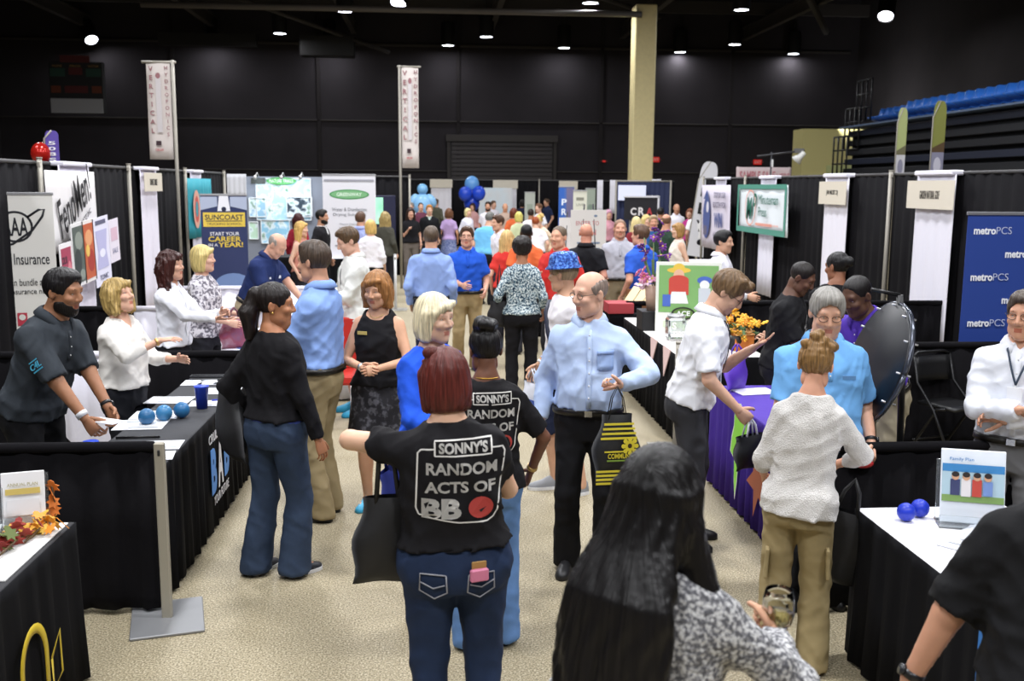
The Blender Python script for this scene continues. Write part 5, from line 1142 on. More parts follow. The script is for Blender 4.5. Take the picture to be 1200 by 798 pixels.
# purple table
pt = skirted_table('purple clothed table with a lime splash and an orange shape on its skirt', 2.09, 2.62, 5.5, 7.35, .75, '#4a2f9c', '#3f2a86', seed=33)
splash = [(-.05, .30), (.06, .32), (.16, .26), (.22, .30), (.24, .20), (.18, .10), (.10, .12), (.06, -.02), (.04, -.18), (.01, -.30), (-.02, -.18), (-.03, -.05), (-.12, -.02), (-.10, .08), (-.06, .16)]
star = [(0, .26), (.07, .10), (.22, .12), (.10, 0), (.18, -.16), (.03, -.08), (-.06, -.24), (-.07, -.06), (-.22, -.04), (-.09, .06), (-.10, .20)]
decal(pt, 'print', [('p', -.32, .44, [(a * 1.12 + .0, c * 1.12) for a, c in splash], 1), ('p', -.32, .44, splash, 0), ('p', .16, .36, star, 2), ('p', .75, .34, [(a * 1.1, c * 1.1) for a, c in star[::-1]][::-1], 2)], ['#86d83a', '#e6ece0', '#b0522a'], (-.295, -.19, 0), (0, -1, 0), (0, 0, 1))
paper('white flyer on the purple table beside the man in blue polo', 2.35, 7.1, .752, 10, .3, .22, '#e9e9f2')
bag('purple cloth bag on the purple table edge', (2.22, 7.15, 1.02), 40, .25, .26, .12, '#5a36b0', .08)
b = MB(); b.ball((0, 0, 0), (.2, .16, .05), 14, 8); o = b.build('frisbee', plain('#5632b4', .4), None, (3.05, 5.6, .80)); o['label'] = 'purple round disc lying by the man in purple polo'; o['category'] = 'disc'
dt = skirted_table('small dark table behind the man in light blue polo', 2.82, 3.4, 5.3, 5.9, .76, '#222', '#0f0f12', seed=34) if False else None
bpy.data.objects.remove(o)
# near right table: white top, black skirt, blue and yellow panel, brochure, balls
rt_ = skirted_table('white topped table with black skirt and brochure display, bottom right', 1.98, 2.72, 2.3, 4.42, .75, '#e9e8ec', '#0f0f12', seed=35)
decal(rt_, 'print', [('r', .40, .36, .80, .68, 0), ('p', .3, .44, [(-.2, -.1), (-.05, .12), (.1, .0), (.2, .16), (.25, -.05), (.05, -.18)], 1), ('p', .1, .2, [(-.1, -.1), (.1, -.08), (.14, .1), (-.05, .12)], 1), ('t', 'GO', .35, .60, .10, .2, 2, .02)], ['#2a6fb8', '#e0b93a', '#e6ecf2'], (-.40, -.10, 0), (0, -1, 0), (0, 0, 1))
br = empty('brochure_display', (2.40, 4.16, .752), RAD(-18), 'upright white and blue brochure with a group photo in a clear stand', 'brochure holder')
b = MB(); b.box((0, 0, .175), (.27, .012, .33), R=RX(-.2), b=.003); p_ = b.build('brochure', plain('#dfe6ee', .35), br); U = RX(-.2) @ np.array([0, 0, 1])
cmds = [('r', 0, .20, .26, .16, 0), ('r', 0, .262, .26, .035, 1), ('r', 0, .125, .26, .03, 2), ('t', 'Family Plan', -.05, .30, .018, .10, 1)]
for u, c, h_ in ((-.075, 3, .09), (-.03, 4, .10), (.015, 5, .095), (.06, 6, .08)): cmds += [('r', u, .175, .04, h_ * .8, c), ('d', u, .225, .016, .018, 7), ('d', u, .233, .016, .012, 8)]
decal(p_, 'print', cmds, ['#a9c3cf', '#3a7fb8', '#7a9a58', '#3a4066', '#d8d4d4', '#b8453a', '#6f8ac0', '#c99a7a', '#2a2220'], (0, -.045, 0), up=U)
b = MB(); b.box((0, .045, .14), (.29, .006, .28), R=RX(-.2)); b.box((0, -.02, .003), (.29, .14, .006)); b.box((0, -.085, .03), (.29, .006, .06)); b.build('clear_stand', mat('acrylic', '#f0f4f6', .05, trans=.95), br)
for i, (x, y, lab) in enumerate(((2.13, 4.22, 'royal blue stress ball left of the brochure display, left of a touching pair'), (2.22, 4.27, 'royal blue stress ball left of the brochure display, right of a touching pair'), (2.56, 3.98, 'royal blue stress ball right of the brochure display'))): ball_thing(lab, x, y, .752, .042, '#2036b4', group='royal blue stress balls')
for i, (x, y, rz) in enumerate(((2.30, 3.92, -50), (2.36, 3.95, -46), (2.42, 3.98, -42))): paper('glossy folded flyer with photo before the brochure display, ' + ('lowest', 'middle', 'topmost')[i] + ' of the fan', x, y, .752 + i * .005, rz, .22, .30, '#c9ccd4', [('r', 0, .05, .18, .14, 0), ('d', -.03, .06, .05, .05, 1), ('d', .05, .04, .03, .05, 2)], ['#7f8ea4', '#c08a60', '#4a4e66'], group='fanned flyers')
# jar and poster table in the right middle booth
jt = skirted_table('white clothed black skirted table with poster, jars and flowers', 2.12, 2.9, 8.45, 11.1, .78, '#ece9e6', '#0f0f12', seed=37)
b = MB(); n = 9
for i in range(2):
    y0 = -1.0 + i * .55; b = MB(); b.add([(-.40, y0, .79), (-.40, y0 + .30, .79), (-.425, y0 + .15, .52), (-.392, y0, .79), (-.392, y0 + .30, .79), (-.417, y0 + .15, .52)], [[0, 1, 2], [5, 4, 3], [0, 3, 4, 1], [1, 4, 5, 2], [2, 5, 3, 0]]); b.build('lace_point', plain('#e6c9c6', .8), jt)
pass
tp = at_z(790, 400, .78)
pb = empty('poster_board', (2.56, 9.95, .78), RAD(-10), 'tilted white edged poster of two cartoon farm kids on green, on the jar table', 'poster')
b = MB(); b.box((0, 0, .36), (.66, .012, .72), R=RX(-.16), b=.002); p_ = b.build('board', plain('#e9ece4', .5), pb); U = RX(-.16) @ np.array([0, 0, 1])
decal(p_, 'print', [('r', 0, .45, .60, .48, 0), ('d', -.10, .64, .12, .03, 1), ('d', -.10, .66, .06, .05, 1), ('d', -.10, .59, .055, .06, 2), ('r', -.10, .47, .20, .16, 3), ('d', -.10, .54, .10, .05, 3), ('p', -.10, .30, [(-.1, 0), (.1, 0), (.07, .12), (-.07, .12)], 4), ('d', .16, .54, .075, .04, 5), ('d', .16, .49, .05, .05, 4), ('r', .16, .38, .12, .16, 6), ('r', -.22, .33, .08, .12, 5), ('d', -.05, .20, .12, .065, 7), ('d', -.05, .20, .10, .05, 8), ('t', 'ACE', -.05, .20, .05, .14, 4, .03), ('r', .0, .09, .5, .06, 9), ('t', 'FARM', .12, .2, .03, .08, 7)], ['#7fb06a', '#e6c34c', '#e2b698', '#c8483c', '#e9ecec', '#4a6ac0', '#c9d0d8', '#1c1d1a', '#5a7a3a', '#d4e2c4'], (0, -.068, 0), up=U)
b = MB(); b.box((0, .12, .30), (.03, .02, .60), R=RX(.22)); b.build('easel_leg', plain('#8a7a5a'), pb)
jr = empty('glass_jar', (2.32, 9.45, .78), 0, 'square clear glass jar with white letters at the aisle edge of the jar table', 'jar'); b = MB(); b.box((0, 0, .11), (.18, .18, .22), b=.02); jg = b.build('jar_glass', mat('jar_glass', '#dfe6ea', .05, trans=.9), jr); b = MB(); b.lathe([(.08, .22), (.088, .225), (.088, .245), (.07, .25), (.001, .25)], 18); b.build('jar_lid', mat('lid', '#b8bcc0', .3, .5), jr)
decal(jg, 'lettering', [('t', 'S', -.04, .15, .07, None, 0, .03), ('t', 'TIPS', .0, .07, .05, .12, 0, .02)], ['#f2f2f2'], (0, -.092, 0))
for i, (x, y, lb, lc, r_, h_) in enumerate(((2.40, 9.12, '#c86a50', '#e8e8e8', .045, .10), (2.50, 9.05, '#b8343a', '#e0d0c0', .04, .09), (2.56, 8.98, '#3a2028', '#202020', .04, .10), (2.64, 9.02, '#241c20', '#303030', .035, .12), (2.46, 9.22, '#d88a66', '#e8e0d8', .04, .09), (2.72, 9.25, '#d87a34', '#d8a860', .05, .14), (2.60, 9.28, '#e8c8a0', '#f0e8e0', .045, .10))):
    j = empty('jam_jar', (x, y, .78), 0, 'small jam jar on the jar table, ' + ('coral with white lid, leftmost', 'red with cream lid', 'dark plum with black lid', 'near black and tall', 'orange pink with pale lid', 'bright orange, largest', 'pale peach')[i], 'jar', 'jam jars')
    b = MB(); b.lathe([(.001, 0), (r_, .002), (r_, h_ * .75), (r_ * .85, h_ * .82)], 14); b.build('jar_body', plain(lb, .2), j); b = MB(); b.lathe([(r_ * .9, h_ * .8), (r_ * .92, h_), (.001, h_ + .001)], 14); b.build('jar_lid', plain(lc, .35), j)
tray = empty('orange_box', (2.78, 8.85, .78), RAD(15), 'small orange cardboard box by the rail post on the jar table', 'box'); b = MB(); b.box((0, 0, .08), (.2, .14, .16), b=.003); b.build('carton', plain('#d8803a', .6), tray); b = MB(); b.box((0, -.04, .17), (.2, .1, .006), R=RX(.6)); b.build('flap', plain('#e8b070', .6), tray)
for i, (x, y) in enumerate(((2.3, 8.72), (2.55, 8.65), (2.42, 8.85))): paper('white printed card lying on the jar table, ' + ('nearest the aisle', 'by the rail post', 'behind the other two cards')[i], x, y, .782, 30 * i, .2, .15, '#e6e2de', [('r', 0, 0, .14, .06, 0)], ['#c8b0a8'], group='cards on the jar table')
# flowers
def pot(label, x, y, z, r, h, col): r_ = empty('flower_pot', (x, y, z), 0, label, 'flowers'); b = MB(); b.lathe([(.001, 0), (r * .75, 0), (r, h), (r * .88, h), (r * .8, h - .02), (.001, h - .02)], 16); b.build('pot', plain(col, .5), r_); return r_
rs = np.random.RandomState(9)
def blooms(r_, n, c, spread, cols, s, stems=True):
    for i in range(n):
        b = MB(); k = 6; nrm = rs.normal(size=3); 
        for j in range(k):
            a = j * 2 * math.pi / k; b.ball((math.cos(a) * s * .6, math.sin(a) * s * .6, 0), (s * .5, s * .32, s * .18), 6, 4, 0, RZ(a))
        b.ball((0, 0, s * .1), s * .25, 6, 4, 1); o = b.build('bloom', [plain(cols[i % len(cols)], .6), plain('#e8d060', .6)], r_); o.location = np.array(c) + rs.normal(size=3) * spread; o.rotation_euler = (rs.uniform(-1, 1.2), rs.uniform(-1, 1), rs.uniform(0, 6))
fp = pot('potted orange yellow mums behind the man in white polo', 2.72, 8.85, .78, .10, .14, '#2a2a2c'); blooms(fp, 42, (0, 0, .25), (.13, .12, .055), ('#e8a428', '#f0b838', '#dc8f1e'), .042)
b = MB()
for i in range(40): leaf(b, (rs.normal() * .10, rs.normal() * .09, .14 + rs.rand() * .10), .07, rs.rand() * 6, rs.rand(), 0)
lf = b.build('foliage', plain('#3d5a2a', .6), fp); lf['kind'] = 'stuff'
vp = pot('vase of purple and pink flowers between the book box and the poster', 2.26, 10.2, .98, .10, .26, '#b09484'); blooms(vp, 12, (-.08, 0, .34), (.06, .05, .05), ('#e0a0c0', '#e8c8dc', '#d070a0'), .05); blooms(vp, 12, (.06, 0, .70), (.035, .03, .09), ('#6a2a8a', '#7a3a9a'), .045); blooms(vp, 7, (-.12, .0, .58), (.02, .02, .06), ('#6a2a8a', '#59247a'), .04)
b = MB()
for u in (-.12, -.02, .06): b.tube([(0, 0, .2), (u * .7, 0, .45), (u, 0, .75)], .006, 5); b.box((u * .5, .02, .4), (.03, .006, .25), R=RY(u * 3))
b.build('stem', plain('#6f8a5a'), vp)
b = MB(); b.box((2.26, 10.2, .88), (.3, .3, .2)); o = b.build('pedestal', plain('#1c1c1f', .6)); tag(o, 'dark riser block under the flower vase', 'riser')
# book box: dark counter with a wooden rack of cream books and a red panel
bx_ = at_s(735, 360, 104); rk = empty('book_rack', (2.48, 11.52, .80), RAD(-28), 'wooden rack holding a slanted row of cream books, red box beside', 'rack'); b = MB(); b.box((0, .0, .05), (.62, .30, .06)); b.box((0, .14, .14), (.62, .02, .2)); b.build('rack_frame', plain('#7a5234', .5), rk)
for i in range(5):
    r_ = empty('book', (0, 0, 0), 0, 'cream covered book in the wooden rack, ' + ('first from the left', 'second from the left', 'third from the left', 'fourth from the left', 'last at the right')[i], 'book', 'books in the rack'); b = MB(); b.box((0, 0, .13), (.10, .028, .26), b=.002); b.build('pages', plain('#e3d8c0', .6), r_); b = MB(); b.box((0, -.016, .13), (.106, .004, .27)); b.build('cover', plain('#e6cfa2', .5), r_)
    q = RZ(RAD(-28)) @ np.array([-.24 + i * .12, -.02, 0]); r_.location = (2.48 + q[0], 11.52 + q[1], .885); r_.rotation_euler = (RAD(-50), RAD(8), RAD(-40))
b = MB(); b.box((0, 0, .06), (.30, .34, .12)); o = b.build('red_box', plain('#a83a40', .6), None, (2.12, 11.45, .80)); tag(o, 'dull red box left of the wooden book rack', 'box')
skirted_table('black clothed counter under the wooden book rack', 2.0, 2.95, 11.3, 11.75, .80, '#1b1b1e', '#0f0f12', seed=40)
# dark counter with white boxes at the Asian man's booth
skirted_table('white clothed table behind the prize banner booth visitors', 4.1, 5.2, 17.5, 18.6, .9, '#e9e6ee', '#e0dde8', seed=42)
skirted_table('dark clothed table before the man in white shirt at right', 3.7, 4.9, 12.0, 12.8, .78, '#1f2024', '#0f0f12', seed=43)
paper('white tray of food on the dark table right of the mums', 4.2, 12.2, .78, 10, .4, .26, '#e6e2da', cat='tray', nm='food_tray', t=.03)
skirted_table('black clothed table at the two black shirted people', 3.3, 4.3, 8.9, 9.6, .8, '#1d1d20', '#0f0f12', seed=44)
# ------------------------------------------------------------------ middle distance and far end
nb = 29.5; a, c = at_y(723, 212, nb), at_y(786, 250, nb)
r_ = empty('booth_wall', ((a[0] + c[0]) / 2, nb, 0), 0, 'navy draped booth wall with a lit projection screen at the far right', 'display'); drape_mb((-(c[0] - a[0]) / 2, .1), ((c[0] - a[0]) / 2, .1), .03, a[2], .02, .15, 3).build('cloth', plain('#1c2444', .8), r_)
b = MB()
for s_ in (-1, 1): b.tube([(s_ * (c[0] - a[0]) / 2, .1, 0), (s_ * (c[0] - a[0]) / 2, .1, a[2] + .03)], .03, 8)
b.tube([(-(c[0] - a[0]) / 2, .1, a[2]), ((c[0] - a[0]) / 2, .1, a[2])], .025, 8); b.build('frame_pole', greypole, r_)
q0, q1 = at_y(725, 217, nb - .1), at_y(757, 235, nb - .1); b = MB(); b.box(((q0[0] + q1[0]) / 2 - r_.location[0], -.05, (q0[2] + q1[2]) / 2), (q1[0] - q0[0], .04, q0[2] - q1[2])); b.build('screen', mat('projection', '#d8dcf0', .5, emit='#cdd6f4', estr=.55), r_)
q0, q1 = at_y(732, 232, 27), at_y(771, 249, 27); r_ = empty('letter_sign', ((q0[0] + q1[0]) / 2, 27, 0), 0, 'black sign with white edge and three white and red letters', 'sign'); b = MB(); b.box((0, 0, q0[2] - .28), (q1[0] - q0[0], .06, .62)); p_ = b.build('board', plain('#1d1c22', .5), r_)
b = MB(); b.box((0, -.01, q0[2] + .04), (q1[0] - q0[0] + .06, .09, .05)); b.box(((q1[0] - q0[0]) / 2, -.01, q0[2] - .28), (.05, .09, .66)); b.build('edge', plain('#d8d8de'), p_); b = MB(); b.tube([(-.3, .03, 0), (-.3, .03, q0[2] - .4)], .02, 6); b.tube([(.3, .03, 0), (.3, .03, q0[2] - .4)], .02, 6); b.build('leg', greypole, r_)
decal(p_, 'lettering', [('t', 'C', -.22, 0, .20, .16, 0, .03), ('t', 'R', .0, 0, .22, .17, 0, .03), ('t', 'A', .22, 0, .20, .17, 1, .03)], ['#e4e0e0', '#b83a40'], (0, -.035, q0[2] - .36))
p = at_y(664, 215, 27); banner_stand('blue edged banner with upright white letters in the far right row', p[0], 27, 0, .42, 2.15, [('r', -.13, 1.08, .15, 2.1, 0), ('r', .10, 1.08, .2, 2.1, 2)] + [('t', ch, -.06, 1.75 - i * .26, .17, .14, 1, .03) for i, ch in enumerate('PROMO')], ['#2f62b8', '#e6ecf6', '#6f6a8c'], '#4a6ab0')
p = at_y(680, 222, 26); banner_stand('pale cream banner beside the blue edged banner', p[0], 26, 0, .36, 2.05, [('r', 0, 1.85, .2, .08, 0), ('t', 'LIVE', 0, 1.7, .06, .2, 0)], ['#8a8a7c'], '#dcdccb')
p = at_y(692, 225, 30); banner_stand('grey green narrow banner behind the cream banner', p[0], 30, 0, .3, 2.1, [('d', 0, 1.4, .1, .25, 0), ('d', .02, .9, .09, .2, 1)], ['#7a8a7c', '#b9c4b4'], '#98a294')
p = at_y(621, 228, 35); banner_stand('pale green narrow banner right of the far crowd', p[0], 35, 0, .36, 1.95, [('r', 0, 1.4, .2, .3, 0)], ['#b4c0b0'], '#d0d6cc')
p0, p1 = at_y(561, 220, 36), at_y(600, 250, 36); r_ = empty('projection_panel', ((p0[0] + p1[0]) / 2, 36, 0), 0, 'pale blue to peach lit panel behind the far crowd', 'screen'); b = MB(); b.box((0, 0, p0[2] - .55), (p1[0] - p0[0], .06, 1.1)); b.build('panel', mat('lit_panel', '#cfe4f0', .5, pal=[(0, '#9fd0ea'), (.5, '#e0ecf4'), (1, '#ecd9d2')], pscale=1.2), r_); b = MB(); b.tube([(0, .04, 0), (0, .04, 1.6)], .03, 6); b.build('stand_pole', greypole, r_)
# easel boards
for i, (pa, pt, pb, Y, w_, lab, txt) in enumerate(((690, 246, 300, 16.8, .62, 'large whitish sign board on an easel with red and blue lines of text', ['ENTER TO', 'WIN', 'FREE', 'SMART']), (668, 255, 300, 17.6, .40, 'plain white board left of the easel sign', [])), ):
    p = at_y(pa, pt, Y); zb = .75; r_ = empty('easel_sign', (p[0], Y, 0), RAD(6 if i == 0 else 10), lab, 'sign'); h_ = p[2] - zb; b = MB(); b.box((0, 0, zb + h_ / 2), (w_, .012, h_), R=None, b=.001); p_ = b.build('board', plain('#dcd8d4', .6), r_)
    if txt: decal(p_, 'print', [('d', .12, h_ - .1, .03, .02, 2), ('t', txt[0], -.02, h_ * .80, .07, .4, 1), ('t', txt[1], -.02, h_ * .66, .09, .3, 1), ('r', .0, h_ * .5, .4, .03, 2), ('t', txt[2], .02, h_ * .38, .1, .36, 2, .02), ('t', txt[3], .02, h_ * .24, .09, .34, 2, .02)], ['#888888', '#c4777a', '#7788a0'], (0, -.008, zb))
    for sx in (-1, 1): b = MB(); b.tube([(sx * w_ * .32, -.02, 0), (sx * w_ * .12, .01, p[2] + .1)], .014, 6); b.build('easel_leg', plain('#26242a'), r_)
    b = MB(); b.tube([(0, .45, 0), (0, .02, p[2])], .014, 6); b.build('easel_leg', plain('#26242a'), r_)
skirted_table('white clothed table with goods behind the bald man in black polo', 1.6, 2.6, 16.9, 17.7, .78, '#eceaf0', '#e2e0e8', seed=45)
skirted_table('white clothed table before the navy booth', 2.5, 4.4, 22.5, 23.4, .9, '#ebe8f0', '#e0dee8', seed=46)
# clear plastic display of goodies
for i in range(3): paper('white flyer stack on the white table by the bald man, ' + ('left', 'middle', 'right')[i], 1.85 + i * .25, 17.2, .78, 10 * i, .2, .26, ('#f0f0f0', '#d8dce8', '#e8d8d0')[i], t=.04, group='flyer stacks', nm='flyer_stack')
# blue inflatable figure, blue balloons
f = at_y(495, 216, 30); r_ = empty('balloon_figure', (f[0], 30, 0), 0, 'light blue balloon figure with round head and shoulders above the far crowd', 'balloon'); z = f[2]
b = MB(); b.ball((0, 0, z - .14), .16, 14, 10); b.build('head', plain('#7fb8e6', .3), r_); b = MB(); b.ball((0, 0, z - .62), (.30, .2, .36), 14, 10); b.build('torso', plain('#8cc0ea', .3), r_)
for sx in (-1, 1): b = MB(); b.ball((sx * .26, 0, z - .48), (.14, .14, .22), 12, 8, 0, RY(-sx * .5)); b.build('arm', plain('#8cc0ea', .3), r_)
b = MB(); b.tube([(0, 0, 0), (0, 0, z - .9)], .04, 8); b.build('stand_pole', plain('#7fb8e6'), r_)
f = at_y(553, 212, 33)
for i, (u, v, r, c) in enumerate(((0, -.10, .24, '#6aa6e4'), (-.22, -.42, .22, '#2a4fd0'), (.22, -.40, .22, '#2a50d4'), (0, -.72, .26, '#2040b4'), (.02, -.40, .22, '#1d3aa8'))):
    b = MB(); b.ball((0, 0, 0), (r, r, r * 1.12), 14, 10); b.lathe([(.001, -r * 1.22), (.03, -r * 1.2), (.012, -r * 1.08)], 8); o = b.build('balloon', plain(c, .2), None, (f[0] + u, 33 - (.2 if i in (1, 2) else 0), f[2] + v)); tag(o, 'blue balloon in the far bunch, ' + ('pale one on top', 'at the left', 'at the right', 'lowest one', 'darkest, in the middle')[i], 'balloon', 'blue balloon bunch')
b = MB(); b.tube([(0, 0, 0), (0, 0, f[2] - .8)], .01, 5); o = b.build('balloon_string', plain('#d0d8f0'), None, (f[0], 33, 0)); tag(o, 'thin string below the blue balloon bunch', 'string')
# exit signs, banner strip, light arm, bleachers
for i, (px, py, Y) in enumerate(((768, 187, 45.8), (888, 190, 45.8), (708, 189, 45.8))):
    p = at_y(px, py, Y); w_ = .38 if i < 2 else .14; r_ = empty('exit_sign', tuple(p), 0, 'small red lit exit sign on the dark far wall, ' + ('right of the cream column', 'above the pink strip banner', 'dim one left of the column')[i], 'sign', 'exit signs'); b = MB(); b.box((0, .03, 0), (w_, .06, w_ * .6)); p_ = b.build('sign_case', mat('exit_red', '#c82a24', .4, emit='#d82a24', estr=.9 if i < 2 else .5), r_)
    if i < 2: decal(p_, 'lettering', [('t', 'EXIT', 0, 0, .12, .3, 0, .02)], ['#f0c8c0'], (0, -.005, 0)); 
    for sx in (-1, 1): b = MB(); b.box((sx * (w_ / 2 + .05), .03, 0), (.08, .07, .08)); b.build('side_light', plain('#5a2a28'), r_)
p = at_y(895, 203, 30); hung('pale pink banner strip with red lettering above the right drapes', p[0], 30, 0, 1.7, p[2] - .35, p[2] + .18, [('t', 'SAMPLE SALE', -.2, .28, .26, 1.1, 0, .02), ('t', 'HERE', .6, .25, .2, .4, 0)], ['#c07a84'], '#d8c4c6'); b = MB()
o = [o for o in bpy.data.objects if 'pale pink banner' in o.get('label', '')][0]
for sx in (-1, 1): b.tube([(sx * .8, .03, 0), (sx * .8, .03, p[2] + .2)], .02, 6)
b.build('support_pole', greypole, o)
p = at_y(903, 205, 22); zt = at_y(903, 178, 22)[2]; r_ = empty('light_stand', (p[0], 22, 0), 0, 'tall stand with a cross arm and white spotlight head above the right drapes', 'lamp'); b = MB(); b.tube([(0, 0, 0), (0, 0, zt)], .02, 8); b.tube([(-.32, 0, zt - .1), (.75, 0, zt + .04)], .02, 8); b.build('stand', plain('#3a3a3e', .4, .4), r_)
b = MB(); b.lathe([(.001, .14), (.06, .13), (.07, .0), (.13, -.12), (.12, -.12), (.001, -.02)], 14, R=RX(.5) @ RY(.6), T=(.65, 0, zt - .1)); hd_ = b.build('spot_head', plain('#d8d8d4', .3), r_); b = MB(); b.box((.62, 0, zt + .03), (.2, .1, .1)); b.build('clamp', plain('#8a8a8a', .3, .5), r_); b = MB(); b.box((.02, -.02, zt - .25), (.04, .04, .16)); b.build('knob', plain('#e0e0e0'), r_)
b = MB(); b.tube([(0, 0, .02), (.4, .3, .0)], .02, 6); b.tube([(0, 0, .02), (-.4, .3, .0)], .02, 6); b.tube([(0, 0, .02), (0, -.45, .0)], .02, 6); b.build('leg', plain('#3a3a3e'), r_)
# bleachers
bl = empty('bleacher', (13.2, 32.5, 0), 0, 'folded dark bleacher bank with a row of blue seats on top, upper right', 'bleacher'); bd = plain('#14161c', .6); y1, y0 = 0, -14.5
nr = 13
for i in range(nr): b = MB(); b.box((.12 + i * .03, (y0 + y1) / 2, .4 + i * .30), (.3, y1 - y0, .18), b=.01); b.box((.30 + i * .03, (y0 + y1) / 2, .28 + i * .30), (.05, y1 - y0, .12)); b.build('tread', bd if i % 3 else plain('#1c2233', .5), bl)
b = MB(); b.box((1.6, (y0 + y1) / 2, 2.0), (2.2, y1 - y0, 4.0)); b.build('understructure', plain('#0e0f13', .8), bl)
b = MB(); b.box((.45, (y0 + y1) / 2, .3 + nr * .30), (.9, y1 - y0, .05)); b.build('deck', plain('#5a6a84', .4), bl)
seat_m = mat('seat_blue', '#2d6cc8', .4)
b = MB(); b.sheet(np.array([[(.0 + .05 * math.cos(u * 9), u, v) for v in (0, .25, .5)] for u in np.linspace(-.22, .22, 7)]), .04); b.sheet(np.array([[(v, u, .05 - .1 * v) for v in (-.36, -.18, 0)] for u in np.linspace(-.22, .22, 5)]), .03)
s0 = b.build('seat', seat_m, bl); s0.location = (.55, -3.6, .42 + nr * .30); s0.rotation_euler = (0, RAD(18), 0)
k = 0
for row in range(2):
    for j in range(22):
        if row == 0 and j == 0: continue
        y = -3.6 - j * .48 if row == 0 else -.7 - j * .48
        if row == 1 and j > 4: continue
        s_ = s0.copy(); COL.objects.link(s_); s_.location = (.55 + row * .5, y, .42 + nr * .30)
for i in range(3):
    b = MB(); zb = 1.2 + i * .9
    for u in np.linspace(0, 1.1, 4): b.tube([(-.1 + i * .35, .1 - u, zb + 1.4), (-.1 + i * .35, .1 - u, zb + 2.7)], .03, 6)
    for v in np.linspace(1.4, 2.7, 4): b.tube([(-.1 + i * .35, .1, zb + v), (-.1 + i * .35, -1.0, zb + v)], .03, 6)
    b.build('guard_rail', plain('#101014', .4), bl)
# ------------------------------------------------------------------ people near the camera
WH, BK = '#e6e6ea', '#151417'
def P_(kind, col, sleeve='short', **k): return dict(kind=kind, col=col, sleeve=sleeve, **k)
def B_(col, kind='trousers', **k): return dict(kind=kind, col=col, **k)
denim_d = mat('denim_dark', '#222f49', .8, bump=.25, bscale=22, vary=.22, vscale=7, spec=.2); denim_l = mat('denim_light', '#5f82b4', .8, bump=.25, bscale=22, vary=.18, vscale=7, spec=.2); denim_m = mat('denim_mid', '#323f54', .8, bump=.25, bscale=22, vary=.2, vscale=7, spec=.2)
# two women in matching printed black shirts
def tee_print(I, fx=0.0, z=1.26, k=1.0, front=False, kz=None):
    b = MB(); x = (1, 0, 0) if not front else (-1, 0, 0); up = (0, 0, 1); c = np.array([fx, -.3, z])
    def t(s, u, v, h, w_, m=0, bo=.03): text(b, s, c + np.array([u, 0, v]) * k, x, up, h * k, w_ * k, m, bo)
    t("SONNY'S", .015, .128, .040, .155, 0, .04); t('RANDOM', .01, .052, .046, .225); t('ACTS OF', .005, -.018, .044, .225); t('BB', -.055, -.098, .076, .125, 0, .05)
    for vs in b.v: pass
    ln = lambda pts, r, m=0: b.tube([c + np.array([u, 0, v]) * k for u, v in pts], r * k, 4, m, False, .3, up=(0, -1, 0))
    sub = lambda A: [tuple(np.array(A[i]) + (np.array(A[i + 1]) - np.array(A[i])) * t_) for i in range(len(A) - 1) for t_ in np.linspace(0, 1, 7)[:-1]] + [A[-1]]
    ln(sub([(-.075, .10), (.105, .10), (.105, .158), (-.075, .155), (-.075, .10)]), .0028); ln(sub([(-.075, .125), (-.118, .122), (-.128, .11), (-.135, -.10), (-.126, -.125), (0, -.15), (.09, -.152), (.11, -.14), (.124, -.115), (.15, .10), (.142, .118), (.105, .122)]), .0026)
    b.add(*(lambda V: (V, [list(range(20)), list(range(20, 40))[::-1]] + [[i, 20 + i, 20 + (i + 1) % 20, (i + 1) % 20] for i in range(20)]))([tuple(c + np.array([.07 + .040 * math.cos(a), -.0 + d, -.098 + .040 * math.sin(a)]) * k) for d in (0, .002) for a in np.arange(20) * math.pi / 10]), 1)
    for hx in (-.008, .008): b.ball(c + np.array([.07 + hx, -.004, -.092]) * k, (.011, .003, .011), 8, 6, 2)
    b.add([c + np.array(q) * k for q in ((.052, -.004, -.096), (.088, -.004, -.096), (.07, -.004, -.116))], [[0, 1, 2]], 2)
    if kz: b.v = [np.array(v) * (1, 1, kz / k) + (0, 0, z * (1 - kz / k)) for v in b.v]
    conform(I, b, False, .0035); I['bpart']('lettering', b, [plain('#dcdad6', .7), plain('#a83a34', .7), plain(BK, .8)], I['sho'])
I = person("woman with short auburn hair seen from behind in white printed black T-shirt and dark jeans", 533, 416, h=1.64, s=318, face=182, fem=True, skn='#d9ab8c', hair='bob', hcol='#5a2620', top=P_('tee', BK, d=.016, hem=.985, slen=.60, loose=.7), bottom=dict(kind='jeans', mat=denim_d, waist=1.02, hem=.052, knee=.062), shoes='#2a2a2e', w=1.24, belly=.03, wid=1.0,
           L=(-.24, .30, 1.30), Lhint=(-1, .1, .15), roll=-3, R=(.10, .34, 1.10), Rhint=(1, -.6, -.6), Lhand='grip', Rhand='grip', head=(10, 14, 0), feet=((.12, .02), (-.10, -.03)))
tee_print(I, .008, 1.265, 1.24, kz=1.06)
b = MB(); b.ball(I['hp']((-.055, -.035, .115)), (.035, .032, .028), 12, 8); I['bpart']('hair_knot', b, hairm('#5a2620')); b = MB(); b.ball(I['hp']((-.03, -.0, .125)), (.022, .012, .012), 10, 6); I['bpart']('hair_clip', b, plain('#d890a0', .3))
TR = I['T']
jn = [o for o in I['root'].children if o.name.startswith('jeans')][0]
def on_back(u, z, off=.028):
    tb = I['tab']; ww = np.interp(z, tb[:, 0], tb[:, 1]) + .01; d = np.interp(z, tb[:, 0], tb[:, 3]) + .01; return np.array([u, -(d * max(1 - abs(u / ww) ** 2.35, .02) ** (1 / 2.35)) - off + .022, z])
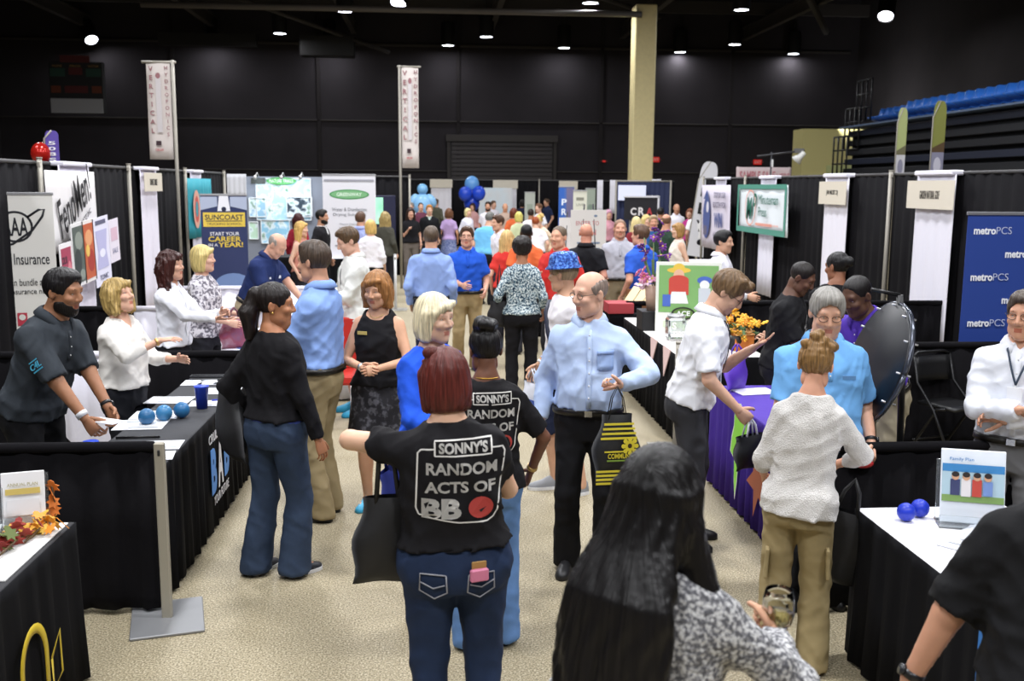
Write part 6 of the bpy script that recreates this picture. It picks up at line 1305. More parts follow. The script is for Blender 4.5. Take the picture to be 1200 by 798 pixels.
for sx in (-1, 1):
    b = MB(); pts = [on_back(sx * u, z) for u, z in ((.045, .90), (.145, .905), (.148, .83), (.09, .795), (.04, .825), (.045, .90))]; b.tube(pts, .0035, 4); b.tube([on_back(sx * u, z) for u, z in ((.05, .86), (.095, .845), (.145, .87))], .003, 4); I['bpart']('pocket_seam', b, plain('#8f9098'), jn)
b = MB(); b.box(on_back(.085, .90, .034), (.075, .02, .05), b=.009, R=RZ(.3)); I['bpart']('phone_pouch', b, plain('#d07a98', .4), jn); b = MB(); b.box(on_back(.085, .935, .024), (.06, .006, .03), R=RZ(.25)); I['bpart']('leather_patch', b, plain('#a8824a', .6), jn)
sonny1 = I
q = I['world']((-.27, .05, 1.16)); bag('black shopping tote hanging from the arm of the auburn haired woman', q, 4, .22, .34, .10, '#1b1b1d', .24, .1, flare=.3, apex=I['world'](I['S'][-1] * .6 + I['El'][-1] * .4 + np.array([0, 0, .06])))
I = person("woman with black upswept hair seen from behind in printed black T-shirt and light blue jeans", 570, 384, h=1.58, s=247, face=186, fem=True, skn='#6b4432', hair='topbun', hcol='#141214', top=P_('tee', BK, d=.018, hem=.90, slen=.85, loose=.8), bottom=dict(kind='jeans', mat=denim_l, hem=.085, knee=.085), shoes='#1c1c20', w=1.06, R=(.27, .12, .93), Rhint=(1, -.5, 0), head=(6, 12, 0), L=(-.1, .3, 1.1), Lhint=(-1, -.5, -.5))
tee_print(I, .0, 1.265, 1.12, kz=1.04); wristband(I, 1, '#c9a86a', .02, .8, 'bracelet'); b = MB(); b.tube([I['T']((.062 * math.cos(a), -.012 + .062 * math.sin(a), 1.497)) for a in np.linspace(0, 6.283, 25)], .003, 5); I['bpart']('necklace', b, plain('#c9a040', .3, .8))
# woman in black cardigan, left
I = person('dark haired woman in black cardigan and flared jeans standing at the near left table', 318, 336, h=1.69, s=209, face=140, fem=True, skn='#a8704e', hair='ponytail', hcol='#1d1614', top=P_('sweater', '#121114', 'long', d=.016, hem=.97, name='cardigan'), bottom=dict(kind='jeans', mat=denim_m, hem=.098, knee=.074), shoes='#1f2228', sole='#d8d8d8', w=1.13, head=(-50, 5, 0), R=(.30, .06, .86), L=(-.22, .0, .95), Lhand='grip', feet=((.11, .05), (-.11, -.06)))
b = MB(); b.sheet(np.array([[on_ for on_ in [I['T']((ww * math.sin(a), ww * .68 * math.cos(a), z)) for z in (.915, .99)]] for a in np.linspace(0, 2 * math.pi, 30) for ww in [.203]]), .004); I['bpart']('blue_undershirt', b, plain('#2a3a78', .8)); b = MB(); b.ball(I['hp']((.083, -.0, -.038)), .008, 8, 6); I['bpart']('earring', b, plain('#d8b060', .3, .9))
q = I['world']((-.33, -.06, 1.12)); bag('large black shopping tote on the shoulder of the woman in black cardigan', q, 120, .34, .42, .14, '#242426', .30, .09, flare=.15, apex=I['world'](I['S'][-1] + np.array([-.01, 0, .075])))
# man in blue shirt
I = person('tall man in light blue dress shirt and khaki trousers in left profile', 372, 281, h=1.87, s=178, face=-105, skn='#c48e70', hair='short', hcol='#4a3d33', top=P_('dress', '#86a4dc', 'long', tuck=True), bottom=B_('#9a8a68'), shoes='#121214', belly=.03, head=(-12, 6, 0), R=(.12, .34, 1.12), L=(-.10, .36, 1.12), Rhand='half', Lhand='half', w=1.04)
# woman in sleeveless black
I = person('woman with reddish brown hair and gold name badge in sleeveless black dress', 443, 320, h=1.66, s=172, face=-12, fem=True, skn='#cf9a78', hair='wavy', hcol='#9a6a3c', top=P_('tank', '#1a191c', 'none', scoop=.055, hem=.94), bottom=dict(kind='skirt', mat=mat('skirt_print', '#1e1d22', .8, pal=[(0, '#121114'), (.5, '#1d1c22'), (.62, '#55555c'), (1, '#24242a')], pscale=20), zhem=.56), shoes='#3aa0c8', w=1.05, R=(.04, .26, 1.10), L=(-.06, .27, 1.10), Rhand='half', Lhand='half', Rhint=(1, -.7, -.2), Lhint=(-1, -.7, -.2), head=(-12, 12, 0))
b = MB(); b.box(I['tor'](.085, 1.33, True, .006), (.075, .006, .025), R=RZ(-.2)); I['bpart']('name_badge', b, plain('#d8c070', .35, .3)); b = MB(); b.tube([I['T']((.06 * math.cos(a), .01 + .085 * math.sin(a), 1.485 - .05 * max(0, math.sin(a)))) for a in np.linspace(-.4, 3.5, 18)], .0025, 5); I['bpart']('necklace', b, plain('#d8b878', .3, .8)); wristband(I, 1, '#d0d0d0', .02, .8, 'bracelet')
# woman in blue jacket
I = person('platinum blonde woman in bright royal blue jacket with bare legs and sandals', 506, 347, h=1.69, s=229, face=38, fem=True, skn='#d8ac92', hair='bob', hcol='#e2d6b4', top=P_('jacket', '#2457d6', '34', d=.026, hem=.74, flare=.05, vneck=.10, loose=.8), bottom=dict(kind='skirt', mat=mat('skirt_leaf', '#5a5a6a', .8, pal=[(0, '#2a3560'), (.45, '#4a5578'), (.55, '#a08a70'), (1, '#c9b8a0')], pscale=18), zhem=.58, flare=.02), shoes='#8a7a64', w=1.05, R=(.10, .34, 1.08), L=(-.12, .34, 1.10), Rhand='grip', Lhand='half', Rhint=(.8, -1, -.3), head=(8, 4, 0))
b = MB(); b.tube([I['tor'](u, z, True, .012) for u, z in ((-.075, 1.46), (-.05, 1.40), (-.015, 1.33), (0, 1.2), (.0, 1.0), (.0, .82))], .008, 5, flat=.4); b.tube([I['tor'](u, z, True, .012) for u, z in ((.075, 1.46), (.05, 1.40), (.015, 1.33))], .014, 5, flat=.4); I['bpart']('lapel', b, cloth('#1c48b8'))
wristband(I, 1, '#d8d4c8', .03, .5, 'bracelet'); 
q = I['world']((.33, .12, .93)); bag('navy blue paper tote hanging behind the woman in blue jacket', q, 38, .28, .26, .10, '#1d2a78', .12, .1, tilt=-24)
q = I['hands'][1]['pos']; b = MB(); b.tube([(0, 0, 0), (.10, .0, .05)], .007, 8); o = b.build('pen', plain('#e4e4e8', .3), None, tuple(I['world'](q))); tag(o, 'white pen in the hand of the woman in blue jacket', 'pen')
# bald man with drawstring bag
I = person('bald man with glasses in pale blue shirt and black trousers holding a drawstring bag', 692, 318, h=1.765, s=206, face=-8, skn='#d8a68c', hair='fringe', hcol='#8a7a70', top=P_('dress', '#b6c9e8', 'long', tuck=True), bottom=B_('#131316', hem=.08), shoes='#1a1a1c', w=1.03, belly=.05, wid=.97, glasses='#5a5048', head=(-52, 8, 0), R=(.27, .05, .90), L=(-.16, .30, 1.17), Lhand='grip', Lhint=(-1, -.5, -.2), Lpalm=(.6, .2, .6), feet=((.11, .03), (-.12, .01)))
b = MB(); G = [[I['tor'](u, z, True, .007) for z in np.linspace(1.22, 1.33, 5)] for u in np.linspace(-.135, -.045, 5)]; b.sheet(np.array(G), .004); pk = I['bpart']('chest_pocket', b, cloth('#9fb7e0')); b = MB(); G = [[I['tor'](u, z, True, .010) for z in (1.305, 1.33)] for u in np.linspace(-.137, -.043, 5)]; b.sheet(np.array(G), .004); I['bpart']('pocket_flap', b, cloth('#93abd8'), pk)
hq = I['world'](I['hands'][-1]['pos'])
cmds = [('r', 0, .335 - i * .026, .165 + i * .012, .012, 0) for i in range(4)] + [('r', 0, .075 - i * .022, .245, .012, 0) for i in range(4)] + [('t', 'COMMUNITY', .02, .16, .028, .16, 0, .02), ('d', .06, .215, .028, .03, 0), ('d', .06, .215, .012, .013, 1), ('r', .02, .135, .17, .008, 2), ('r', -.02, .185, .12, .008, 0)] + [('d', .06 + .036 * math.cos(a), .215 + .038 * math.sin(a), .012, .012, 0) for a in np.arange(8) * math.pi / 4]
bag('black and yellow striped drawstring bag with sunflower print held by the bald man', hq + np.array([.05, -.05, -.15]), 5, .25, .38, .10, '#1f2022', .15, .1, cmds, ['#d8c83a', '#3a2a14', '#7a9a3a'], nm='drawstring_bag', top=.66, hcol='#141414', hr=.003)
# hat man
I = person('man in blue sequinned hat and white shirt behind the bald man', 664, 300, h=1.74, s=163, face=-75, skn='#c99878', hair='short', hcol='#9a8466', top=P_('tee', '#e4e0e4', 'elbow', hem=.90, loose=.7), bottom=B_('#20263c', 'shorts'), shoes='#8a8c90', sole='#e0e0e0', head=(-48, 5, 0), R=(.28, .10, .92), L=(-.2, .1, .95), feet=((.11, .05), (-.10, -.08)))
hm = mat('sequins', '#2b56b8', .25, .5, pal=[(0, '#101f50'), (.42, '#1c3a86'), (.5, '#2c5cb4'), (.6, '#5a8ad4'), (1, '#9ab8ea')], pscale=55, ptype='noise', bump=.8, bscale=150); b = MB(); Rh = I['Rh']
b.lathe([(.001, .155), (.06, .15), (.092, .13), (.105, .07), (.108, .055), (.128, .034), (.131, .027), (.10, .04), (.001, .045)], 28); b.v = [v * (1, 1.08, 1) @ Rh.T + I['hc'] + Rh @ np.array([0, -.01, .015]) for v in b.v]; I['bpart']('hat', b, hm)
wristband(I, 1, '#e6e6ea', .02, 0, 'wristband'); wristband(I, 1, '#a8b0d8', .012, 0, 'wristband', .065)
b = MB(); pts = [I['tor'](u, z, True, .012) for u, z in ((.10, 1.44), (.06, 1.36), (-.02, 1.22), (-.10, 1.06))]; b.tube(pts, .018, 6, flat=.25); b.tube([I['tor'](u, z, False, .012) for u, z in ((.10, 1.44), (.04, 1.34), (-.06, 1.18))], .018, 6, flat=.25); I['bpart']('shoulder_strap', b, plain('#1d2238'))
q = I['world']((.24, .16, .80)); bag('white and blue plastic bag beside the bald man\'s right arm', q, -60, .26, .30, .10, '#dfe3ee', .10, cmds=[('r', 0, .1, .24, .16, 0)], cols=['#3a56a8'])
# floral blouse
flo = mat('floral', '#2a3a4c', .85, pal=[(0, '#16202e'), (.40, '#1f2e42'), (.47, '#3f6a80'), (.55, '#c6d2d4'), (.66, '#dfe4e2'), (1, '#8fa8ac')], pscale=62)
I = person('woman with short dark curls in blue and white floral blouse and black trousers, back turned', 612, 281, h=1.69, s=110, face=176, fem=True, skn='#a87050', hair='afro', hcol='#1c1614', top=dict(kind='blouse', mat=flo, sleeve='34', hem=.92, loose=.6), bottom=B_('#141317', hem=.075), shoes='#141316', w=1.06, L=(-.26, .14, 1.0), R=(.25, .1, .92), head=(0, 4, 0))
q = I['world']((-.25, .02, 1.06)); bag('black shoulder bag of the woman in floral blouse', q, 176, .24, .28, .10, '#17161a', .40, .06)
# man in white polo at right
I = person('man with tousled brown hair, glasses and black lanyard in white polo shirt, looking down', 813, 317, h=1.775, s=191, face=72, skn='#d0a083', hair='tousled', hcol='#6a5238', top=P_('polo', '#e9e9ec', 'short', hem=.92, slen=.85, loose=.7), bottom=B_('#36363a', hem=.08), shoes='#101012', w=1.06, lean=13, glasses='#4a4038', head=(-6, 34, 0), R=(.20, .30, .92), Rhint=(.6, -.8, .0), L=(-.08, .37, 1.25), Lhand='point', Lpalm=(.2, .1, 1), Rhand='grip', Lhint=(-.6, -1, -.4), feet=((.10, .0), (-.10, .02)))
lanyard(I, '#17171a', '#dfe3ea', 1.10); q = I['world'](I['hands'][1]['pos'])
bag('small black paper bag with white cord handles held by the man in white polo', q + np.array([.02, .0, -.10]), 30, .25, .21, .09, '#161618', .10, .1, hcol='#e4e4e8', top=1.0)
# woman in white knit
knit = mat('knit_white', '#dddad6', .9, bump=1.0, bscale=190, vary=.06, vscale=160)
I = person('woman with messy blonde brown bun in white knit sweater and khaki cargo trousers, back turned', 946, 414, h=1.56, s=260, face=162, fem=True, skn='#c98f72', hair='bun', hcol='#86663e', top=dict(kind='sweater', mat=knit, sleeve='34', hem=.86, loose=.55, d=.02, scoop=None), bottom=B_('#978762', hem=.085, knee=.082), shoes='#d4cfc6', sole='#efefef', w=.93, R=(.20, .34, 1.04), Rhint=(1, -.5, -.3), L=(-.18, .28, .98), head=(-8, 14, 0), roll=4, lean=5, Rhand='half')
for sx, z in ((1, .62), (-1, .60)):
    b = MB(); b.box((sx * .152, -.02, z), (.02, .14, .16), b=.008, R=RY(-sx * .05)); I['bpart']('cargo_pocket', b, cloth('#978762'))
q = I['world']((.26, .22, .82)); bag('black fabric tote hanging from the arm of the woman in white knit sweater', q, 150, .28, .36, .10, '#1c1c1e', .16, .1, tilt=-10)
# man in light blue polo
I = person('grey haired man with glasses in light blue polo shirt facing the camera', 968, 346, h=1.72, s=222, face=-6, skn='#c8957a', hair='sideback', hcol='#8d8a84', top=P_('polo', '#6fa9e0', 'short', hem=.90, slen=.85, loose=.8), bottom=B_('#24262c'), shoes='#141416', w=1.16, belly=.045, glasses='#3a3836', head=(-6, 17, 0), L=(-.25, .12, .93), Lhand='grip', R=(.16, .30, 1.05), Rhand='half')
wristband(I, -1, '#1a1a1c'); q = I['world'](I['hands'][-1]['pos']); b = MB(); b.ball((0, 0, 0), (.055, .03, .025), 12, 8); b.box((-.03, 0, .0), (.05, .02, .012)); o = b.build('red_phone_case', plain('#b02a2e', .35), None, tuple(q + np.array([-.04, -.02, -.02]))); tag(o, 'small dark red case in the hand of the man in light blue polo', 'case')
b = MB(); b.box(I['tor'](-.10, 1.30, True, .006), (.075, .003, .022)); I['bpart']('embroidery', b, plain('#5a88b8'))
# black shirted pair and man in purple
I = person('bald dark skinned man in black printed T-shirt looking down in the right booth', 919, 306, h=1.70, s=152, face=58, skn='#5c3d2e', hair='buzz', hcol='#1a1412', top=P_('tee', '#17171a', 'short', hem=.9, slen=.9), bottom=B_('#1d1d22'), lean=8, head=(-5, 28, 0), R=(.14, .38, .98), L=(-.10, .38, 1.0), w=1.1, Lhand='half')
b = MB(); text(b, 'Sc', np.array([-.03, .35, 1.27]), (-1, 0, 0), (0, 0, 1), .11, .15, 0, .02, .3); text(b, 'ony', np.array([-.04, .35, 1.17]), (-1, 0, 0), (0, 0, 1), .07, .13, 0, .02, .3); conform(I, b, True, .004, (0, -1, 0)); I['bpart']('lettering', b, plain('#d8d8d8', .7), I['sho'])
I = person('person with black hair bun in loose black top, back turned, right booth', 982, 300, h=1.70, s=138, face=160, fem=True, skn='#8a5a42', hair='bunlow', hcol='#121113', top=P_('sweater', '#151417', 'long', loose=.8), bottom=B_('#17171a'), w=1.25, head=(52, 8, 0), R=(.1, .35, 1.0), L=(-.1, .35, 1.0))
I = person('dark skinned man in purple polo and khaki trousers bending beside the prize wheel', 1040, 352, h=1.76, s=180, face=-62, skn='#54382a', hair='buzz', hcol='#141011', top=P_('polo', '#4a2f9a', 'short', tuck=True), bottom=B_('#a0967e'), shoes='#1a1a1c', lean=24, head=(0, 14, 0), R=(.18, .46, .92), L=(-.16, .46, .92), Rhand='half', w=1.04)
# man with arms crossed at right edge
I = person('man in white dress shirt with arms crossed and steel watch at the right picture edge', 1203, 350, h=1.72, s=226, face=-38, skn='#c0896c', hair='short', hcol='#4a4038', top=P_('dress', '#e3e6ee', 'long', tuck=True), bottom=B_('#6c6c6e'), shoes='#141416', w=1.08, R=(-.04, .26, 1.17), L=(.03, .21, 1.10), Rhand='relax', Lhand='half', Rhint=(1, -.2, -.8), Lhint=(-1, -.2, -.8), Rdir=(-1, -.1, .1), Ldir=(1, -.3, .1), glasses='#504a46', head=(-10, 4, 0))
wristband(I, -1, '#b8b8b4', .022, .9); lanyard(I, '#3a4658', '#e8eaee', 1.22)
# dark haired woman in front
swm = mat('sweater_mottled', '#8a8a8c', .95, bump=.6, bscale=120, pal=[(0, '#3a3a3e'), (.42, '#5d5d62'), (.5, '#8f8f92'), (.58, '#c4c4c4'), (1, '#dedede')], pscale=95)
I = person('woman with long straight black hair in mottled grey sweater holding a wine glass, bottom centre', 772, 531, h=1.65, s=520, face=152, fem=True, skn='#c08c6c', hair='longstraight', hcol='#0f0d0e', top=dict(kind='sweater', mat=swm, sleeve='long', hem=.9, d=.02, loose=.5), bottom=B_('#1b1b20', hem=.06), w=1.06, R=(.24, .33, 1.20), Rhand='grip', Rhint=(1, -.6, -.7), Rpalm=(-.8, .5, .0), Rdir=(-.2, .9, .25), L=(-.15, .25, 1.1), head=(-18, 10, 0))
q = I['world'](I['hands'][1]['pos'])
gl = empty('wine_glass', q + np.array([.025, -.03, -.115]), 0, 'stemmed glass of pale wine held by the woman with long black hair', 'glass'); gm = mat('clear_glass', '#f4f6f6', .03, trans=1.0, ior=1.18)
b = MB(); b.lathe([(.001, 0), (.034, .001), (.034, .004), (.009, .010), (.006, .03), (.006, .085), (.012, .095), (.034, .115), (.042, .145), (.040, .18), (.034, .205), (.032, .205), (.038, .18), (.040, .145), (.032, .118), (.001, .099)], 24); b.build('glass_bowl', gm, gl); b = MB(); b.lathe([(.001, .100), (.030, .118), (.0385, .143), (.001, .1432)], 20); b.build('wine', mat('wine_pale', '#d8cc90', .05, trans=.9), gl)
# man in black, bottom right
I = person('broad man in black T-shirt leaning over the white table, back turned, bottom right corner', 1282, 520, h=1.66, s=450, face=160, skn='#b98264', hair='short', hcol='#2a221e', top=P_('tee', '#121214', 'short', slen=.95, hem=.86, d=.02, loose=.7), bottom=B_('#1c1c22'), w=1.24, lean=18, L=(-.42, .10, .86), Lhint=(-1, -.5, 0), R=(.2, .4, 1.0), head=(-20, 22, 0))
wristband(I, -1, '#1a1a1c', .025)
# left booth: bearded man, blonde woman
I = person('bearded man in dark grey polo leaning on the rail at the left picture edge', 28, 323, h=1.80, s=204, face=72, skn='#9a6a4c', hair='short', hcol='#141113', beard='#17120f', top=P_('polo', '#33383e', 'short', hem=.9, slen=.95, loose=.6), bottom=B_('#141417'), w=1.07, lean=20, head=(0, 2, 0), R=(.16, .50, .87), L=(-.02, .52, .86), Rhand='half', Lhand='half', Rhint=(.3, -1, 0), Lhint=(-.3, -1, 0))
wristband(I, 1, '#c9c9cc', .03, .1, 'wristband'); wristband(I, -1, '#1a1a1c'); b = MB(); c = (I['S'][1] * .42 + I['El'][1] * .58); d_ = (I['El'][1] - I['S'][1]); d_ /= np.linalg.norm(d_); nrm = np.array([1, .0, .0]); nrm = nrm - d_ * (nrm @ d_); nrm /= np.linalg.norm(nrm); xx = np.cross(-d_, nrm); text(b, 'C4L', c + nrm * .072, xx, -d_, .034, .075, 0, .02, .2); panel(b, c + nrm * .071 + d_ * .028, xx, -d_, .07, .008, 0); panel(b, c + nrm * .071 - d_ * .028, xx, -d_, .06, .006, 0); I['bpart']('sleeve_logo', b, plain('#4aa8c8'), I['sho'])
r_ = I['world']((.12, .56, .88)); paper('white card held at the rail by the bearded man', r_[0], r_[1], .93, 60, .10, .20, '#dcdde2', cat='card', nm='card')
I = person('woman with curly blonde hair gesturing in a loose white blouse, near left booth', 138, 326, h=1.60, s=174, face=72, fem=True, skn='#d0a086', hair='bobcurl', hcol='#ab9058', top=P_('blouse', '#e8e4de', '34', hem=.97, loose=.9, vneck=.12, d=.022), bottom=B_('#1e1f25'), w=1.06, head=(-4, -14, 0), R=(.10, .40, 1.34), L=(-.14, .38, 1.16), Rhand='spread', Lhand='spread', Rpalm=(-.3, .4, -1), Rdir=(-.1, 1, .15), Rhint=(1, -.4, -.8))
b = MB(); b.box(I['tor'](.055, 1.24, True, .008), (.06, .004, .04)); I['bpart']('name_badge', b, plain('#c8909a')); wristband(I, 1, '#d8b070', .018, .8, 'bracelet')
I = person('woman with long dark red curls in white shirt pointing, second left booth', 198, 297, h=1.68, s=140, face=76, fem=True, skn='#c8967c', hair='longcurl', hcol='#3a1a16', top=P_('dress', '#e8e9f0', 'long', hem=.94, loose=.5), bottom=B_('#15151a'), head=(-4, -4, 0), R=(.10, .47, 1.20), L=(-.1, .42, 1.22), Rhand='spread', Rpalm=(-.2, 0, 1), Rhint=(.8, -.6, -.7))
prt = mat('print_grey', '#b8b4bc', .85, pal=[(0, '#3a3842'), (.45, '#77737e'), (.52, '#d8d4da'), (1, '#e8e4e8')], pscale=38)
I = person('woman with blonde bob in grey patterned blouse, laughing, second left booth', 236, 294, h=1.68, s=128, face=80, fem=True, skn='#d4a48c', hair='bob', hcol='#cdb878', top=dict(kind='blouse', mat=prt, sleeve='34', hem=.9, loose=.7), bottom=B_('#2a2a30'), w=1.1, head=(-3, -3, 0), R=(.15, .3, 1.05), L=(-.1, .3, 1.1), glasses=None)
I = person('balding man in navy polo bending over the white table, third left booth', 293, 263, h=1.80, s=108, face=66, skn='#cf9c82', hair='fringe', hcol='#9a928a', top=P_('polo', '#22305e', 'short', tuck=True), bottom=B_('#b8a88c'), lean=24, w=1.12, belly=.03, head=(0, 30, 0), R=(.16, .40, .84), L=(-.22, .52, .92), Rhint=(.5, -1, 0), Lhand='spread')
b = MB(); b.box(I['tor'](-.09, 1.31, True, .006), (.04, .004, .03)); b.box(I['tor'](.09, 1.31, True, .006), (.03, .004, .02)); I['bpart']('chest_logo', b, plain('#d8dce8')); wristband(I, -1, '#1c1c1e')
I = person('young man with brown hair in white striped track jacket over a dark shirt', 414, 268, h=1.84, s=121, face=-72, skn='#d0a088', hair='short', hcol='#54402c', top=P_('jacket', '#dfe0dc', 'long', hem=.90, open=True, inner='#1d1d22', collar=True), bottom=B_('#cfc8ba', 'shorts'), shoes='#2a9ac4', head=(0, 24, 0), R=(.10, .34, 1.12), L=(-.12, .36, 1.12), Rhand='half', Lhand='half')
for u in (.10, .13, .155):
    b = MB(); b.tube([I['tor'](u, z, True, .004) for z in np.linspace(1.1, 1.38, 8)], .004, 4); I['bpart']('stripe', b, plain('#8a948c'), I['sho'])
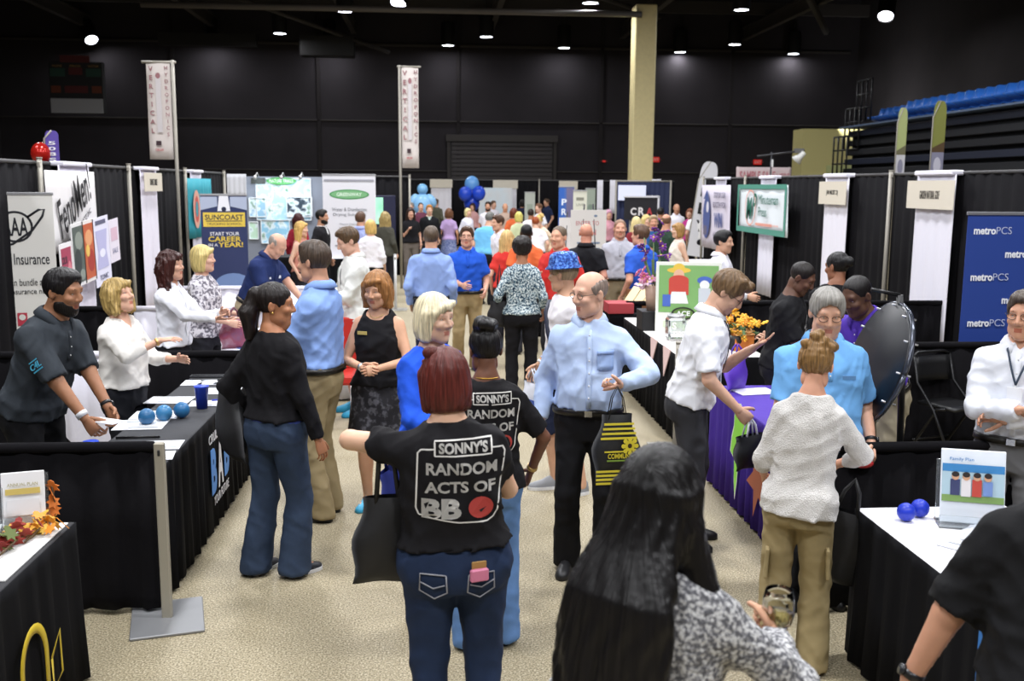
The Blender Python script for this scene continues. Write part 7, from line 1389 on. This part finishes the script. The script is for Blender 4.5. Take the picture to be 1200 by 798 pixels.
# ------------------------------------------------------------------ the crowd further off: label, x, y of head top, height, scale or None, facing, female, hair, hair colour, top, bottom, skin, extras
Y_ = [
 ('woman with dark red hair in dark red top, back turned, at the display booth', 349, 243, 1.68, 60, 170, 1, 'longcurl', '#3c1618', P_('tee', '#8c2030', 'long'), B_('#1b1b20'), '#d0a08a', {}),
 ('dark haired woman in pale pink top facing out by the display pictures', 359, 237, 1.70, 52, -10, 1, 'long', '#1c1614', P_('tee', '#d8c4c8', '34'), B_('#22222a'), '#b88868', {}),
 ('bearded man in black suit jacket and white collar, right profile', 376, 242, 1.80, 66, 78, 0, 'short', '#17130f', P_('jacket', '#1b1a1e', 'long', inner='#e8e8ea', vneck=.2, hem=.82), B_('#17171a'), '#b07c5c', dict(beard='#17120f')),
 ('woman with long blonde hair in peach top before the dark suited man', 352, 262, 1.66, 74, 70, 1, 'long', '#c9a25c', P_('tank', '#c88a7a', 'none'), B_('#22222a'), '#d8aa90', {}),
 ('woman with light blonde hair in white blouse, back turned, left aisle side', 434, 257, 1.66, 70, 176, 1, 'bob', '#d8b46c', P_('blouse', '#eceaf0', '34', loose=.7), B_('#15151a'), '#d0a080', dict(w=1.08)),
 ('brown haired man in lavender blue shirt beside the blonde in white blouse', 422, 250, 1.78, 68, 165, 0, 'short', '#5a4030', P_('dress', '#a9b4e4', 'long'), B_('#2a2c38'), '#c99678', {}),
 ('woman with curly ash blonde hair in dark olive jacket, back turned', 451, 247, 1.70, 58, 160, 1, 'longcurl', '#a08a58', P_('jacket', '#45443c', 'long', hem=.85), B_('#1f1f24'), '#c99678', {}),
 ('brunette woman in black polo and grey trousers facing the camera in the aisle', 481, 243, 1.72, 50, 8, 1, 'long', '#2a1712', P_('polo', '#17161a', 'short'), B_('#6a625c'), '#c9967c', dict(R=(.08, .22, 1.25), w=1.1, Rhand='grip')),
 ('man with red blond hair in black shirt facing the camera in the aisle', 503, 240, 1.76, 47, 5, 0, 'short', '#b07a3c', P_('jacket', '#17181c', 'long', inner='#b8c8c0', vneck=.12), B_('#22222a'), '#d8aa90', {}),
 ('woman in lavender top and blue white skirt, back turned, in the aisle', 526, 243, 1.66, 46, 178, 1, 'wavy', '#6a4630', P_('tank', '#b49ac8', 'short'), dict(kind='skirt', mat=mat('skirt_blue', '#5a6898', .8, pal=[(0, '#2a3668'), (.5, '#6a78a8'), (1, '#d0d4e4')], pscale=25), zhem=.5), '#c8906c', {}),
 ('grey haired person in purple top beyond the lavender top', 521, 231, 1.74, 32, 170, 1, 'bob', '#8a7a68', P_('tee', '#4a3a6a', 'long'), B_('#22222a'), '#c99678', {}),
 ('brown haired man in dark plaid beyond the aisle, left of the white strip', 511, 230, 1.78, 34, 160, 0, 'short', '#5a4a38', P_('tee', '#5a5a4c', 'long'), B_('#2a2a2e'), '#c99678', {}),
 ('white haired person in pale lilac by the blue balloon figure', 499, 228, 1.80, 31, 20, 0, 'short', '#d8d4cc', P_('tee', '#b8b0cc', 'short'), B_('#3a3a44'), '#d8aa90', {}),
 ('man in maroon and white vest below the balloon figure', 493, 238, 1.74, 40, 10, 0, 'buzz', '#3a2a20', P_('tee', '#6a3a4c', 'long'), B_('#3a3a44'), '#d0a086', {}),
 ('grey haired man in white shirt at far left of the far crowd', 482, 236, 1.74, 40, -20, 0, 'short', '#88807a', P_('tee', '#d4d0dc', 'long'), B_('#3a3a44'), '#d0a086', {}),
 ('bald man in white shirt and black trousers, back turned, below the blue balloons', 541, 226, 1.90, 29, 160, 0, 'fringe', '#5a4632', P_('dress', '#ecebec', 'long', tuck=True), B_('#17171a'), '#c08a68', {}),
 ('large man in light blue shirt and black trousers bending, back turned, mid aisle', 570, 240, 1.76, 62, 150, 0, 'short', '#6a6a66', P_('tee', '#6db4e0', 'short', loose=.8), B_('#17171c'), '#c99678', dict(w=1.35, belly=.06, lean=12)),
 ('dark bearded man facing out beyond the light blue shirt', 572, 235, 1.80, 42, -10, 0, 'short', '#2a1c14', P_('tee', '#e4e2ea', 'short'), B_('#2a2a34'), '#b98466', dict(beard='#241710')),
 ('brown haired man in white shirt leaning right, left of the orange top', 590, 250, 1.78, 72, -60, 0, 'short', '#4a3020', P_('dress', '#e6e4ee', 'long', loose=.6), B_('#2a2c3a'), '#cf9c80', dict(lean=8)),
 ('elderly blonde woman in white top left of the light blue shirt', 548, 243, 1.62, 42, 30, 1, 'bob', '#d8c890', P_('blouse', '#dcdce8', '34'), B_('#2a2a34'), '#d8aa90', {}),
 ('auburn haired woman in coral orange top, back turned', 602, 243, 1.68, 46, 170, 1, 'wavy', '#6a3420', P_('tank', '#d8683c', 'short'), B_('#2a2a34'), '#c08a6c', {}),
 ('bald tanned man facing out left of the auburn hair', 592, 238, 1.74, 40, 0, 0, 'bald', '#5a4a3c', P_('tee', '#b8a090', 'short'), B_('#3a3a44'), '#c98e6c', {}),
 ('woman with pale yellow hair and green top in the far crowd', 608, 247, 1.64, 50, 180, 1, 'bob', '#d8cc70', P_('tee', '#c8d0a8', 'short'), B_('#3a3a44'), '#d8aa90', {}),
 ('dark haired man in white printed top in the far crowd', 622, 246, 1.66, 46, 165, 0, 'short', '#2c201a', P_('tee', '#e4e0e4', 'short'), B_('#2a2a34'), '#a87050', {}),
 ('black haired man in orange shirt, back turned', 617, 262, 1.74, 88, 172, 0, 'buzz', '#131113', P_('tee', '#e06a3c', 'short'), B_('#2a2a30'), '#5a3a2a', {}),
 ('woman with long straw blonde hair in red top beside the floral blouse', 594, 270, 1.64, 86, 165, 1, 'long', '#cfae74', P_('tee', '#cf3a34', 'short'), B_('#22222a'), '#d8aa90', {}),
 ('man with grey crop in red polo facing left behind the hat', 656, 265, 1.80, 104, -38, 0, 'buzz', '#6a5a4a', P_('polo', '#cc3430', 'short'), B_('#2a2a30'), '#cf9678', dict(w=1.1, R=(.1, .3, 1.2))),
 ('bald man in black polo, back turned, behind the hat', 687, 263, 1.78, 93, 165, 0, 'bald', '#7a5a48', P_('polo', '#17171b', 'short'), B_('#1c1c22'), '#c9866c', dict(w=1.1)),
 ('man with brown hair in light blue dress shirt and navy trousers, back turned, aisle', 505, 268, 1.78, 104, 176, 0, 'short', '#57483a', P_('dress', '#8fa8e0', 'long', tuck=True), B_('#22263a'), '#c99678', dict(w=1.1)),
 ('man with glasses in royal blue polo and khaki trousers facing the camera, aisle', 547, 268, 1.75, 97, 4, 0, 'short', '#4a3222', P_('polo', '#2458c8', 'short', tuck=True), B_('#b09a70'), '#c9937a', dict(glasses='#3a3028', L=(-.2, .22, 1.0), R=(.08, .28, 1.08), head=(-10, -4, 0), w=1.05)),
 ('dark haired woman with a pale flower beyond the yellow hair', 612, 232, 1.76, 33, 150, 1, 'bob', '#1d1714', P_('tee', '#2a2c44', 'short'), B_('#2a2a34'), '#b07a58', {}),
 ('sandy blonde woman at the pale green banner', 621, 232, 1.74, 31, -40, 1, 'wavy', '#b8a468', P_('tee', '#8c5a6a', 'short'), B_('#2a2a34'), '#d0a086', {}),
 ('young man in white shirt left of the cream top woman', 632, 236, 1.76, 42, -60, 0, 'short', '#6a4a34', P_('tee', '#ebe9ee', 'short'), B_('#2a2a34'), '#d0a086', {}),
 ('man in dark navy shirt by the far drape pole', 641, 229, 1.80, 33, -60, 0, 'short', '#4a3526', P_('polo', '#222c4a', 'short'), B_('#2a2a34'), '#c99678', {}),
 ('blonde woman in cream top bending over the white table', 643, 246, 1.66, 54, -60, 1, 'bun', '#d0b06a', P_('blouse', '#e8d2b8', 'long'), B_('#2a2a34'), '#d8aa90', dict(lean=24, R=(.1, .45, .95))),
 ('pink haired person in pink top behind the easel sign', 713, 243, 1.66, 46, 10, 1, 'bob', '#b88aa0', P_('tee', '#c8909c', 'short'), B_('#3a3a44'), '#d0a086', {}),
 ('man in grey polo and tan trousers with belt facing the camera, hands low', 727, 248, 1.80, 86, -6, 0, 'buzz', '#8a6a54', P_('polo', '#b2b2bc', 'short', tuck=True, belt='#1a1512'), B_('#8f8168'), '#cc9276', dict(collar=1, w=1.08, R=(.22, .16, .98), L=(-.18, .22, 1.0))),
 ('woman with pale blonde hair in red and black top, back turned, before the grey polo', 746, 249, 1.66, 60, 170, 1, 'long', '#dcc890', P_('tee', '#7a2830', 'short'), B_('#22222a'), '#d0a086', {}),
 ('man in bright blue polo and khaki trousers seen from the side near the flowers', 752, 259, 1.78, 96, -150, 0, 'short', '#5a4232', P_('polo', '#2f5cc4', 'short', tuck=True, belt='#3a2c20'), B_('#bba676'), '#cf967a', dict(w=1.05, R=(.2, .1, .95), head=(20, 0, 0))),
 ('man with folded arms in denim blue T-shirt facing the camera', 766, 250, 1.74, 66, -8, 0, 'short', '#a08a6a', P_('tee', '#2f5a94', 'short'), B_('#2a3044'), '#c98e72', dict(R=(-.12, .24, 1.12), L=(.12, .26, 1.14), Rhint=(1, -.2, -.8), Lhint=(-1, -.2, -.8))),
 ('bald man in dark green shirt, back turned, right of the denim T-shirt', 781, 246, 1.78, 68, 150, 0, 'fringe', '#7a5a44', P_('tee', '#2f4438', 'short'), B_('#2a2a34'), '#c48a6c', dict(w=1.1)),
 ('slim woman with light brown hair in cream tank top, left profile', 796, 256, 1.66, 72, -80, 1, 'bob', '#a8804c', P_('tank', '#e6dcd0', 'none'), B_('#e0dcd8'), '#d8aa8e', {}),
 ('dark haired person in black between the denim T-shirt and the white shirt', 774, 246, 1.74, 48, 160, 0, 'short', '#1a1614', P_('tee', '#1c1c22', 'short'), B_('#22222a'), '#a87454', {}),
 ('bald man in white shirt facing the camera at the far right', 793, 236, 1.80, 44, 4, 0, 'bald', '#6a4c3a', P_('dress', '#e6e4ee', 'long'), B_('#2a2a34'), '#b07c60', {}),
 ('woman in magenta top beside the white feather flag', 809, 238, 1.70, 46, -30, 1, 'bob', '#7a4a34', P_('tee', '#b03480', 'short'), B_('#22222a'), '#d0a086', {}),
 ('man in white polo and black trousers, back turned, beside the magenta top', 818, 237, 1.78, 48, 165, 0, 'short', '#6a4c34', P_('polo', '#ecebec', 'short', tuck=True), B_('#15151a'), '#c99678', dict(w=1.08)),
 ('black haired young man in white shirt in right profile, before the prize banner', 846, 267, 1.76, 104, 62, 0, 'short', '#131114', P_('dress', '#e8e7f0', 'long', loose=.7), B_('#1d1d24'), '#c8977a', dict(R=(.12, .34, 1.05), head=(-8, 4, 0))),
 ('blonde woman behind the denim T-shirt and pale hair', 757, 248, 1.66, 56, 20, 1, 'wavy', '#d0b878', P_('tee', '#d0c4b8', 'short'), B_('#3a3a44'), '#d8aa90', {}),
 ('dark haired man in brown jacket in the far crowd below the white panel', 583, 233, 1.74, 32, 170, 0, 'short', '#3a2a22', P_('tee', '#5a4438', 'long'), B_('#2a2a34'), '#c08a6c', {}),
 ('man with brown hair in white shirt reaching up by the white panel', 578, 232, 1.76, 36, 30, 0, 'short', '#5a4434', P_('tee', '#e0dce4', 'long'), B_('#2a2a34'), '#d0a086', {}),
 ('woman with dark hair in pink scarf in the far crowd', 554, 236, 1.68, 36, -20, 1, 'bob', '#3a2820', P_('tee', '#c89a98', 'long'), B_('#2a2a34'), '#d0a086', {}),
 ('red capped person bent between the white tops at the white table', 630, 250, 1.62, 56, -170, 0, 'short', '#9a4a24', P_('tee', '#e6e2e6', 'short'), B_('#2a2a34'), '#d0a086', dict(lean=14)),
]
for r in Y_:
    lab, px, yt, h, s, fc, fem, hr, hc_, tp_, bt_, sk, ex = r; ex = dict(ex); ex.pop('collar', None)
    for key, c in (('top', tp_), ('bottom', bt_)): pass
    person(lab, px, yt, h=h, s=s, face=fc, fem=bool(fem), hair=hr, hcol=hc_, top=tp_, bottom=bt_, skn=sk, **ex)
